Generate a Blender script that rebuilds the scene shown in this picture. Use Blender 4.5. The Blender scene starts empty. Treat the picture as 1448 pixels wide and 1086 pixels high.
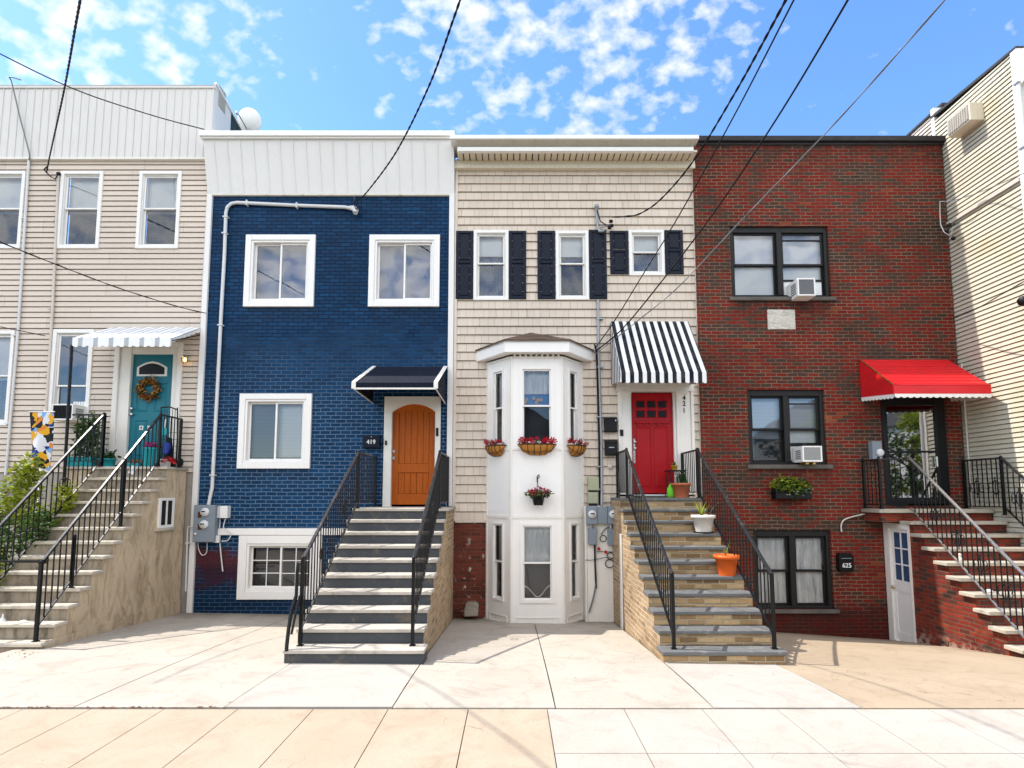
import bpy, math, random
from mathutils import Vector, Matrix
random.seed(11)
R = math.radians
S = bpy.context.scene
C = S.collection
# ------------------------------------------------------------------ camera model
F, YP, T, EZ = 770.0, 633.5, 0.0861, 2.0
CT, ST = math.cos(T), math.sin(T)

def W(px, py, Y):
    """photo pixel -> (X, Z) on the vertical plane at depth Y"""
    u = (px - 724) / F
    v = (YP - py) / F
    s = Y / (CT - v * ST)
    return u * s, EZ + (ST + v * CT) * s

def P(px, py, Y):
    x, z = W(px, py, Y)
    return (x, Y, z)

def RC(x0, y0, x1, y1, Y):
    ym = (y0 + y1) / 2
    return W(x0, ym, Y)[0], W(x1, ym, Y)[0], W((x0 + x1) / 2, y1, Y)[1], W((x0 + x1) / 2, y0, Y)[1]

cam_d = bpy.data.cameras.new('camera')
cam = bpy.data.objects.new('camera', cam_d)
C.objects.link(cam)
cam.location = (0, 0, EZ)
cam.rotation_euler = (math.pi / 2 + T, 0, 0)
cam_d.sensor_width = 36
cam_d.lens = F / 1448 * 36
cam_d.shift_y = (YP - 543) / 1448
cam_d.clip_start = 0.05
cam_d.clip_end = 2000
S.camera = cam

# ------------------------------------------------------------------ mesh builder
class MB:
    def __init__(s):
        s.v, s.f, s.m, s.mi, s.sm = [], [], [], 0, set()

    def face(s, pts, smooth=False):
        b = len(s.v)
        s.v += [tuple(p) for p in pts]
        if smooth: s.sm.add(len(s.f))
        s.f.append(tuple(range(b, b + len(pts))))
        s.m.append(s.mi)

    def mesh(s, vs, fs, smooth=False):
        b = len(s.v)
        s.v += [tuple(p) for p in vs]
        for f in fs:
            if smooth: s.sm.add(len(s.f))
            s.f.append(tuple(b + i for i in f))
            s.m.append(s.mi)

    def box(s, x0, x1, y0, y1, z0, z1):
        v = [(x, y, z) for x in (x0, x1) for y in (y0, y1) for z in (z0, z1)]
        s.mesh(v, [(0, 1, 3, 2), (4, 6, 7, 5), (0, 4, 5, 1), (2, 3, 7, 6), (0, 2, 6, 4), (1, 5, 7, 3)])
        return s

    def cbox(s, x0, x1, y0, y1, z0, z1, b=.006):
        """box with chamfered edges on the front (-Y) face"""
        b = min(b, (x1 - x0) * .3, (z1 - z0) * .3, (y1 - y0) * .5)
        v = [(x0, y1, z0), (x1, y1, z0), (x1, y1, z1), (x0, y1, z1),
             (x0, y0 + b, z0), (x1, y0 + b, z0), (x1, y0 + b, z1), (x0, y0 + b, z1),
             (x0 + b, y0, z0 + b), (x1 - b, y0, z0 + b), (x1 - b, y0, z1 - b), (x0 + b, y0, z1 - b)]
        f = [(3, 2, 1, 0), (8, 9, 10, 11)]
        for i in range(4):
            j = (i + 1) % 4
            f += [(i, j, 4 + j, 4 + i), (4 + i, 4 + j, 8 + j, 8 + i)]
        s.mesh(v, f)
        return s

    def bar(s, a, b, w, h=None, up=(0, 0, 1)):
        """square bar from a to b"""
        h = h or w
        a, b = Vector(a), Vector(b)
        d = (b - a).normalized()
        up = Vector(up)
        if abs(d.dot(up)) > .98: up = Vector((0, 1, 0))
        sd = d.cross(up).normalized()
        u2 = sd.cross(d).normalized()
        v = []
        for p in (a, b):
            for i, j in ((-1, -1), (1, -1), (1, 1), (-1, 1)):
                v.append(p + sd * i * w / 2 + u2 * j * h / 2)
        s.mesh(v, [(3, 2, 1, 0), (4, 5, 6, 7), (0, 1, 5, 4), (1, 2, 6, 5), (2, 3, 7, 6), (3, 0, 4, 7)])
        return s

    def tube(s, pts, r, n=8, cap=True, smooth=True):
        pts = [Vector(p) for p in pts]
        rs = r if isinstance(r, (list, tuple)) else [r] * len(pts)
        vs, fs = [], []
        prev = None
        for i, p in enumerate(pts):
            d = (pts[min(i + 1, len(pts) - 1)] - pts[max(i - 1, 0)]).normalized()
            if prev is None:
                a = Vector((0, 0, 1)) if abs(d.z) < .9 else Vector((0, 1, 0))
                prev = d.cross(a).normalized()
            sd = (prev - d * prev.dot(d)).normalized()
            prev = sd
            u2 = d.cross(sd)
            for k in range(n):
                t = 2 * math.pi * k / n
                vs.append(p + (sd * math.cos(t) + u2 * math.sin(t)) * rs[i])
        for i in range(len(pts) - 1):
            for k in range(n):
                k2 = (k + 1) % n
                fs.append((i * n + k, i * n + k2, (i + 1) * n + k2, (i + 1) * n + k))
        s.mesh(vs, fs, smooth)
        if cap:
            s.face(vs[:n][::-1])
            s.face(vs[-n:])
        return s

    def lathe(s, prof, c, n=20, axis='Z', smooth=True, close=True):
        """prof: list of (r, h)"""
        vs, fs = [], []
        for r, h in prof:
            for k in range(n):
                t = 2 * math.pi * k / n
                a, b = r * math.cos(t), r * math.sin(t)
                if axis == 'Z': vs.append((c[0] + a, c[1] + b, c[2] + h))
                elif axis == 'Y': vs.append((c[0] + a, c[1] + h, c[2] - b))
                else: vs.append((c[0] + h, c[1] + a, c[2] + b))
        for i in range(len(prof) - 1):
            for k in range(n):
                k2 = (k + 1) % n
                fs.append((i * n + k, i * n + k2, (i + 1) * n + k2, (i + 1) * n + k))
        s.mesh(vs, fs, smooth)
        if close:
            s.face(vs[:n][::-1])
            s.face(vs[-n:])
        return s

    def prism(s, poly, o, u, v, w):
        """poly in (a,b); point = o + a*u + b*v, extruded by w"""
        o, u, v, w = map(Vector, (o, u, v, w))
        A = [o + u * a + v * b for a, b in poly]
        B = [p + w for p in A]
        n = len(A)
        s.mesh(A + B, [tuple(range(n))[::-1], tuple(range(n, 2 * n))] +
               [(i, (i + 1) % n, n + (i + 1) % n, n + i) for i in range(n)])
        return s

    def ring(s, x0, x1, z0, z1, w, y0, y1, wt=None, wb=None):
        wt = w if wt is None else wt
        wb = w if wb is None else wb
        s.cbox(x0, x0 + w, y0, y1, z0, z1)
        s.cbox(x1 - w, x1, y0, y1, z0, z1)
        s.cbox(x0 + w, x1 - w, y0 + .001, y1, z1 - wt, z1)
        s.cbox(x0 + w, x1 - w, y0 + .001, y1, z0, z0 + wb)
        return s

    def leaves(s, c, rad, n, size, shell=.35, flat=.5, mats=1, rnd=random, droop=0):
        """n small bent leaves spread through an ellipsoid"""
        for _ in range(n):
            while True:
                q = Vector((rnd.uniform(-1, 1), rnd.uniform(-1, 1), rnd.uniform(-1, 1)))
                if shell < q.length < 1: break
            p = Vector((c[0] + q.x * rad[0], c[1] + q.y * rad[1], c[2] + q.z * rad[2]))
            d = Vector((rnd.gauss(0, 1), rnd.gauss(0, 1), rnd.gauss(0, flat) - droop)).normalized()
            n2 = Vector((rnd.gauss(0, .6), rnd.gauss(0, .6), 1)).normalized()
            sd = d.cross(n2)
            if sd.length < .01: continue
            sd.normalize()
            L = size * rnd.uniform(.6, 1.3)
            w = L * .3
            up = sd.cross(d) * L * .15
            if mats > 1: s.mi = rnd.randrange(mats)
            s.mesh([p, p + d * L * .45 + sd * w - up, p + d * L, p + d * L * .45 - sd * w - up, p + d * L * .5 + up * .4],
                   [(0, 4, 1), (1, 4, 2), (2, 4, 3), (3, 4, 0)])
        return s

    def build(s, name, mat, parent=None, bevel=0, smooth=False):
        me = bpy.data.meshes.new(name)
        me.from_pydata(s.v, [], s.f)
        ms = mat if isinstance(mat, (list, tuple)) else [mat]
        for m in ms: me.materials.append(m)
        if len(ms) > 1:
            for p, i in zip(me.polygons, s.m): p.material_index = i
        if smooth or s.sm:
            for p in me.polygons:
                if smooth or p.index in s.sm: p.use_smooth = True
        me.validate()
        me.update()
        o = bpy.data.objects.new(name, me)
        C.objects.link(o)
        if parent is not None: adopt(o, parent)
        if bevel:
            b = o.modifiers.new('bevel', 'BEVEL')
            b.width = bevel
            b.segments = 2
            b.limit_method = 'ANGLE'
            b.angle_limit = R(50)
        return o

ROOTLOC = {}
def adopt(o, parent):
    o.parent = parent
    off = ROOTLOC.get(parent.name, Vector((0, 0, 0)))   # mesh parts are built in world space
    o.matrix_parent_inverse = Matrix.Translation(-off)

def tag(o, label=None, cat=None, group=None, kind=None):
    if label: o['label'] = label
    if cat: o['category'] = cat
    if group: o['group'] = group
    if kind: o['kind'] = kind
    return o

def thing(name, label, cat, loc=(0, 0, 0), group=None):
    o = bpy.data.objects.new(name, None)
    C.objects.link(o)
    o.location = loc
    o.empty_display_size = .1
    ROOTLOC[o.name] = Vector(loc)
    return tag(o, label, cat, group)

def text(name, s, size, loc, mat, parent, rot=(math.pi / 2, 0, 0), depth=.004, sx=1):
    cu = bpy.data.curves.new(name, 'FONT')
    cu.body = s
    cu.size = size
    cu.extrude = depth
    cu.align_x = 'CENTER'
    cu.align_y = 'CENTER'
    cu.offset = size * .012
    tmp = bpy.data.objects.new('tmp', cu)
    C.objects.link(tmp)
    bpy.context.view_layer.update()
    me = bpy.data.meshes.new_from_object(tmp.evaluated_get(bpy.context.evaluated_depsgraph_get()))
    bpy.data.objects.remove(tmp)
    M = Matrix.Translation(loc) @ Matrix.Rotation(rot[2], 4, 'Z') @ Matrix.Rotation(rot[0], 4, 'X') @ Matrix.Diagonal((sx, 1, 1, 1))
    me.transform(M)
    me.materials.clear()
    me.materials.append(mat)
    me.name = name
    o = bpy.data.objects.new(name, me)
    C.objects.link(o)
    if parent is not None: adopt(o, parent)
    return o

# ------------------------------------------------------------------ materials
class NT:
    def __init__(s, name):
        s.m = bpy.data.materials.new(name)
        s.m.use_nodes = True
        s.t = s.m.node_tree
        s.b = s.t.nodes['Principled BSDF']
        s.out = s.t.nodes['Material Output']
        s._co = None

    def n(s, typ, **kw):
        o = s.t.nodes.new(typ)
        for k, v in kw.items(): setattr(o, k, v)
        return o

    def link(s, a, b): s.t.links.new(a, b)

    def co(s):
        if s._co is None: s._co = s.n('ShaderNodeTexCoord').outputs['Object']
        return s._co

    def xyz(s):
        x = s.n('ShaderNodeSeparateXYZ')
        s.link(s.co(), x.inputs[0])
        return x.outputs[0], x.outputs[1], x.outputs[2]

    def math(s, op, a, b=None, c=None):
        m = s.n('ShaderNodeMath', operation=op)
        for i, q in enumerate((a, b, c)):
            if q is None: continue
            if isinstance(q, (int, float)): m.inputs[i].default_value = q
            else: s.link(q, m.inputs[i])
        return m.outputs[0]

    def noise(s, scale, detail=4, rough=.55, vec=None, stretch=None, dist=0):
        q = s.n('ShaderNodeTexNoise')
        q.inputs['Scale'].default_value = scale
        q.inputs['Detail'].default_value = detail
        q.inputs['Roughness'].default_value = rough
        q.inputs['Distortion'].default_value = dist
        v = vec or s.co()
        if stretch:
            mp = s.n('ShaderNodeMapping')
            mp.inputs['Scale'].default_value = stretch
            s.link(v, mp.inputs[0])
            v = mp.outputs[0]
        s.link(v, q.inputs['Vector'])
        return q.outputs['Fac']

    def rng(s, f, a, b, c=0., d=1.):
        m = s.n('ShaderNodeMapRange')
        m.inputs[1].default_value, m.inputs[2].default_value = a, b
        m.inputs[3].default_value, m.inputs[4].default_value = c, d
        s.link(f, m.inputs[0])
        return m.outputs[0]

    def ramp(s, f, stops, interp='LINEAR'):
        r = s.n('ShaderNodeValToRGB')
        r.color_ramp.interpolation = interp
        e = r.color_ramp.elements
        while len(e) < len(stops): e.new(.5)
        for q, (p, c) in zip(e, stops):
            q.position = p
            q.color = (*c, 1)
        s.link(f, r.inputs[0])
        return r.outputs[0]

    def mix(s, f, a, b, mode='MIX'):
        m = s.n('ShaderNodeMix', data_type='RGBA', blend_type=mode)
        for i, q in ((0, f), (6, a), (7, b)):
            if isinstance(q, (int, float)): m.inputs[i].default_value = q
            elif isinstance(q, tuple): m.inputs[i].default_value = (*q, 1)
            else: s.link(q, m.inputs[i])
        return m.outputs[2]

    def base(s, c):
        if isinstance(c, tuple): s.b.inputs['Base Color'].default_value = (*c, 1)
        else: s.link(c, s.b.inputs['Base Color'])

    def bump(s, h, strength=.5, dist=.01):
        b = s.n('ShaderNodeBump')
        b.inputs['Strength'].default_value = strength
        b.inputs['Distance'].default_value = dist
        s.link(h, b.inputs['Height'])
        s.link(b.outputs[0], s.b.inputs['Normal'])

    def props(s, rough=.5, metal=0, spec=.5):
        if not isinstance(rough, (int, float)): s.link(rough, s.b.inputs['Roughness'])
        else: s.b.inputs['Roughness'].default_value = rough
        s.b.inputs['Metallic'].default_value = metal
        s.b.inputs['Specular IOR Level'].default_value = spec

def sc(c, k): return tuple(min(1, q * k) for q in c)

def mat(name, col, rough=.5, metal=0, var=.12, scale=6, bump=.0, bscale=80, spec=.28, streak=0, dirt=None, dscale=3):
    """painted / plain surface: mottled colour, optional vertical streaks, blotchy stains, fine bump"""
    n = NT(name)
    c = n.mix(n.noise(scale, 5), sc(col, 1 - var), sc(col, 1 + var))
    if streak:
        st = n.noise(5, 4, .6, stretch=(9, 9, .5))
        c = n.mix(n.rng(st, .52, .75, 0, streak), c, sc(col, .55))
    if dirt:
        d = n.noise(dscale, 6, .65, dist=.6)
        c = n.mix(n.rng(d, .55, .72, 0, .85), c, dirt)
    n.base(c)
    n.props(n.rng(n.noise(scale * 3, 3), .3, .7, max(.02, rough - .1), min(1, rough + .1)), metal, spec)
    if bump: n.bump(n.noise(bscale, 4), bump, .006)
    return n.m

def brick_mat(name, bw, bh, mo, stops, mcol, rough=.75, bump=.7, spread=.35, patch=1.2, spec=.4, mfade=None, wear=None, efflor=None, wob=.006, foot=None, drips=()):
    n = NT(name)
    x, y, z = n.xyz()
    u = n.math('ADD', x, y)
    wb = n.noise(3, 3)
    wb = n.math('MULTIPLY', n.math('SUBTRACT', wb, .5), wob * 4)
    wb2 = n.math('MULTIPLY', n.math('SUBTRACT', n.noise(9, 2), .5), wob * 2)
    v = n.math('ADD', z, wb)
    u = n.math('ADD', u, wb2)
    vr = n.math('DIVIDE', v, bh)
    row = n.math('FLOOR', vr)
    sh = n.math('MULTIPLY', n.math('MODULO', n.math('ABSOLUTE', row), 2), .5)
    cu = n.math('ADD', n.math('DIVIDE', u, bw), sh)
    col = n.math('FLOOR', cu)
    fx, fz = n.math('FRACT', cu), n.math('FRACT', vr)
    dx = n.math('MULTIPLY', n.math('MINIMUM', fx, n.math('SUBTRACT', 1, fx)), bw)
    dz = n.math('MULTIPLY', n.math('MINIMUM', fz, n.math('SUBTRACT', 1, fz)), bh)
    h = n.rng(n.math('MINIMUM', dx, dz), mo * .5, mo * .5 + .004)
    cv = n.n('ShaderNodeCombineXYZ')
    n.link(col, cv.inputs[0])
    n.link(row, cv.inputs[1])
    wn = n.n('ShaderNodeTexWhiteNoise', noise_dimensions='3D')
    n.link(cv.outputs[0], wn.inputs['Vector'])
    idv = wn.outputs['Value']
    # neighbouring bricks share a tone: per-brick sample of a soft noise field
    pn = n.noise(.35, 3, .6, vec=cv.outputs[0], stretch=(patch, patch * .9, 1))
    f = n.math('ADD', n.math('MULTIPLY', idv, spread), n.math('MULTIPLY', n.rng(pn, .28, .72), 1 - spread))
    c = n.ramp(f, stops)
    c = n.mix(n.rng(n.noise(30, 4), .35, .7, 0, .3), c, n.mix(1., c, (.45, .45, .45), 'MULTIPLY'))
    c = n.mix(n.rng(n.noise(.7, 5, .6), .35, .65), n.mix(1., c, (.82, .82, .82), 'MULTIPLY'), n.mix(1., c, (1.15, 1.15, 1.15), 'MULTIPLY'))
    mc = mcol
    if mfade:   # (colour, z0, z1): joints painted over above z1
        k = n.rng(n.math('ADD', z, n.math('MULTIPLY', n.noise(1.2, 3), 1.6)), mfade[1], mfade[2])
        mc = n.mix(k, mcol, mfade[0])
    else:
        mc = n.mix(n.rng(n.noise(2.2, 4), .35, .65), mcol, sc(mcol, .55))
    c = n.mix(h, mc, c)
    if wear:    # (colour a, colour b, x centre, x half, z centre, z half): paint gone from a patch
        d1 = n.math('DIVIDE', n.math('ABSOLUTE', n.math('SUBTRACT', x, wear[2])), wear[3])
        d2 = n.math('DIVIDE', n.math('ABSOLUTE', n.math('SUBTRACT', z, wear[4])), wear[5])
        k = n.math('SUBTRACT', 1, n.math('MAXIMUM', d1, d2))
        k = n.math('ADD', k, n.math('MULTIPLY', n.math('SUBTRACT', n.noise(4, 6, .7), .5), 2.4))
        c = n.mix(n.rng(k, .05, .5, 0, .85), c, n.mix(h, wear[1], wear[0]))
    if efflor:  # (colour, threshold): pale paint or salt flecks
        k = n.rng(n.noise(9, 6, .7), efflor[1], efflor[1] + .05)
        if len(efflor) > 2:
            k = n.math('MULTIPLY', k, n.rng(z, efflor[2], efflor[3], 1, 0))
        c = n.mix(k, c, efflor[0])
    for (xa, xb, zt, ln, amt) in drips:     # rain streaks below a sill or a machine
        k = n.math('MULTIPLY', n.rng(x, xa - .05, xa + .05), n.rng(x, xb - .05, xb + .05, 1, 0))
        k = n.math('MULTIPLY', k, n.math('MULTIPLY', n.rng(z, zt - ln, zt, 0, 1), n.math('LESS_THAN', z, zt)))
        k = n.math('MULTIPLY', k, n.rng(n.noise(5, 4, .6, stretch=(3, 3, .25)), .35, .62, .15, 1))
        c = n.mix(n.math('MULTIPLY', k, amt), c, (.018, .015, .013))
    if foot:    # (colour, height): paint or damp along the bottom courses, with an uneven upper edge
        k = n.rng(n.math('ADD', z, n.math('MULTIPLY', n.math('SUBTRACT', n.noise(5, 5, .65), .5), .35)), foot[1] - .12, foot[1] + .12, foot[2], 0)
        c = n.mix(k, c, foot[0])
    n.base(c)
    n.props(rough, 0, spec)
    hh = n.math('ADD', h, n.math('MULTIPLY', n.noise(60, 4), .25))
    n.bump(hh, bump, .008)
    return n.m

def stripe_mat(name, axis, period, c1, c2, phase=0., duty=.5, rough=.8):
    n = NT(name)
    q = n.xyz()[axis]
    f = n.math('FRACT', n.math('ADD', n.math('DIVIDE', q, period), phase))
    k = n.math('GREATER_THAN', f, duty)
    c = n.mix(k, c1, c2)
    c = n.mix(n.rng(n.noise(5, 5), .4, .7, 0, .14), c, (.3, .28, .25))
    n.base(c)
    n.props(rough, 0, .2)
    n.bump(n.noise(250, 2), .15, .002)
    return n.m

def glass_mat(name, refl=.2, tint=(.8, .85, .87)):
    n = NT(name)
    n.t.nodes.remove(n.b)
    tr = n.n('ShaderNodeBsdfTransparent')
    tr.inputs[0].default_value = (*tint, 1)
    gl = n.n('ShaderNodeBsdfGlossy')
    gl.inputs['Roughness'].default_value = .02
    gl.inputs['Color'].default_value = (.95, .97, 1, 1)
    bp = n.n('ShaderNodeBump')
    bp.inputs['Strength'].default_value = .05
    bp.inputs['Distance'].default_value = .02
    n.link(n.noise(3, 1), bp.inputs['Height'])
    n.link(bp.outputs[0], gl.inputs['Normal'])
    fr = n.n('ShaderNodeFresnel')
    fr.inputs[0].default_value = 1.5
    k = n.math('ADD', fr.outputs[0], refl)
    mx = n.n('ShaderNodeMixShader')
    n.link(k, mx.inputs[0])
    n.link(tr.outputs[0], mx.inputs[1])
    n.link(gl.outputs[0], mx.inputs[2])
    n.link(mx.outputs[0], n.out.inputs[0])
    return n.m

def concrete(name, col, dark, tint, lines=None, stain=.5, rough=.85):
    n = NT(name)
    a = n.noise(.9, 6, .6, dist=.5)
    c = n.mix(n.rng(a, .3, .7), col, tint)
    c = n.mix(n.rng(n.noise(2.3, 7, .7, dist=1.), .5, .75, 0, stain), c, dark)
    c = n.mix(n.rng(n.noise(45, 5, .7), .45, .75, 0, .35), c, sc(col, .62))
    sp = n.noise(120, 2, .5)
    c = n.mix(n.rng(sp, .66, .72, 0, .5), c, sc(dark, .6))
    gm = n.n('ShaderNodeTexVoronoi')
    gm.inputs['Scale'].default_value = 2.6
    n.link(n.co(), gm.inputs['Vector'])
    gs = n.n('ShaderNodeSeparateColor')
    n.link(gm.outputs['Color'], gs.inputs[0])
    spot = n.math('LESS_THAN', gm.outputs['Distance'], n.math('MULTIPLY', n.math('SUBTRACT', gs.outputs[0], .55), .16))
    c = n.mix(n.math('MULTIPLY', spot, .55), c, sc(dark, .55))
    v = n.n('ShaderNodeTexVoronoi', feature='DISTANCE_TO_EDGE')
    v.inputs['Scale'].default_value = .55
    wp = n.n('ShaderNodeVectorMath', operation='ADD')
    nz = n.n('ShaderNodeTexNoise')
    nz.inputs['Scale'].default_value = 2.5
    n.link(n.co(), nz.inputs['Vector'])
    n.link(nz.outputs['Color'], wp.inputs[1])
    n.link(n.co(), wp.inputs[0])
    n.link(wp.outputs[0], v.inputs['Vector'])
    crack = n.math('MULTIPLY', n.rng(v.outputs['Distance'], .0, .0035, 1, 0), n.rng(n.noise(.7, 2), .52, .56))
    c = n.mix(n.math('MULTIPLY', crack, .6), c, sc(dark, .35))
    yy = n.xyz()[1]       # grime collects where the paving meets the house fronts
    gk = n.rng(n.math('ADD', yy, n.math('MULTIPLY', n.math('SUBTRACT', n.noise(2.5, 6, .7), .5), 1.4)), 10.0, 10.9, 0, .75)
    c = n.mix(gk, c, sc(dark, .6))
    n.base(c)
    n.props(rough, 0, .3)
    n.bump(n.noise(90, 5, .7), .25, .006)
    return n.m

def stucco(name, col, dark, z0=0, rough=.9):
    n = NT(name)
    c = n.mix(n.rng(n.noise(1.4, 6, .65), .3, .7), col, sc(col, .78))
    st = n.noise(2.6, 7, .72, stretch=(1.7, 1.7, .55), dist=1.4)
    c = n.mix(n.rng(st, .46, .66, 0, .85), c, dark)
    c = n.mix(n.rng(n.noise(5, 6, .75, stretch=(1, 1, .5)), .6, .72, 0, .5), c, sc(col, 1.25))
    n.base(c)
    n.props(rough, 0, .2)
    n.bump(n.noise(40, 6, .7), .35, .008)
    return n.m

def wood(name, col, dark):
    n = NT(name)
    g = n.noise(9, 6, .65, stretch=(5, 5, .35), dist=1.2)
    c = n.ramp(g, [(.2, dark), (.5, col), (.8, sc(col, 1.25))])
    n.base(c)
    n.props(.42, 0, .25)
    n.bump(g, .2, .003)
    return n.m

def leafm(name, col, var=.35, trans=.25, rough=.55):
    n = NT(name)
    g = n.n('ShaderNodeNewGeometry')
    c = n.mix(g.outputs['Random Per Island'], sc(col, 1 - var), sc(col, 1 + var))
    c = n.mix(n.rng(n.noise(4, 3), .35, .65), c, n.mix(1., c, (.75, .8, .6), 'MULTIPLY'))
    n.base(c)
    n.props(rough, 0, .35)
    n.b.inputs['Subsurface Weight'].default_value = 0
    tl = n.n('ShaderNodeBsdfTranslucent')
    n.link(c, tl.inputs[0])
    mx = n.n('ShaderNodeMixShader')
    mx.inputs[0].default_value = trans
    n.link(n.b.outputs[0], mx.inputs[1])
    n.link(tl.outputs[0], mx.inputs[2])
    n.link(mx.outputs[0], n.out.inputs[0])
    return n.m

def shake_mat(name, col):
    n = NT(name)
    x, y, z = n.xyz()
    row = n.math('FLOOR', n.math('DIVIDE', n.math('SUBTRACT', z, SHK0), SHK))
    xo = n.math('ADD', x, n.math('MULTIPLY', n.math('SINE', n.math('MULTIPLY', row, 12.9)), 3.7))
    # shingles of uneven width: warp the running coordinate, then cut it
    cv = n.n('ShaderNodeCombineXYZ')
    n.link(xo, cv.inputs[0])
    n.link(row, cv.inputs[1])
    wv = n.noise(5, 1, .5, vec=cv.outputs[0], stretch=(1, 3.3, 1))
    cu = n.math('ADD', n.math('DIVIDE', xo, .15), n.math('MULTIPLY', wv, 1.6))
    fx = n.math('FRACT', cu)
    edge = n.rng(n.math('MINIMUM', fx, n.math('SUBTRACT', 1, fx)), 0, .06)
    cid = n.n('ShaderNodeCombineXYZ')
    n.link(n.math('FLOOR', cu), cid.inputs[0])
    n.link(row, cid.inputs[1])
    wn = n.n('ShaderNodeTexWhiteNoise', noise_dimensions='3D')
    n.link(cid.outputs[0], wn.inputs['Vector'])
    c = n.mix(wn.outputs['Value'], sc(col, .94), sc(col, 1.05))
    gr = n.noise(12, 4, .6, stretch=(12, 12, .6))
    c = n.mix(n.rng(gr, .4, .75, 0, .18), c, sc(col, .7))
    c = n.mix(n.rng(n.noise(1.1, 5), .45, .75, 0, .35), c, sc(col, .84))
    c = n.mix(n.math('MULTIPLY', n.math('SUBTRACT', 1, edge), .6), c, sc(col, .42))
    n.base(c)
    n.props(.7, 0, .3)
    n.bump(n.math('ADD', edge, n.math('MULTIPLY', gr, .5)), .5, .004)
    return n.m


M = {}
SHK, SHK0 = .178, 0.0
def DR(px0, px1, py, Y, ln, amt):
    r = RC(px0, py - 1, px1, py, Y)
    return (r[0], r[1], r[2], ln, amt)
M['vinyl'] = mat('white_vinyl', (.80, .775, .735), .45, var=.03, streak=.1)
M['trim'] = mat('white_paint', (.76, .725, .66), .5, var=.05, streak=.2, bump=.1)
M['oldtrim'] = mat('weathered_white_paint', (.66, .62, .53), .6, var=.1, streak=.35, dirt=(.42, .36, .27), dscale=5, bump=.15)
def lap_mat(name, col, course, zr, axis=0, streak=.15, dirt=None):
    n = NT(name)
    co = n.xyz()
    row = n.math('FLOOR', n.math('DIVIDE', n.math('SUBTRACT', co[2], zr), course * 2))
    off = n.math('MULTIPLY', n.math('SINE', n.math('MULTIPLY', row, 78.233)), 43.7)
    q = n.math('ADD', n.math('DIVIDE', co[axis], 2.9), off)
    fx = n.math('FRACT', q)
    cv = n.n('ShaderNodeCombineXYZ')
    n.link(n.math('FLOOR', q), cv.inputs[0])
    n.link(row, cv.inputs[1])
    wn = n.n('ShaderNodeTexWhiteNoise', noise_dimensions='3D')
    n.link(cv.outputs[0], wn.inputs['Vector'])
    c = n.mix(wn.outputs['Value'], sc(col, .95), sc(col, 1.04))
    st = n.noise(4, 5, .65, stretch=(7, 7, .45), dist=.4)
    c = n.mix(n.rng(st, .5, .78, 0, streak), c, sc(col, .5))
    c = n.mix(n.rng(n.noise(.8, 5), .4, .75, 0, .25), c, sc(col, .84))
    if dirt: c = n.mix(n.rng(n.noise(1.1, 6, .6), .52, .72, 0, .6), c, dirt)
    seam = n.rng(n.math('MINIMUM', fx, n.math('SUBTRACT', 1, fx)), 0, .0022, 1, 0)
    c = n.mix(n.math('MULTIPLY', seam, .7), c, sc(col, .3))
    n.base(c)
    n.props(.55, 0, .22)
    n.bump(n.noise(1.5, 2, .5, stretch=(1, 1, 4)), .15, .02)
    return n.m
M['beige'] = lap_mat('beige_vinyl_siding', (.63, .54, .452), .1125, W(150, 669, 10.8)[1])
M['ribbed'] = mat('grey_white_ribbed_metal', (.66, .635, .60), .45, var=.05, streak=.2, scale=1.2)
M['cap'] = mat('tan_weathered_cap', (.36, .33, .27), .7, var=.25, streak=.4, scale=3)
M['panelwhite'] = mat('white_panel', (.74, .72, .69), .45, var=.04, streak=.16, scale=1, bump=.08, bscale=3)
M['shake'] = shake_mat('cream_shake_siding', (.60, .50, .40))
M['cornice'] = mat('cream_cornice_paint', (.66, .58, .45), .6, var=.06, streak=.4, scale=3)
M['panelcream'] = mat('stained_cream_panel', (.52, .47, .38), .6, var=.12, streak=.55, scale=4)
M['siding2'] = lap_mat('cream_clapboard', (.55, .505, .395), .0885, 0, 1, .25, (.46, .38, .22))
M['blue'] = brick_mat('blue_painted_brick', .205, .0763, .012,
    [(0, (.0016, .024, .068)), (.45, (.002, .034, .093)), (.75, (.003, .044, .118)), (1, (.005, .054, .14))], (.095, .15, .23),
    rough=.5, bump=.9, spread=.6, spec=.12, mfade=((.001, .009, .03), 4.4, 6.2), wear=((.10, .018, .014), (.05, .012, .012), -5.65, .75, .55, .45), drips=[DR(349, 444, 434, 10.8, .5, .35), DR(524, 620, 434, 10.8, .45, .35), DR(340, 440, 662, 10.8, .45, .35)], foot=((.0016, .012, .034), .62, .55))
M['red'] = brick_mat('red_brick', .212, .0715, .0125,
    [(0, (.034, .026, .022)), (.30, (.062, .040, .031)), (.42, (.085, .030, .022)), (.52, (.185, .021, .014)), (.66, (.16, .016, .012)),
     (.76, (.07, .036, .027)), (.84, (.22, .038, .017)), (1, (.27, .085, .038))],
    (.20, .125, .08), rough=.85, bump=.9, spread=.36, patch=.42, spec=.1, foot=((.055, .008, .007), -.12, .7),
    drips=[DR(1033, 1180, 426, 10.72, .55, .65), DR(1062, 1175, 663, 10.72, .5, .6), DR(1066, 1181, 867, 10.72, .35, .6), DR(982, 1340, 203, 10.72, .7, .55)])
M['redold'] = brick_mat('old_red_brick', .2, .075, .013,
    [(0, (.06, .026, .02)), (.4, (.15, .036, .022)), (.7, (.21, .048, .028)), (1, (.12, .04, .03))],
    (.15, .075, .055), rough=.85, bump=1., spread=.6, efflor=((.55, .5, .44), .61), spec=.15)
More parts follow.
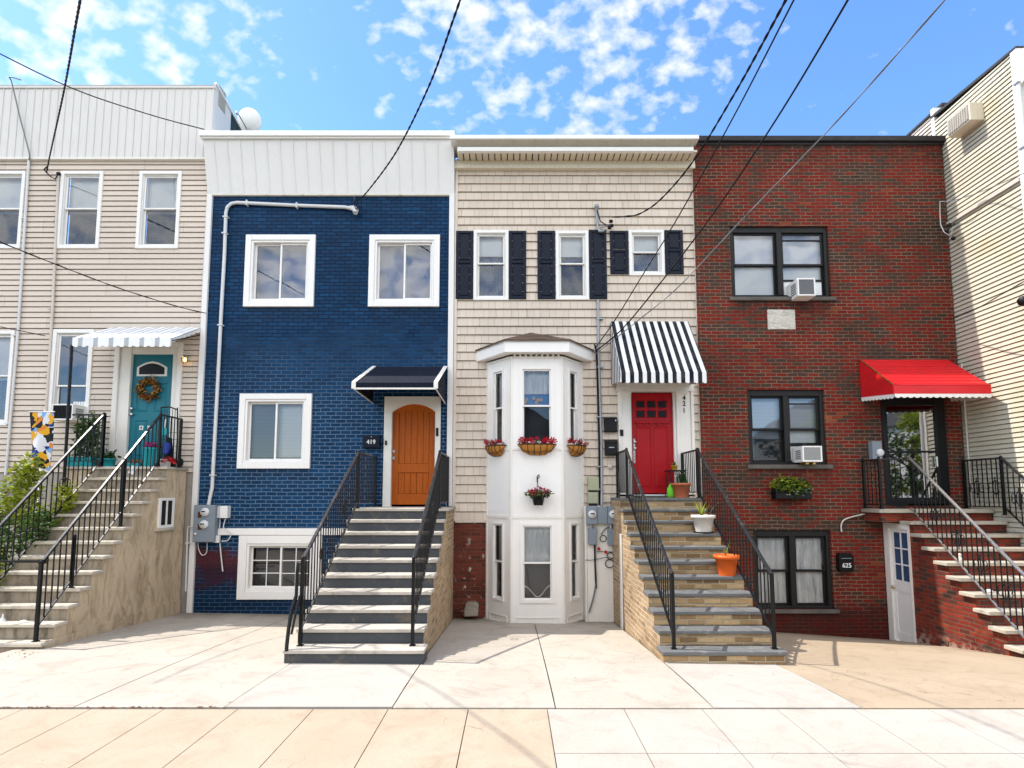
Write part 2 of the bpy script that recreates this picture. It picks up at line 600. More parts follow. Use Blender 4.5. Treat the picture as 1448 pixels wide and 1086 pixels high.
M['redstoop'] = brick_mat('red_stoop_brick', .205, .072, .012,
    [(0, (.03, .02, .017)), (.22, (.07, .03, .022)), (.45, (.18, .022, .014)), (.75, (.25, .035, .016)), (1, (.30, .075, .03))],
    (.14, .085, .055), rough=.85, bump=.9, spread=.55, spec=.2, efflor=((.45, .34, .26), .5, -.62, -.3))
M['tan'] = brick_mat('tan_stone_brick', .24, .078, .014,
    [(0, (.08, .052, .032)), (.2, (.22, .135, .065)), (.45, (.38, .24, .11)), (.75, (.50, .345, .185)), (.95, (.3, .19, .105)), (1, (.02, .017, .02))],
    (.46, .37, .25), rough=.85, bump=1., spread=.75, spec=.2)
M['tanpale'] = brick_mat('pale_tan_brick', .22, .078, .012,
    [(0, (.2, .125, .065)), (.3, (.36, .235, .125)), (.7, (.47, .325, .185)), (1, (.29, .19, .105))],
    (.56, .47, .35), rough=.85, bump=.9, spread=.75, spec=.2)
M['slate'] = mat('dark_grey_painted_riser', (.055, .06, .066), .65, var=.15, scale=3, dirt=(.15, .12, .09), dscale=5, bump=.15, spec=.25)
M['tread'] = concrete('worn_grey_tread', (.40, .36, .305), (.17, .15, .13), (.50, .455, .39), stain=.85)
M['bluestone'] = mat('bluestone_tread', (.125, .125, .122), .75, var=.2, scale=4, dirt=(.26, .25, .23), dscale=6, bump=.25)
M['limestone'] = concrete('pale_stone_tread', (.42, .365, .285), (.22, .185, .14), (.48, .43, .35), stain=.7)
M['stucco'] = stucco('stained_stucco', (.60, .475, .32), (.25, .185, .115))
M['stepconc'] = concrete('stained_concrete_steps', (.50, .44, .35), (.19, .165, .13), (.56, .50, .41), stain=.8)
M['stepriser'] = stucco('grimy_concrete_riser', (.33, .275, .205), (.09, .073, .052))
M['found'] = stucco('foundation_stucco', (.42, .38, .32), (.26, .23, .19))
M['iron'] = mat('black_iron', (.004, .004, .0045), .42, var=.3, scale=20, bump=.15, spec=.3)
M['ironworn'] = mat('worn_black_handrail', (.025, .024, .024), .34, var=.4, scale=14, metal=.3, dirt=(.12, .115, .11), dscale=9)
M['blackframe'] = mat('black_window_frame', (.006, .0065, .0075), .5, var=.25, scale=9, spec=.25)
M['browndark'] = mat('weathered_black_frame', (.013, .012, .011), .55, var=.3, scale=9, spec=.25)
M['navy'] = mat('navy_shutter', (.0022, .0055, .016), .45, var=.15, scale=5, streak=.15, spec=.2)
M['navyfab'] = mat('navy_awning_canvas', (.006, .009, .019), .8, var=.12, scale=4, bump=.15, bscale=200, dirt=(.012, .016, .026), spec=.15)
M['stripe'] = stripe_mat('black_white_stripe', 0, .1555, (.004, .006, .013), (.76, .75, .73), .12)
M['stripe_side'] = stripe_mat('black_white_stripe_side', 1, .16, (.004, .006, .013), (.76, .75, .73), .1)
M['stripegrey'] = stripe_mat('white_grey_stripe', 0, .285, (.40, .42, .45), (.80, .80, .79), .2, .3, .4)
M['redawn'] = mat('red_awning_metal', (.62, .014, .018), .4, var=.1, scale=3, dirt=(.45, .014, .016), dscale=2)
M['teal'] = mat('teal_door_paint', (.008, .145, .19), .4, var=.06, scale=3)
M['reddoor'] = mat('red_door_paint', (.35, .002, .005), .4, var=.07, scale=3)
M['wooddoor'] = wood('orange_stained_wood', (.40, .085, .003), (.21, .036, .0015))
M['glass'] = glass_mat('window_glass', .025, (.95, .97, .97))
M['glassdim'] = glass_mat('window_glass_with_screen', .02, (.5, .54, .58))
M['glassblue'] = glass_mat('reflective_window_glass', .07, (.85, .88, .92))
M['doorglass'] = glass_mat('storm_door_glass', .26, (.3, .32, .33))
M['shade'] = mat('white_roller_shade', (.82, .82, .83), .8, var=.03, streak=.06)
M['blind'] = NT('pale_slatted_blind').m
_n = NT('pale_blind'); _x, _y, _z = _n.xyz()
_f = _n.math('FRACT', _n.math('DIVIDE', _z, .028))
_n.base(_n.mix(_n.rng(_f, .7, .95), (.74, .76, .75), (.38, .42, .42))); _n.props(.6); M['blind'] = _n.m
_n = NT('gathered_curtain'); _w = _n.noise(7, 3, .5, stretch=(3.2, 1, .5), dist=.8)
_n.base(_n.mix(_n.rng(_w, .3, .7), (.88, .88, .86), (.66, .67, .68))); _n.props(.9, 0, .1); _n.bump(_w, 1, .05); M['curtain'] = _n.m
_n = NT('lace_curtain'); _w = _n.noise(26, 4, .7, dist=2.5)
_n.base(_n.mix(_n.rng(_w, .42, .62), (.05, .075, .115), (.2, .24, .3))); _n.props(.9, 0, .1); M['lace'] = _n.m
_n = NT('blue_lace_curtain'); _w = _n.noise(26, 4, .7, dist=2.5)
_n.base(_n.mix(_n.rng(_w, .42, .64), (.012, .055, .15), (.13, .22, .36))); _n.props(.9, 0, .1); M['bluelace'] = _n.m
M['bluepanel'] = mat('bright_blue_window_film', (.05, .20, .48), .6, var=.1)
M['paleroom'] = mat('pale_lavender_room', (.24, .27, .38), .9, var=.35, scale=2.5)
M['interior'] = mat('dark_room', (.05, .05, .055), .9)
M['roomblue'] = mat('dim_blue_room', (.03, .06, .12), .9, var=.4, scale=2)
M['grey'] = mat('grey_meter_box', (.20, .235, .27), .5, var=.08, scale=6, streak=.15)
M['greylight'] = mat('pale_grey_box', (.55, .55, .5), .55, var=.06, streak=.15)
M['conduit'] = mat('white_conduit', (.62, .62, .61), .4, var=.08, streak=.15)
M['galv'] = mat('galvanised_pipe', (.30, .32, .34), .45, metal=.4, var=.15)
M['cream_pipe'] = mat('cream_pipe', (.58, .52, .45), .5, var=.08)
M['olive'] = mat('pale_olive_box', (.36, .37, .25), .6, var=.08)
M['meterface'] = mat('meter_face', (.62, .63, .63), .25, var=.2, scale=40)
M['cable'] = mat('black_cable', (.006, .006, .0065), .7, spec=.2)
M['greycable'] = mat('grey_cable', (.16, .17, .18), .5)
M['black'] = mat('black_plastic', (.005, .005, .0055), .45, spec=.25)
M['whiteplastic'] = mat('white_plastic', (.72, .72, .70), .4, var=.05)
M['acgrille'] = mat('grey_ac_grille', (.19, .19, .20), .6, var=.3, scale=40)
M['chrome'] = mat('satin_metal', (.62, .6, .56), .25, metal=.9)
M['brass'] = mat('brass', (.55, .36, .12), .3, metal=.9)
M['terracotta'] = mat('terracotta', (.44, .125, .055), .7, var=.1, dirt=(.5, .2, .12))
M['orangepot'] = mat('orange_plastic_pot', (.62, .105, .012), .45, var=.05)
M['whitepot'] = mat('off_white_pot', (.68, .62, .56), .55, var=.05, dirt=(.5, .44, .38))
M['tealpot'] = mat('teal_glazed_pot', (.012, .30, .33), .35, var=.12)
M['coco'] = mat('coco_fibre_liner', (.40, .17, .035), .95, var=.35, scale=30, bump=.6)
M['soil'] = mat('soil', (.03, .02, .014), .95, var=.3, scale=40)
M['leaf'] = leafm('green_leaf', (.060, .125, .018))
M['leafdark'] = leafm('dark_green_leaf', (.022, .065, .014))
M['leaflime'] = leafm('lime_leaf', (.30, .34, .02), .3, .35)
M['leafred'] = leafm('rust_leaf', (.16, .05, .015))
M['petalred'] = leafm('red_petal', (.50, .010, .035), .3)
M['petalpink'] = leafm('magenta_petal', (.52, .02, .26), .25)
M['petalyellow'] = leafm('yellow_petal', (.66, .36, .03), .25)
M['petalwhite'] = leafm('white_petal', (.72, .70, .62), .12)
M['petalorange'] = leafm('orange_petal', (.52, .16, .012), .3)
M['bark'] = mat('bark', (.09, .065, .045), .9, var=.3, scale=12, bump=.8, bscale=18)
M['shingle'] = brick_mat('brown_roof_shingle', .15, .07, .006, [(0, (.09, .055, .035)), (.5, (.15, .09, .06)), (1, (.2, .13, .09))], (.04, .03, .02), spread=.8)
M['tar'] = mat('roof_tar', (.05, .05, .05), .9, var=.2)
M['tarp'] = mat('dark_green_siding', (.012, .03, .026), .6, var=.4, scale=10)
M['lime'] = mat('lime_green_plastic', (.16, .56, .03), .5)
M['royal'] = mat('royal_blue_plastic', (.012, .03, .22), .5)
M['redplastic'] = mat('red_plastic', (.42, .012, .014), .5)
M['stonepatch'] = NT('x').m
_n = NT('weathered_white_board'); _w = _n.noise(7, 6, .7, stretch=(1, 1, 2.2), dist=2)
_c = _n.mix(_n.rng(_w, .4, .62), (.62, .58, .5), (.36, .33, .29))
_n.base(_n.mix(_n.rng(_n.noise(5, 4), .62, .7, 0, .8), _c, (.42, .24, .1))); _n.props(.8); M['stonepatch'] = _n.m
M['conc_white'] = concrete('pale_concrete', (.385, .34, .28), (.24, .2, .15), (.44, .395, .335), stain=.7)
M['conc_new'] = concrete('new_white_concrete', (.385, .35, .305), (.27, .235, .19), (.43, .395, .345), stain=.55)
M['conc_tan'] = concrete('tan_concrete', (.345, .265, .18), (.22, .165, .11), (.40, .315, .22), stain=.6)
M['conc_peach'] = concrete('peach_concrete', (.365, .285, .20), (.26, .195, .13), (.42, .345, .26), stain=.6)
M['conc_side'] = concrete('white_sidewalk_concrete', (.385, .34, .285), (.26, .22, .175), (.43, .39, .34), stain=.6)
M['gap'] = mat('dark_joint_dirt', (.05, .042, .032), .95, var=.4, scale=30)
M['asphalt'] = concrete('asphalt', (.06, .06, .06), (.04, .04, .04), (.07, .07, .07))
M['earth'] = mat('earth', (.16, .13, .10), .95, var=.3)
M['palegrille'] = mat('pale_ac_grille', (.36, .36, .35), .6, var=.25, scale=40)
M['peach'] = mat('peach_paper', (.6, .36, .2), .8)
M['steelrail'] = mat('worn_steel_handrail', (.36, .34, .32), .3, metal=.7, var=.3, scale=14, dirt=(.05, .05, .05), dscale=7)
M['tarcap'] = mat('black_coping', (.018, .014, .015), .55, var=.4, scale=4)
M['lamp'] = NT('lit_bulb').m
_b = M['lamp'].node_tree.nodes['Principled BSDF']
_b.inputs['Base Color'].default_value = (1, .7, .3, 1)
_b.inputs['Emission Color'].default_value = (1, .55, .16, 1)
_b.inputs['Emission Strength'].default_value = 2.2
_n = NT('floral_flag_print')
_v = _n.n('ShaderNodeTexVoronoi'); _v.inputs['Scale'].default_value = 8.5
_wp = _n.n('ShaderNodeVectorMath', operation='ADD'); _nz = _n.n('ShaderNodeTexNoise'); _nz.inputs['Scale'].default_value = 4.
_sc = _n.n('ShaderNodeVectorMath', operation='SCALE'); _sc.inputs['Scale'].default_value = .35
_n.link(_n.co(), _nz.inputs['Vector']); _n.link(_nz.outputs['Color'], _sc.inputs[0]); _n.link(_n.co(), _wp.inputs[0]); _n.link(_sc.outputs[0], _wp.inputs[1])
_n.link(_wp.outputs[0], _v.inputs['Vector'])
_q = _n.n('ShaderNodeSeparateColor'); _n.link(_v.outputs['Color'], _q.inputs[0])
_c = _n.ramp(_q.outputs[0], [(0, (.008, .01, .014)), (.22, (.66, .34, .02)), (.4, (.62, .62, .66)), (.55, (.012, .035, .2)), (.68, (.02, .02, .02)), (.78, (.60, .2, .03)), (.86, (.16, .36, .6)), (.93, (.1, .22, .03))], 'CONSTANT')
_n.base(_c)
_n.props(.7, 0, .2); M['flag'] = _n.m
# ------------------------------------------------------------------ ground levels
GX = [(-40, -.25), (-6.4, -.27), (-2.8, -.33), (-1.1, -.39), (.4, -.40), (1.9, -.42), (7.4, -.79), (10, -.80), (40, -.8)]
def gback(x):
    for (a, za), (b, zb) in zip(GX, GX[1:]):
        if x <= b: return za + (zb - za) * (x - a) / (b - a)
    return GX[-1][1]
YS, YB = 5.31, 10.8
def zg(x, y):
    t = max(0., min(1.25, (y - YS) / (YB - YS)))
    return gback(x) * t ** 1.3

def sheet(mb, x0, x1, y0, y1, dz, nx, ny, fn=zg):
    for i in range(nx):
        for j in range(ny):
            a, b = x0 + (x1 - x0) * i / nx, x0 + (x1 - x0) * (i + 1) / nx
            c, d = y0 + (y1 - y0) * j / ny, y0 + (y1 - y0) * (j + 1) / ny
            mb.face([(a, c, fn(a, c) + dz), (b, c, fn(b, c) + dz), (b, d, fn(b, d) + dz), (a, d, fn(a, d) + dz)])

g = MB()
sheet(g, -14, 14, 1.75, 13, -.05, 56, 22)
for (x0, x1, y0, y1) in ((-300, -14, 1.75, 300), (14, 300, 1.75, 300)):
    g.face([(x0, y0, -.3), (x1, y0, -.3), (x1, y1, -.9), (x0, y1, -.9)])
g.face([(-14, 13, -1.1), (14, 13, -1.1), (14, 300, -1.1), (-14, 300, -1.1)])
g.face([(-300, -11.5, -.32), (300, -11.5, -.32), (300, -300, -.32), (-300, -300, -.32)])
tag(g.build('ground', M['gap']), 'dark soil and joint dirt showing between the paving slabs', kind='structure')

def slab(mb, x0, x1, y0, y1, dz=0, gap=.006):
    """one poured slab: top follows the fall of the ground, with edges that go down"""
    a, b, c, d = x0 + gap, x1 - gap, y0 + gap, y1 - gap
    nx, ny = max(1, int((b - a) / .5)), max(1, int((d - c) / .5))
    for i in range(nx):
        for j in range(ny):
            xa, xb = a + (b - a) * i / nx, a + (b - a) * (i + 1) / nx
            ya, yb = c + (d - c) * j / ny, c + (d - c) * (j + 1) / ny
            mb.face([(xa, ya, zg(xa, ya) + dz), (xb, ya, zg(xb, ya) + dz), (xb, yb, zg(xb, yb) + dz), (xa, yb, zg(xa, yb) + dz)])
    for (p, q) in (((a, c), (b, c)), ((b, c), (b, d)), ((b, d), (a, d)), ((a, d), (a, c))):
        mb.face([(p[0], p[1], zg(*p) + dz - .08), (q[0], q[1], zg(*q) + dz - .08), (q[0], q[1], zg(*q) + dz), (p[0], p[1], zg(*p) + dz)])

pv = MB()
for (x0, x1, y1, m, dz) in ((-13, -6.75, 11, 0, -.05), (-6.75, -4.15, 11, 0, 0), (-4.15, -2.72, 11, 0, 0), (-2.72, -1.13, 7.2, 1, .004), (-1.13, .41, 11, 0, .003),
                        (.41, 1.90, 11, 0, 0), (1.90, 3.30, 7.2, 1, .004), (3.30, 14, 11.4, 2, 0)):
    pv.mi = m
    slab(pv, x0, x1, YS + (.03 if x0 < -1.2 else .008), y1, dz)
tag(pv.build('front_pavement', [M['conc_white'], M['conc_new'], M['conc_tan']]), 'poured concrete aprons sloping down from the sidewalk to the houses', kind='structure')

sw = MB()
xs = [-15.3, -12.5, -10.4, -8.2, -6.1, -5.3, -4.58, -3.95, -3.26, -2.57, -1.86, -1.16, -.41, .33]
for i, (a, b) in enumerate(zip(xs, xs[1:])): slab(sw, a, b, 1.95, YS - .012, 0, .0042)
xs = [.33, 1.05, 1.78, 2.48, 3.2, 3.9, 4.65, 5.4, 6.15, 6.9, 7.65, 9.1, 10.6, 12.1, 15]
sw.mi = 1
for a, b in zip(xs, xs[1:]):
    slab(sw, a, b, 4.42, YS - .012, 0, .0042)
    slab(sw, a, b, 1.95, 4.42, 0, .0042)
tag(sw.build('sidewalk', [M['conc_peach'], M['conc_side']]), 'concrete sidewalk, peach slabs on the left and white slabs on the right', kind='structure')
k = MB(); k.box(-60, 60, 1.78, 1.945, -.3, -.01)
tag(k.build('kerb', M['conc_white']), 'pale kerb along the sidewalk', kind='structure')
k = MB(); k.face([(-300, -8.0, -.15), (300, -8.0, -.15), (300, 1.78, -.15), (-300, 1.78, -.15)])
tag(k.build('road', M['asphalt']), 'asphalt street in front of the row houses', kind='structure')
k = MB(); k.box(-60, 60, -11.5, -8.0, -.3, 0)
tag(k.build('far_sidewalk', M['conc_white']), 'sidewalk on the other side of the street', kind='structure')

# ------------------------------------------------------------------ walls with openings
def wall(mb, u0, u1, z0, z1, holes, mp, course=0, zr=0, lip=.016, gr=.012, reveal=.1, gd=.02):
    us = sorted({u0, u1} | {h for q in holes for h in (q[0], q[1]) if u0 < h < u1})
    zs = {z0, z1} | {h for q in holes for h in (q[2], q[3]) if z0 < h < z1}
    if course:
        k = math.floor((z0 - zr) / course)
        while zr + k * course < z1:
            for q in (zr + k * course, zr + k * course + gr):
                if z0 < q < z1: zs.add(q)
            k += 1
    zs = sorted(zs)
    def hole(u, z): return any(q[0] < u < q[1] and q[2] < z < q[3] for q in holes)
    for za, zb in zip(zs, zs[1:]):
        if zb - za < 1e-5: continue
        zm = (za + zb) / 2
        if course:
            fr = ((zm - zr) / course) % 1 * course
            base = zm - fr
            if fr < gr: da = db = -gd
            else:
                da = lip * (1 - (za - base) / course)
                db = lip * (1 - (zb - base) / course)
        else: da = db = 0
        run = None
        for ua, ub in list(zip(us, us[1:])) + [(None, None)]:
            ok = ua is not None and not hole((ua + ub) / 2, zm)
            if ok: run = (run[0], ub) if run else (ua, ub)
            elif run:
                a, b = run
                mb.face([mp(a, za, da), mp(b, za, da), mp(b, zb, db), mp(a, zb, db)])
                if course and fr < gr:
                    mb.face([mp(a, za, -gd), mp(b, za, -gd), mp(b, za, 0.001), mp(a, za, 0.001)])
                    mb.face([mp(a, zb, -gd), mp(b, zb, -gd), mp(b, zb, lip), mp(a, zb, lip)])
                run = None
    for q in holes:
        a, b, c, d = q[:4]
        c = max(c, z0)
        for p, r in (((a, c), (a, d)), ((b, c), (b, d)), ((a, c), (b, c)), ((a, d), (b, d))):
            mb.face([mp(*p, 0.0), mp(*r, 0.0), mp(*r, -reveal), mp(*p, -reveal)])

def front(Y): return lambda u, z, d: (u, Y - d, z)

def body(house, x0, x1, y0, y1, z0, z1, name='side_wall', m=None, roofz=None):
    mb = MB()
    mb.face([(x0, y0, z0), (x0, y1, z0), (x0, y1, z1), (x0, y0, z1)])
    mb.face([(x1, y0, z0), (x1, y1, z0), (x1, y1, z1), (x1, y0, z1)])
    mb.face([(x0, y1, z0), (x1, y1, z0), (x1, y1, z1), (x0, y1, z1)])
    mb.build(name, m or M['interior'], house)
    r = MB()
    rz = roofz or z1
    r.box(x0, x1, y0 + .02, y1, rz - .2, rz)
    r.build('roof', M['tar'], house)
    # each storey's rooms are closed by a plain back wall a little behind the windows
    k = MB()
    k.box(x0 + .05, x1 - .05, y0 + 1.5, y0 + 1.55, z0, rz - .25)
    k.build('room_wall', M['interior'], house)

# ------------------------------------------------------------------ windows
def shutter(house, r, Y, split):
    x0, x1, z0, z1 = r
    mb = MB()
    y0, y1 = Y - .045, Y - .017
    w = (x1 - x0) * .17
    zs = [z0, z0 + (z1 - z0) * split, z1]
    t = .055
    mb.cbox(x0, x0 + w, y0, y1, z0, z1)
    mb.cbox(x1 - w, x1, y0, y1, z0, z1)
    for a, b in ((z0, z0 + t), (zs[1] - t / 2, zs[1] + t / 2), (z1 - t, z1)): mb.cbox(x0 + w, x1 - w, y0 + .001, y1, a, b)
    for a, b in ((z0 + t, zs[1] - t / 2), (zs[1] + t / 2, z1 - t)):
        mb.box(x0 + w, x1 - w, y1 - .006, y1, a, b)
        mb.cbox(x0 + w + .022, x1 - w - .022, y0 + .006, y1 - .006, a + .022, b - .022, .014)
    return mb.build('shutter', M['navy'], house)

def dh_window(house, holes, r, Y, cw=.07, fm='vinyl', split=.47, proud=.035, depth=.0, shade=.0, inner='lace', gtop='glass', gbot='glassdim',
              up='shade', sill=False, casing=True, sashw=.035, blue=False, bottom_cover=None):
    """double-hung window. r=(x0,x1,z0,z1) outer casing; depth: how far the sashes sit behind the wall plane"""
    x0, x1, z0, z1 = r
    hx = (x0 + cw * .55, x1 - cw * .55, z0 + cw * .55, z1 - cw * .55)
    holes.append(hx)
    m = M[fm]
    mb = MB()
    mb.ring(x0, x1, z0, z1, cw, Y - proud + depth, Y + depth + .03)
    mb.ring(x0 + cw, x1 - cw, z0 + cw, z1 - cw, .018, Y + depth - .005, Y + depth + .11)
    w = mb.build('window', m, house)
    a, b, c, d = x0 + cw + .018, x1 - cw - .018, z0 + cw + .018, z1 - cw - .018
    zm = c + (d - c) * (1 - split)
    yu, yl = Y + depth + .02, Y + depth + .06
    s = MB(); s.ring(a, b, zm - .02, d, sashw, yu, yu + .03); s.build('sash', m, w)
    s = MB(); s.ring(a, b, c, zm + .016, sashw, yl, yl + .03, wb=sashw * 1.3); s.build('sash', m, w)
    g1 = MB(); g1.face([(a + .02, yu + .014, zm), (b - .02, yu + .014, zm), (b - .02, yu + .014, d - .02), (a + .02, yu + .014, d - .02)])
    g1.build('pane', M[gtop], w)
    g2 = MB(); g2.face([(a + .02, yl + .012, c + .02), (b - .02, yl + .012, c + .02), (b - .02, yl + .012, zm), (a + .02, yl + .012, zm)])
    g2.build('pane', M[gbot], w)
    yb = Y + depth + .14
    if shade:
        zs = d - (d - c) * shade
        q = MB(); q.box(a - .015, b + .015, yb, yb + .006, zs, d + .03); q.box(a - .015, b + .015, yb - .006, yb + .012, zs - .02, zs)
        q.build(up if up != 'shade' else 'roller_shade', M[up], w)
    if inner:
        q = MB()
        n = 22
        for i in range(n):
            p0, p1 = a - .02 + (b - a + .04) * i / n, a - .02 + (b - a + .04) * (i + 1) / n
            q.face([(p0, yb + .05 + .018 * math.sin(i * 1.9), c - .03), (p1, yb + .05 + .018 * math.sin((i + 1) * 1.9), c - .03),
                    (p1, yb + .05 + .018 * math.sin((i + 1) * 1.9), d + .03), (p0, yb + .05 + .018 * math.sin(i * 1.9), d + .03)])
        q.build('curtain', M[inner], w)
    if sill:
        q = MB(); q.cbox(x0 - .03, x1 + .03, Y - .06, Y + .02, z0 - .05, z0 - .002); q.build('sill', M[sill], w)
    return w, (a, b, c, d, zm, yu, yl)

def slider_window(house, holes, r, Y, cw=.115, grid=None, back='roomblue', shade=None, gl='glassblue', gr='glassblue', cover=(1, 1)):
    x0, x1, z0, z1 = r
    holes.append((x0 + .05, x1 - .05, z0 + .05, z1 - .05))
    mb = MB()
    mb.ring(x0, x1, z0, z1, cw, Y - .05, Y + .02)
    w = mb.build('window', M['vinyl'], house)
    f = MB()
    a, b, c, d = x0 + cw, x1 - cw, z0 + cw, z1 - cw
    f.ring(a, b, c, d, .045, Y - .03, Y + .10)
    f.build('frame', M['vinyl'], w)
    a, b, c, d = a + .045, b - .045, c + .045, d - .045
    xm = (a + b) / 2
    for i, (p, q, yy, gm) in enumerate(((a, xm + .02, Y + .055, gl), (xm - .02, b, Y + .015, gr))):
        s = MB(); s.ring(p, q, c, d, .04, yy, yy + .03)
        if grid:
            nx, nz = grid
            for k in range(1, nx):
                xx = p + .04 + (q - p - .08) * k / nx
                s.box(xx - .008, xx + .008, yy + .008, yy + .02, c + .04, d - .04)
            for k in range(1, nz):
                zz = c + .04 + (d - c - .08) * k / nz
                s.box(p + .04, q - .04, yy + .009, yy + .019, zz - .008, zz + .008)
        s.build('sash', M['vinyl'], w)
        gg = MB(); gg.face([(p + .02, yy + .022, c + .02), (q - .02, yy + .022, c + .02), (q - .02, yy + .022, d - .02), (p + .02, yy + .022, d - .02)])
        gg.build('pane', M[gm], w)
    if shade:
        q = MB()
        zz = c + (d - c) * shade[1]
        q.box(a - .02, b + .02, Y + .15, Y + .155, zz, d + .02)
        q.build('blind', M[shade[0]], w)
    q = MB(); q.face([(a - .05, Y + .3, c - .05), (b + .05, Y + .3, c - .05), (b + .05, Y + .3, d + .05), (a - .05, Y + .3, d + .05)])
    q.build('room_backing', M[back], w)
    return w

# ================================================================== BEIGE HOUSE (far left)
FY = 10.8
XB0, XB1 = -13.0, W(283.5, 570, FY)[0]
hb = thing('beige_house', 'beige vinyl-sided row house with grey-white ribbed metal parapet at the left edge, teal front door', 'house', (-9.5, FY, -.3))
holes = []
zsid, zfou = W(150, 226, FY)[1], W(150, 669, FY)[1]
for px in (-26, 84.1, 195.4):
    r = RC(px, 242.6, px + 59.8, 352, FY)
    dh_window(hb, holes, r, FY, shade=.5, inner='lace', gbot='glassdim')
dh_window(hb, holes, RC(-44, 468, 17.5, 602, FY), FY, shade=.5, inner='lace', gbot='glassblue')
wl, g4 = dh_window(hb, holes, RC(72, 466, 130, 597, FY), FY, cw=.08, shade=0, inner='roomblue', gtop='glassblue', gbot='glassblue', split=.62)
# teal door with surround
dx0, dx1, dz0, dz1 = RC(183, 501, 241.5, 658, FY)
ox0, ox1, oz0, oz1 = RC(159.7, 484.6, 255.5, 658, FY)
holes.append((ox0 + .03, ox1 - .03, oz0 - .02, oz1 - .03))
s = MB()
s.cbox(ox0, ox0 + .10, FY - .05, FY + .12, oz0, oz1)
s.cbox(ox0 + .10, dx0 - .03, FY - .01, FY + .12, oz0, oz1 - .10)
s.cbox(dx0 - .03, dx0, FY - .035, FY + .12, oz0, oz1 - .10)
s.cbox(ox1 - .09, ox1, FY - .05, FY + .12, oz0, oz1)
s.cbox(dx1, ox1 - .09, FY - .02, FY + .12, oz0, oz1 - .10)
s.cbox(ox0 + .10, ox1 - .09, FY - .049, FY + .12, oz1 - .10, oz1)
s.cbox(dx0, dx1, FY - .02, FY + .12, dz1, oz1 - .10)
s.build('door_surround', M['trim'], hb)
def panel_door(house, r, Y, m, panels, name='door'):
    x0, x1, z0, z1 = r
    w, h = x1 - x0, z1 - z0
    us = sorted({0, 1} | {p for q in panels for p in q[:2]})
    zs_ = sorted({0, 1} | {p for q in panels for p in q[2:]})
    mb = MB()
    def pt(u, z, d): return (x0 + w * u, Y + d, z0 + h * z)
    for a, b in zip(us, us[1:]):
        for c, d in zip(zs_, zs_[1:]):
            if any(q[0] < (a + b) / 2 < q[1] and q[2] < (c + d) / 2 < q[3] for q in panels): continue
            mb.face([pt(a, c, 0), pt(b, c, 0), pt(b, d, 0), pt(a, d, 0)])
    for (a, b, c, d) in panels:
        e1, e2, e3 = .012, .03, .05
        def rg(e, dep): 
            eu, ez = e / w, e / h
            return [pt(a + eu, c + ez, dep), pt(b - eu, c + ez, dep), pt(b - eu, d - ez, dep), pt(a + eu, d - ez, dep)]
        loops = [rg(0, 0), rg(e1, .014), rg(e2, .014), rg(e3, .004)]
        for L0, L1 in zip(loops, loops[1:]):
            for i in range(4):
                j = (i + 1) % 4
                mb.face([L0[i], L0[j], L1[j], L1[i]])
        mb.face(loops[-1])
    mb.box(x0, x1, Y + .02, Y + .05, z0, z1)
    return mb.build(name, m, house)
pd = panel_door(hb, (dx0, dx1, dz0, dz1), FY + .03, M['teal'],
    [(.13, .44, .07, .40), (.56, .87, .07, .40), (.13, .44, .47, .74), (.56, .87, .47, .74)])
q = MB()
fx0, fx1, fz0, fz1 = RC(194, 511, 236.5, 532, FY + .02)
arch = [(fx0, fz0), (fx1, fz0), (fx1, fz0 + (fz1 - fz0) * .6)] + [(fx1 + (fx0 - fx1) * t, fz0 + (fz1 - fz0) * (.6 + .4 * math.sin(math.pi * t))) for t in (.15, .3, .5, .7, .85)] + [(fx0, fz0 + (fz1 - fz0) * .6)]
q.prism(arch, (0, FY + .028, 0), (1, 0, 0), (0, 0, 1), (0, -.014, 0))
q.build('fanlight_frame', M['trim'], pd)
cxm, czm = (fx0 + fx1) / 2, (fz0 + fz1) / 2 - .01
q = MB(); q.prism([(cxm + (a - cxm) * .84, czm + (b - czm) * .74) for a, b in arch], (0, FY + .013, 0), (1, 0, 0), (0, 0, 1), (0, -.004, 0))
q.build('fanlight_glass', M['blackframe'], pd)
for zz, nm in ((586, 'door_knob'), (578, 'deadbolt')):
    q = MB(); c = P(186.5, zz, FY + .0); q.lathe([(.0, -.03), (.024, -.03), (.03, -.01), (.012, 0), (.012, .03)], c, 12, 'Y')
    q.build(nm, M['chrome'], pd)
for px, ch in ((199.5, '8'), (211, '6')):
    c = P(px, 605, FY + .02)
    q = MB(); q.cbox(c[0] - .04, c[0] + .04, FY + .022, FY + .03, c[2] - .045, c[2] + .045)
    t = q.build('number_tile', M['whiteplastic'], pd)
    text('number_digit', ch, .07, (c[0], FY + .02, c[2]), M['black'], t, depth=.002)
wmb = MB()
wall(wmb, XB0, XB1, zfou, zsid, holes, front(FY), .1125, zfou, .017, .0165, .1, .09)
wmb.build('siding_wall', M['beige'], hb)
fm = MB(); wall(fm, XB0, XB1, -1.2, zfou, [], front(FY + .005)); fm.build('foundation', M['found'], hb)
fm = MB(); fm.cbox(XB1 - .08, XB1 + .004, FY - .02, FY + .02, zfou, zsid - .002); fm.build('corner_trim', M['beige'], hb)
